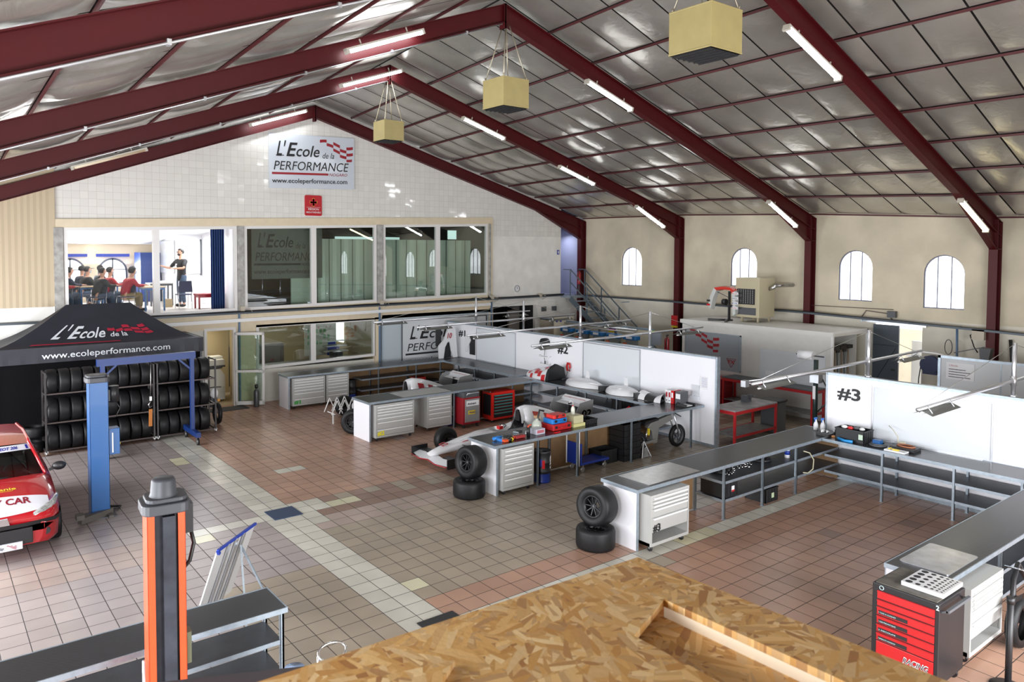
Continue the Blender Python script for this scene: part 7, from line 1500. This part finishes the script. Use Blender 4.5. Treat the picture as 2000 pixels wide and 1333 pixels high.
b = MB(); b.box((16.95, 5.30, 2.0), (17.03, 5.54, 2.35)); b.box((16.95, 5.3, 1.92), (17.03, 5.54, 1.98), m=1); tg(b, 'call_point', [red, yellow], 'red box on the red column behind the booth', 'call point')
# low wall with blue topped machines
t = thing('low_partition', 'low cream partition behind the row of blue topped machines', 'partition wall', (15, 7.8, 0)); b = MB(); b.box((14.9, 4.75, 0), (14.98, 11.2 if False else 10.3, 1.98)); b.build('panel', M('cream_low', (.62, .56, .44), .6, noise=.05), t); b = MB(); b.box((14.86, 4.68, 0), (15.0, 4.78, 2.05)); b.bar((14.94, 4.7, 2.02), (14.94, 10.3, 1.98), .08, .06); b.build('frame', M('slate_frame', (.20, .26, .32), .5), t); b = MB(); b.tube([(14.84, 5.3, 1.97), (14.84, 9.6, 1.93)], .035, 8); b.tube([(14.82, 5.4, 1.88), (14.82, 9.6, 1.84)], .02, 6); b.build('pipe', alu, t)
b = MB(); b.box((14.0, 4.6, .9), (14.85, 9.0, 1.38)); b.box((14.0, 4.6, 0), (14.1, 9.0, .9)); tg(b, 'machine_plinth', M('plinth_cream', (.5, .45, .35), .6), 'cream plinth carrying the row of blue topped machines', 'plinth')
def machine(y, lab):
    t = thing('motor_machine', lab, 'machine', (0, 0, 0), group='blue topped machines in a row', local=True)
    b = MB(); b.rbox((-.14, -.28, .30), (.14, .28, .44), .05); b.build('top_cover', M('machine_blue', (.01, .13, .36), .3), t, bevel=.02); b = MB(); b.box((-.11, -.2, 0), (.11, .16, .30)); b.build('body', M('machine_grey', (.16, .18, .18), .5), t)
    b = MB(); b.cyl((-.13, .12, .15), (-.13, .24, .15), .05); b.build('knob', orange, t); b = MB(); b.tube([(-.1, .22, .1), (-.14, .33, .1), (-.12, .38, .0)], .04, 8); b.build('hose', black, t); b = MB(); b.box((-.141, -.14, .34), (-.139, .12, .42)); b.build('label', paper, t)
    b = MB(); b.box((.02, -.05, .44), (.08, .02, .52)); b.build('switch', dgrey, t); t.location = (14.35, y, 1.39); return t
m0 = machine(8.15, 'blue topped motor machine, leftmost of the row behind the partition')
for y, lab in ((7.35, 'second blue topped motor machine from the left'), (6.62, 'third blue topped motor machine, below the colourful sheet'), (5.87, 'fourth blue topped motor machine from the left'), (5.10, 'blue topped motor machine, rightmost of the row')): dup(m0, (14.35, y, 1.39), label=lab)
t = thing('colour_sheet', 'small sheet with blue red and yellow stripes above the machines', 'poster', (14.88, 6.5, 1.85)); b = MB()
for i, m_ in enumerate((yellow, red, nblue, blue)): b.box((14.872, 6.28, 1.78+i*.06), (14.88, 6.62, 1.84+i*.06), m=i)
b.build('print', [yellow, red, nblue, blue], t); b = MB(); b.box((14.882, 6.22, 1.74), (14.89, 6.66, 2.06)); b.build('sheet', paper, t)
b = MB(); b.box((14.3, 8.82, 1.3), (15.3, 8.86, 2.15)); b.cyl((14.42, 8.80, 2.03), (14.42, 8.82, 2.03), .05, m=1); b.cyl((14.62, 8.80, 2.03), (14.62, 8.82, 2.03), .05, m=1); tg(b, 'sign_board', [M('cream_low', (.62, .56, .44), .6), nblue], 'cream board with two round blue signs left of the machines', 'sign')
for i, (x, z) in enumerate(((15.0, 2.35), (15.55, 2.35))): b = MB(); b.box((x, GY-.16, z-.09), (x+.22, GY-.04, z+.09)); tg(b, 'speaker_box', dgrey, 'small dark box on the wall left of the stairs, %s one' % ('left' if i == 0 else 'right'), 'wall box')
# stairs
t = thing('steel_stairs', 'grey steel staircase with handrails leading up to the landing', 'stairs', (16.8, 8.5, 0)); LB = MB(); LB.box((16.12, 9.9, 2.76), (17.2, 10.56, 2.86)); LB.build('landing', galv, t); sm = M('stair_slate', (.11, .145, .175), .45, .3)
ya, za, yb_, zb_ = 9.95, 2.86, 6.2, 0.0
b = MB()
for x in (16.2, 17.0): b.bar((x, ya, za-.1), (x, yb_, zb_+.02), .03, .22)
b.build('stringer', sm, t); b = MB(); n_ = 14
for i in range(1, n_): f = i/n_; y, z = ya+(yb_-ya)*f, za+(zb_-za)*f; b.box((16.2, y-.13, z-.02), (17.0, y+.13, z+.01))
b.build('tread', M('tread_steel', (.28, .31, .34), .4, .3), t)
for x in (16.2, 17.0):
    b = MB(); 
    for dz in (1.05, .55): b.bar((x, ya, za+dz), (x, yb_, zb_+dz), .035)
    for f in (0, .25, .5, .75, 1): y, z = ya+(yb_-ya)*f, za+(zb_-za)*f; b.bar((x, y, z), (x, y, z+1.05), .035)
    b.build('handrail', sm, t)
b = MB(); b.bar((17.0, ya, 3.9), (17.0, 10.3, 3.9), .035); b.bar((16.2, ya, 3.9), (16.2, 10.35, 3.9), .035); b.build('landing_rail', sm, t)
b = MB(); b.box((16.6, 11.65, 3.0), (16.85, 11.69, 3.7)); tg(b, 'grey_locker', M('reddish', (.2, .05, .05), .5), 'small dark red object at the back of the stair landing', 'box')
b = MB(); b.box((16.5, 11.6, 4.95), (17.0, 11.68, 5.05)); tg(b, 'landing_lamp', M('fixture_grey', (.25, .2, .25), .4), 'small horizontal lamp on the lavender wall of the landing', 'wall lamp')

# ============================================================ BOTTOM RIGHT: TOOL CHEST, QUEUE POST
t = thing('tool_chest', 'black tool chest with red drawers and racing lettering at the bottom right', 'tool chest', (4.1, -8.1, 0)); rd = M('drawer_red', (.45, .008, .012), .28, coat=.4)
cx0, cx1, cyf, cyb, cz = 3.72, 4.38, -8.47, -7.78, 1.0
b = MB(); b.box((cx0, cyf+.01, .10), (cx1, cyb, cz)); b.build('cabinet_body', M('chest_black', (.012, .012, .014), .35), t, bevel=.01)
b = MB(); b.box((cx0+.02, cyf+.04, cz), (cx1-.02, cyb-.03, cz+.012)); b.build('top_mat', M('grimy_top', (.09, .08, .065), .5, noise=.4, nscale=9), t)
# drawers on the side facing -x+... front faces -X? the drawer fronts face the camera side (-x)
zz = cz-.07; hs = [.10, .08, .10, .095, .095, .095, .25]
for i, h in enumerate(hs):
    d_ = MB(); d_.box((cx0-.014, cyf+.05, zz-h+.012), (cx0+.0, cyb-.06, zz)); o_ = d_.build('drawer', rd, t, bevel=.003)
    if i < 6: q = MB(); q.box((cx0-.024, cyf+.05, zz-.012), (cx0-.014, cyb-.06, zz-.002)); q.build('grip', rd, o_)
    if 2 <= i <= 5:
        q = MB(); q.box((cx0-.018, cyb-.38, zz-.075), (cx0-.0145, cyb-.08, zz-.035)); q.build('label_strip', ink, o_)
        q = MB(); q.text(['1 CLES A CLIQUET', '1 CLES PNEUMATIQUES', '2 DECOUPE', '3 EMBOUTS ANNEAUX'][i-2], (cx0-.019, cyb-.085, zz-.062), (0, -1, 0), (0, 0, 1), height=.014, width=.18); q.build('lettering', M('cyan_white', (.55, .75, .78), .5), o_)
    zz -= h
b = MB(); b.text('RACING', (cx0-.016, cyb-.34, .24), (0, -1, 0), (0, 0, 1), height=.062, width=.26, bold=.05, shear=.25, lift=.002); b.text('DAKAR EDITION', (cx0-.016, cyb-.42, .20), (0, -1, 0), (0, 0, 1), height=.018, width=.20, lift=.002, m=0); b.build('lettering', paper, t)
b = MB(); b.text('RACING', (cx0-.0175, cyb-.345, .244), (0, -1, 0), (0, 0, 1), height=.055, width=.255, shear=.25, lift=.006); b.build('lettering', ink, t)
b = MB(); b.text('2', (cx0-.002, cyf+.04, cz-.065), (0, -1, 0), (0, 0, 1), height=.05, width=.03, bold=.03); b.tube([(cx0-.004, cyb-.10+.022*math.cos(a), cz-.035+.022*math.sin(a)) for a in [i*PI/8 for i in range(16)]], .003, 5, closed=True); b.build('mark', M('cyan_white', (.55, .75, .78), .5), t)
b = MB(); b.bar((cx0+.05, cyf-.05, .93), (cx1-.05, cyf-.05, .93), .03); b.bar((cx0+.06, cyf-.05, .93), (cx0+.06, cyf+.02, .90), .02); b.bar((cx1-.06, cyf-.05, .93), (cx1-.06, cyf+.02, .90), .02); b.build('push_handle', dgrey, t)
for x in (cx0+.08, cx1-.08):
    for y in (cyf+.08, cyb-.08): b = MB(); b.cyl((x-.015, y, .05), (x+.015, y, .05), .05, n=14); b.build('caster', black, t)
t = thing('socket_tray', 'white perforated tray of round holes on top of the red drawer tool chest', 'tray', (4.1, -8.25, 1.0)); b = MB(); HX0, HX1, HY0, HY1 = 3.86, 4.36, -8.44, -8.02; b.box((HX0, HY0, 1.014), (HX1, HY1, 1.06))
for r_, (ry, n_, rr) in enumerate(((-8.08, 5, .036), (-8.17, 5, .026), (-8.25, 6, .020), (-8.31, 7, .016), (-8.36, 8, .013), (-8.405, 9, .011))):
    for i in range(n_): x = HX0+.05+(HX1-HX0-.1)*i/(n_-1); b.cyl((x, ry, 1.0605), (x, ry, 1.062), rr, n=14, m=1)
b.build('tray', [M('tray_white', (.66, .66, .68), .3, .2), ink], t)
t = thing('queue_post', 'black queue barrier post with its belt stretched to the right', 'barrier post', (4.55, -8.85, 0)); b = MB(); b.cyl((4.55, -8.83, 0), (4.55, -8.83, .95), .032, n=16); b.build('post', black, t); b = MB(); b.lathe([(0, .0), (.17, .0), (.17, .012), (.05, .035), (.03, .05)], 28, c=(4.55, -8.83, 0)); b.build('base', black, t); b = MB(); b.cyl((4.55, -8.83, .92), (4.55, -8.83, .99), .04, n=16); b.build('head', black, t)
b = MB(); b.add([(4.58, -8.83, .90), (6.4, -9.0, .88), (6.4, -9.0, .94), (4.58, -8.83, .96)], [(0, 1, 2, 3), (3, 2, 1, 0)]); bl = b.build('belt', ink, t)
for x in (4.85, 5.25, 5.7): b = MB(); y = -8.83-.17*(x-4.58)/1.82-.004; b.box((x, y-.004, .905), (x+.16, y, .95)); b.build('belt_label', M('label_orange', (.70, .30, .02), .5), bl)
t = thing('motorbike_frame', 'dark motorbike parts with chrome levers under the right edge counter', 'motorbike', (5.9, -8.6, 0)); b = MB(); b.tube([(5.55, -8.55, .35), (5.7, -8.5, .75), (6.0, -8.45, .85), (6.3, -8.5, .5)], .03, 8); b.tube([(5.7, -8.5, .2), (6.3, -8.5, .2)], .03, 8); b.build('frame', black, t); b = MB(); b.lathe([(.20, -.05), (.28, -.06), (.30, 0), (.28, .06), (.20, .05)], 26, c=(5.6, -8.6, .31), axis='y'); b.build('wheel', rubber, t); b = MB(); b.tube([(5.65, -8.7, .85), (5.7, -8.6, .9), (5.72, -8.4, .88)], .012, 6); b.tube([(5.6, -8.6, .6), (5.7, -8.62, .45), (5.8, -8.6, .3)], .01, 6); b.build('lever', chrome, t)

# ============================================================ FOREGROUND: WOODEN BOARD, BEAM
def osb():
    m = bpy.data.materials.new('oriented_strand_board'); m.use_nodes = True; nt = m.node_tree; bs = nt.nodes['Principled BSDF']; bs.inputs['Roughness'].default_value = .5
    g_ = nd(nt, 'ShaderNodeNewGeometry'); prev = None
    cols = [(.80, .46, .15), (.58, .28, .07), (.97, .70, .36), (.42, .18, .05), (.90, .58, .24), (.70, .38, .12)]
    for k in range(3):                                    # three layers of strands, each chip with its own direction
        v0 = nd(nt, 'ShaderNodeTexVoronoi', voronoi_dimensions='2D'); v0.inputs['Scale'].default_value = (13, 10, 8)[k]
        of = nd(nt, 'ShaderNodeVectorMath', operation='ADD'); of.inputs[1].default_value = (k*3.7, k*1.9, 0); nt.links.new(g_.outputs['Position'], of.inputs[0]); nt.links.new(of.outputs[0], v0.inputs['Vector'])
        s0_ = nd(nt, 'ShaderNodeSeparateColor'); nt.links.new(v0.outputs['Color'], s0_.inputs[0])
        an = nd(nt, 'ShaderNodeMath', operation='MULTIPLY'); an.inputs[1].default_value = PI; nt.links.new(s0_.outputs[0], an.inputs[0])
        vr = nd(nt, 'ShaderNodeVectorRotate', rotation_type='Z_AXIS'); nt.links.new(of.outputs[0], vr.inputs['Vector']); nt.links.new(an.outputs[0], vr.inputs['Angle'])
        mp = nd(nt, 'ShaderNodeMapping'); mp.inputs['Scale'].default_value = (9, 48, 1); nt.links.new(vr.outputs[0], mp.inputs[0])
        v = nd(nt, 'ShaderNodeTexVoronoi', voronoi_dimensions='2D'); nt.links.new(mp.outputs[0], v.inputs['Vector']); v.inputs['Scale'].default_value = 1.0
        cr = nd(nt, 'ShaderNodeValToRGB'); e = cr.color_ramp.elements
        while len(e) < 6: e.new(.5)
        for i, c in enumerate(cols): e[i].position = i/5; e[i].color = (*c, 1)
        sp = nd(nt, 'ShaderNodeSeparateColor'); nt.links.new(v.outputs['Color'], sp.inputs[0]); nt.links.new(sp.outputs[0], cr.inputs[0])
        if prev is None: prev = cr.outputs[0]
        else:
            mx = nd(nt, 'ShaderNodeMix', data_type='RGBA'); gt = nd(nt, 'ShaderNodeMath', operation='GREATER_THAN'); gt.inputs[1].default_value = .55; nt.links.new(sp.outputs[1], gt.inputs[0])
            nt.links.new(gt.outputs[0], mx.inputs[0]); nt.links.new(prev, mx.inputs[6]); nt.links.new(cr.outputs[0], mx.inputs[7]); prev = mx.outputs[2]
    nt.links.new(prev, bs.inputs['Base Color'])
    n2 = nd(nt, 'ShaderNodeTexNoise'); n2.inputs['Scale'].default_value = 60; nt.links.new(g_.outputs['Position'], n2.inputs['Vector']); bp = nd(nt, 'ShaderNodeBump'); bp.inputs['Strength'].default_value = .4; bp.inputs['Distance'].default_value = .003; nt.links.new(n2.outputs[0], bp.inputs['Height']); nt.links.new(bp.outputs[0], bs.inputs['Normal'])
    return m
osbm = osb(); OZ = 3.60
def O(*p): return [(x, y) for x, y in p]
# upper sheet with a long slot, made of four strips; lower sheet seen through the slot
A_, L_, R_ = Vector((-2.71, -9.94)), Vector((-4.6, -9.86)), Vector((-2.65, -11.4))
t = thing('wooden_board', 'oriented strand board sheet with a long slot across the bottom foreground', 'board', (-3.5, -10.5, OZ))
b = MB(); s0, s1, s2, s3 = (-2.89, -10.20), (-2.865, -11.4), (-3.13, -11.4), (-3.13, -10.29)
b.prism([(-2.71, -9.94), (-4.6, -9.86), (-4.6, -10.2 - .1), s3, s0], OZ-.022, OZ); b.prism([(-2.71, -9.94), s0, s1, (-2.65, -11.4)], OZ-.022, OZ); b.prism([(-4.6, -10.3), (-4.6, -11.4), s2, s3], OZ-.022, OZ); b.build('top_sheet', osbm, t)
b = MB(); b.prism([(-2.74, -9.97), (-4.6, -9.89), (-4.6, -11.4), (-2.68, -11.4)], OZ-.075, OZ-.055); b.build('lower_sheet', osbm, t)
b = MB(); b.prism([(s0[0], s0[1]), (s0[0]+.012, s0[1]), (s1[0]+.012, s1[1]), s1], OZ-.055, OZ-.0225, 'z'); b.build('lit_slot_edge', M('lit_edge_pale', (.98, .84, .64), .5), t)  # lit cut edge of the slot, its brightness painted as a pale strip
b = MB(); b.prism([(-3.62, -10.12), (-3.95, -10.35), (-4.3, -10.2), (-4.15, -9.98)], OZ+.001, OZ+.018); tg(b, 'board_offcut', osbm, 'small strand board offcut lying at the left of the big board', 'board offcut')
b = MB(); b.bar((-2.29, -8.32, 2.34), (-5.2, -6.97, 2.34), .10, .12); tg(b, 'steel_beam', M('beam_black', (.045, .035, .04), .4), 'blurred black steel beam in the bottom left foreground', 'beam')
t = thing('water_bottle', 'translucent blue water bottle behind the black foreground beam', 'bottle', (-1.95, -5.6, 0)); b = MB(); b.lathe([(0, .0), (.16, .0), (.16, .42), (.13, .50), (.09, .52), (.09, .60), (0, .61)], 20, c=(-2.02, -5.32, .25)); b.build('body', M('bottle_blue', (.22, .30, .45), .12, noise=.2), t); b = MB(); b.cyl((-2.02, -5.32, 0), (-2.02, -5.32, .25), .2, n=20); b.build('stand', dgrey, t)
t = thing('hose_hoop', 'shiny metal hoop on a rod beside the water bottle', 'hoop', (-1.72, -5.35, 0)); b = MB(); b.tube([(-1.66+.14*math.cos(a), -5.36+.07*math.sin(a), .90+.05*math.sin(a)) for a in [i*PI/12 for i in range(24)]], .012, 8, closed=True); b.build('ring', chrome, t); b = MB(); b.tube([(-1.80, -5.36, 0), (-1.80, -5.36, .9)], .014, 8); b.build('rod', chrome, t); b = MB(); b.cyl((-1.8, -5.36, 0), (-1.8, -5.36, .02), .12); b.build('foot', dgrey, t)
# ============================================================ PEOPLE
def skin_mesh(name, chains, mat, parent, sub=2, root=0):
    """chains: list of lists of (x,y,z,r); vertices closer than 1 mm are shared; one continuous skinned surface"""
    vs, es, rs = [], [], []
    def idx(p):
        for i, v in enumerate(vs):
            if (v-Vector(p[:3])).length < 1e-3: return i
        vs.append(Vector(p[:3])); rs.append(p[3] if not isinstance(p[3], tuple) else p[3]); return len(vs)-1
    for ch in chains:
        ii = [idx(p) for p in ch]; es += [(a, b) for a, b in zip(ii[:-1], ii[1:])]
    me = bpy.data.meshes.new(name); me.from_pydata([tuple(v) for v in vs], es, []); me.materials.append(mat)
    o = bpy.data.objects.new(name, me); COL.objects.link(o); o.parent = parent
    m = o.modifiers.new('skin', 'SKIN'); m.use_smooth_shade = True
    sv = me.skin_vertices[0].data
    for i, r in enumerate(rs): sv[i].radius = r if isinstance(r, tuple) else (r, r); sv[i].use_root = (i == root)
    s_ = o.modifiers.new('sub', 'SUBSURF'); s_.levels = sub; s_.render_levels = sub
    dg = bpy.context.evaluated_depsgraph_get(); dg.update(); ev = bpy.data.meshes.new_from_object(o.evaluated_get(dg)); bpy.data.objects.remove(o); bpy.data.meshes.remove(me)
    ev.name = name; o = bpy.data.objects.new(name, ev); COL.objects.link(o); o.parent = parent
    for p in ev.polygons: p.use_smooth = True
    if not ev.materials: ev.materials.append(mat)
    return o
skinm = M('skin', (.50, .27, .18), .5); hairm = M('dark_hair', (.012, .009, .008), .6); maskm = M('face_mask', (.35, .50, .60), .6); jeans = M('blue_jeans', (.05, .08, .13), .8); khaki = M('khaki_cloth', (.22, .17, .07), .8)
shirtb = M('black_shirt', (.018, .018, .020), .8); hood_r = M('red_hoodie', (.32, .012, .022), .8); navyc = M('navy_sweater', (.015, .02, .045), .8)
def V3(*a): return Vector(a)
def person(lab, loc, rz, pose, shirt, trousers, hair='short', mask=False, cap=False, glasses=False, head_tilt=0.0, curly=False, zf=2.845):
    """local frame: facing +Y, feet at z 0"""
    t = thing('person', lab, 'person', (0, 0, 0), local=True); J = {}
    if pose == 'stand':
        hip, chest, neck = V3(0, 0, .96), V3(0, .0, 1.30), V3(0, .01, 1.53); kn = [V3(-.10, .03, .52), V3(.10, .02, .52)]; an = [V3(-.12, 0, .09), V3(.12, -.03, .09)]
        el = [V3(-.30, .14, 1.22), V3(.47, .10, 1.22)]; wr = [V3(-.14, .34, 1.22), V3(.66, .22, 1.28)]
    elif pose == 'sit':
        hip, chest, neck = V3(0, -.05, .50), V3(0, .04, .80), V3(0, .13, .98); kn = [V3(-.13, .38, .50), V3(.13, .38, .50)]; an = [V3(-.13, .36, .09), V3(.13, .36, .09)]
        el = [V3(-.26, .24, .75), V3(.26, .24, .75)]; wr = [V3(-.14, .48, .76), V3(.16, .48, .76)]
    sh = [neck+V3(-.19, 0, -.08), neck+V3(.19, 0, -.08)]
    hd = neck+V3(0, .03+head_tilt*.10, .10)
    chains = [[(*hip, (.15, .11)), (*hip.lerp(chest, .5), (.135, .10)), (*chest, (.155, .11)), (*(neck+V3(0, 0, -.07)), (.09, .07)), (*neck, .052), (*(neck+V3(0, .015+head_tilt*.05, .06)), .055), (*(hd+V3(0, 0, .05)), (.070, .086)), (*(hd+V3(0, 0, .13)), (.074, .092)), (*(hd+V3(0, -.01, .19)), (.052, .066))]]
    top = neck+V3(0, 0, -.07)
    fingers = []
    for k in (0, 1):
        s = -1 if k == 0 else 1; d = (wr[k]-el[k]).normalized(); side = d.cross(V3(0, 0, 1)).normalized(); palm = wr[k]+d*.075
        chains.append([(*top, (.09, .07)), (*sh[k], .062), (*sh[k].lerp(el[k], .55), .047), (*el[k], .040), (*el[k].lerp(wr[k], .5), .036), (*wr[k], .025), (*palm, (.036, .018))])
        for f in range(4):
            o_ = palm+side*(.024-.016*f)+d*.005; L_ = (.075, .085, .080, .062)[f]; chains.append([(*palm, (.036, .018)), (*o_, .0105), (*(o_+d*L_*.5+V3(0, 0, -.004)), .0095), (*(o_+d*L_*.9+V3(0, 0, -.020)), .0085)])
        th = wr[k]+d*.03; chains.append([(*wr[k], .025), (*(th-side*s*.03+V3(0, 0, .01)), .012), (*(th-side*s*.045+d*.035+V3(0, 0, .012)), .010)])
        chains.append([(*hip, (.15, .11)), (*(hip+V3(s*.09, 0, -.07)), .098), (*(hip+V3(s*.09, 0, -.07)).lerp(kn[k], .5), .082), (*kn[k], .062), (*kn[k].lerp(an[k], .4), .056), (*an[k], .042), (*(an[k]+V3(0, .08, -.05)), .038), (*(an[k]+V3(0, .17, -.06)), .030)])
    body = skin_mesh('body', chains, skinm, t)
    # face: nose, ears, eyes, mouth
    fz = hd+V3(0, .09, .08); b = MB(); b.ball(tuple(fz+V3(0, .008, -.005)), (.012, .018, .022), 8)
    for s in (-1, 1): b.ball(tuple(hd+V3(s*.078, -.005, .075)), (.010, .02, .03), 8)
    b.build('nose_and_ears', skinm, body)
    b = MB(); 
    for s in (-1, 1): b.ball(tuple(fz+V3(s*.032, -.006, .026)), (.013, .008, .008), 8)
    b.build('eyes', ink, body); b = MB(); b.ball(tuple(fz+V3(0, -.006, -.045)), (.022, .008, .006), 8); b.build('mouth', M('lips', (.30, .08, .07), .5), body)
    if mask: b = MB(); b.ball(tuple(fz+V3(0, -.038, -.030)), (.064, .046, .046), 12); b.build('face_mask', maskm, t)
    if glasses: b = MB(); b.bar(tuple(fz+V3(-.065, .008, .028)), tuple(fz+V3(.065, .008, .028)), .008, .022); b.bar(tuple(fz+V3(.065, .005, .03)), tuple(fz+V3(.08, -.1, .03)), .006); b.bar(tuple(fz+V3(-.065, .005, .03)), tuple(fz+V3(-.08, -.1, .03)), .006); b.build('glasses', ink, t)
    b = MB(); n_ = 16; hc = hd+V3(0, -.022, .115); vs = []
    R_ = (.094 if not curly else .112, .112 if not curly else .125, .105 if not curly else .125)
    for j in range(9):
        th_ = j/8*(2.25); 
        for i in range(n_):
            a = 2*PI*i/n_; lim = 1.0 if not (math.sin(a) > .3) else min(1.0, (1.10 if not curly else 1.25)/max(th_, .01)); tt = th_*lim; w_ = 1+(.07*math.sin(5*a+j*2.1) if curly else .02*math.sin(7*a+j))
            vs.append((hc.x+R_[0]*w_*math.sin(tt)*math.cos(a), hc.y+R_[1]*w_*math.sin(tt)*math.sin(a), hc.z+R_[2]*w_*math.cos(tt)))
    b.add(vs, [(j*n_+i, (j+1)*n_+i, (j+1)*n_+(i+1) % n_, j*n_+(i+1) % n_) for j in range(8) for i in range(n_)], 0, True); b.build('cap' if cap else 'hair', hairm if not cap else ink, t)
    if glasses: b = MB(); b.ball(tuple(fz+V3(0, -.042, -.055)), (.062, .045, .042), 12); b.build('beard', hairm, t)
    if cap: b = MB(); b.box(tuple(fz+V3(-.06, -.01, .06)), tuple(fz+V3(.06, .08, .072))); b.build('cap_peak', ink, t)
    long_ = pose == 'sit'
    ch = [[(*(hip+V3(0, 0, -.17 if not long_ else -.07)), (.185, .150 if not long_ else .165)), (*hip.lerp(chest, .5), (.160, .125)), (*chest, (.178, .132)), (*(neck+V3(0, 0, -.075)), (.128, .108)), (*(neck+V3(0, 0, -.02)), (.078, .074))]]
    for k in (0, 1):
        e_ = wr[k].lerp(el[k], .08) if long_ else sh[k].lerp(el[k], .85); c_ = [(*(neck+V3(0, 0, -.075)), (.128, .108)), (*sh[k], .080), (*sh[k].lerp(el[k], .55), .064)]
        if long_: c_ += [(*el[k], .056), (*el[k].lerp(wr[k], .5), .050), (*e_, .038)]
        else: c_ += [(*e_, .060)]
        ch.append(c_)
    skin_mesh('shirt', ch, shirt, t)
    if pose == 'stand': b = MB(); b.box((.04, .13, 1.33), (.12, .145, 1.36)); b.build('chest_logo', paper, t)
    ch = []
    h0 = (*(hip+V3(0, 0, .02)), (.160, .122)); hw = (*(hip+V3(0, 0, .12)), (.150, .112)); ch.append([hw, h0])
    for k in (0, 1):
        s = -1 if k == 0 else 1; q = hip+V3(s*.09, 0, -.07); ch.append([h0, (*q, .112), (*q.lerp(kn[k], .5), .094), (*kn[k], .075), (*kn[k].lerp(an[k], .5), .066), (*(an[k]+V3(0, 0, .02)), .060)])
    skin_mesh('trousers', ch, trousers, t)
    for k in (0, 1): b = MB(); b.ball(tuple(an[k]+V3(0, .07, -.045)), (.048, .135, .048), 12); b.build('shoe', ink, t)
    t.location = (loc[0], loc[1], zf); t.rotation_euler = (0, 0, rz); return t
person('instructor standing in a black polo shirt, glasses and beard, one arm held out', (2.06, 13.0), 1.95, 'stand', shirtb, jeans, glasses=True)
RZ = -PI/2
def seated(lab, x, y, shirt, tr=jeans, rz=-1.35, **k):
    p = person(lab, (x, y), rz, 'sit', shirt, tr, **k); chair('dark classroom chair under a seated student, beside the %s' % lab.split(' in ')[1].split(',')[0] if False else 'dark tubular classroom chair under a seated student', x-.02, y, rz, chm)
    return p
seated('curly haired student in a red hoodie and khaki trousers, nearest the blue cupboard', .20, 11.95, hood_r, khaki, curly=True, mask=True, head_tilt=.6)
seated('short haired student in a red hoodie, left of the curly haired one', -.20, 12.75, hood_r, mask=True)
seated('student in a black top, turned away, between the red hoodies and the cap', -.52, 12.15, shirtb, jeans)
seated('student in a black top wearing a black cap in the classroom', -.62, 13.9, shirtb, cap=True, mask=True)
seated('student in a navy top with a pale face mask before the left arch window', -.62, 14.8, navyc, mask=True)
seated('student in black behind the one wearing the cap, partly hidden', .02, 15.4, shirtb, mask=True)
seated('student in a dark sweater at the left edge of the classroom window', -1.28, 13.0, navyc, head_tilt=.5)
seated('student in a red top at the far left edge, mostly cut off', -1.62, 12.0, hood_r)
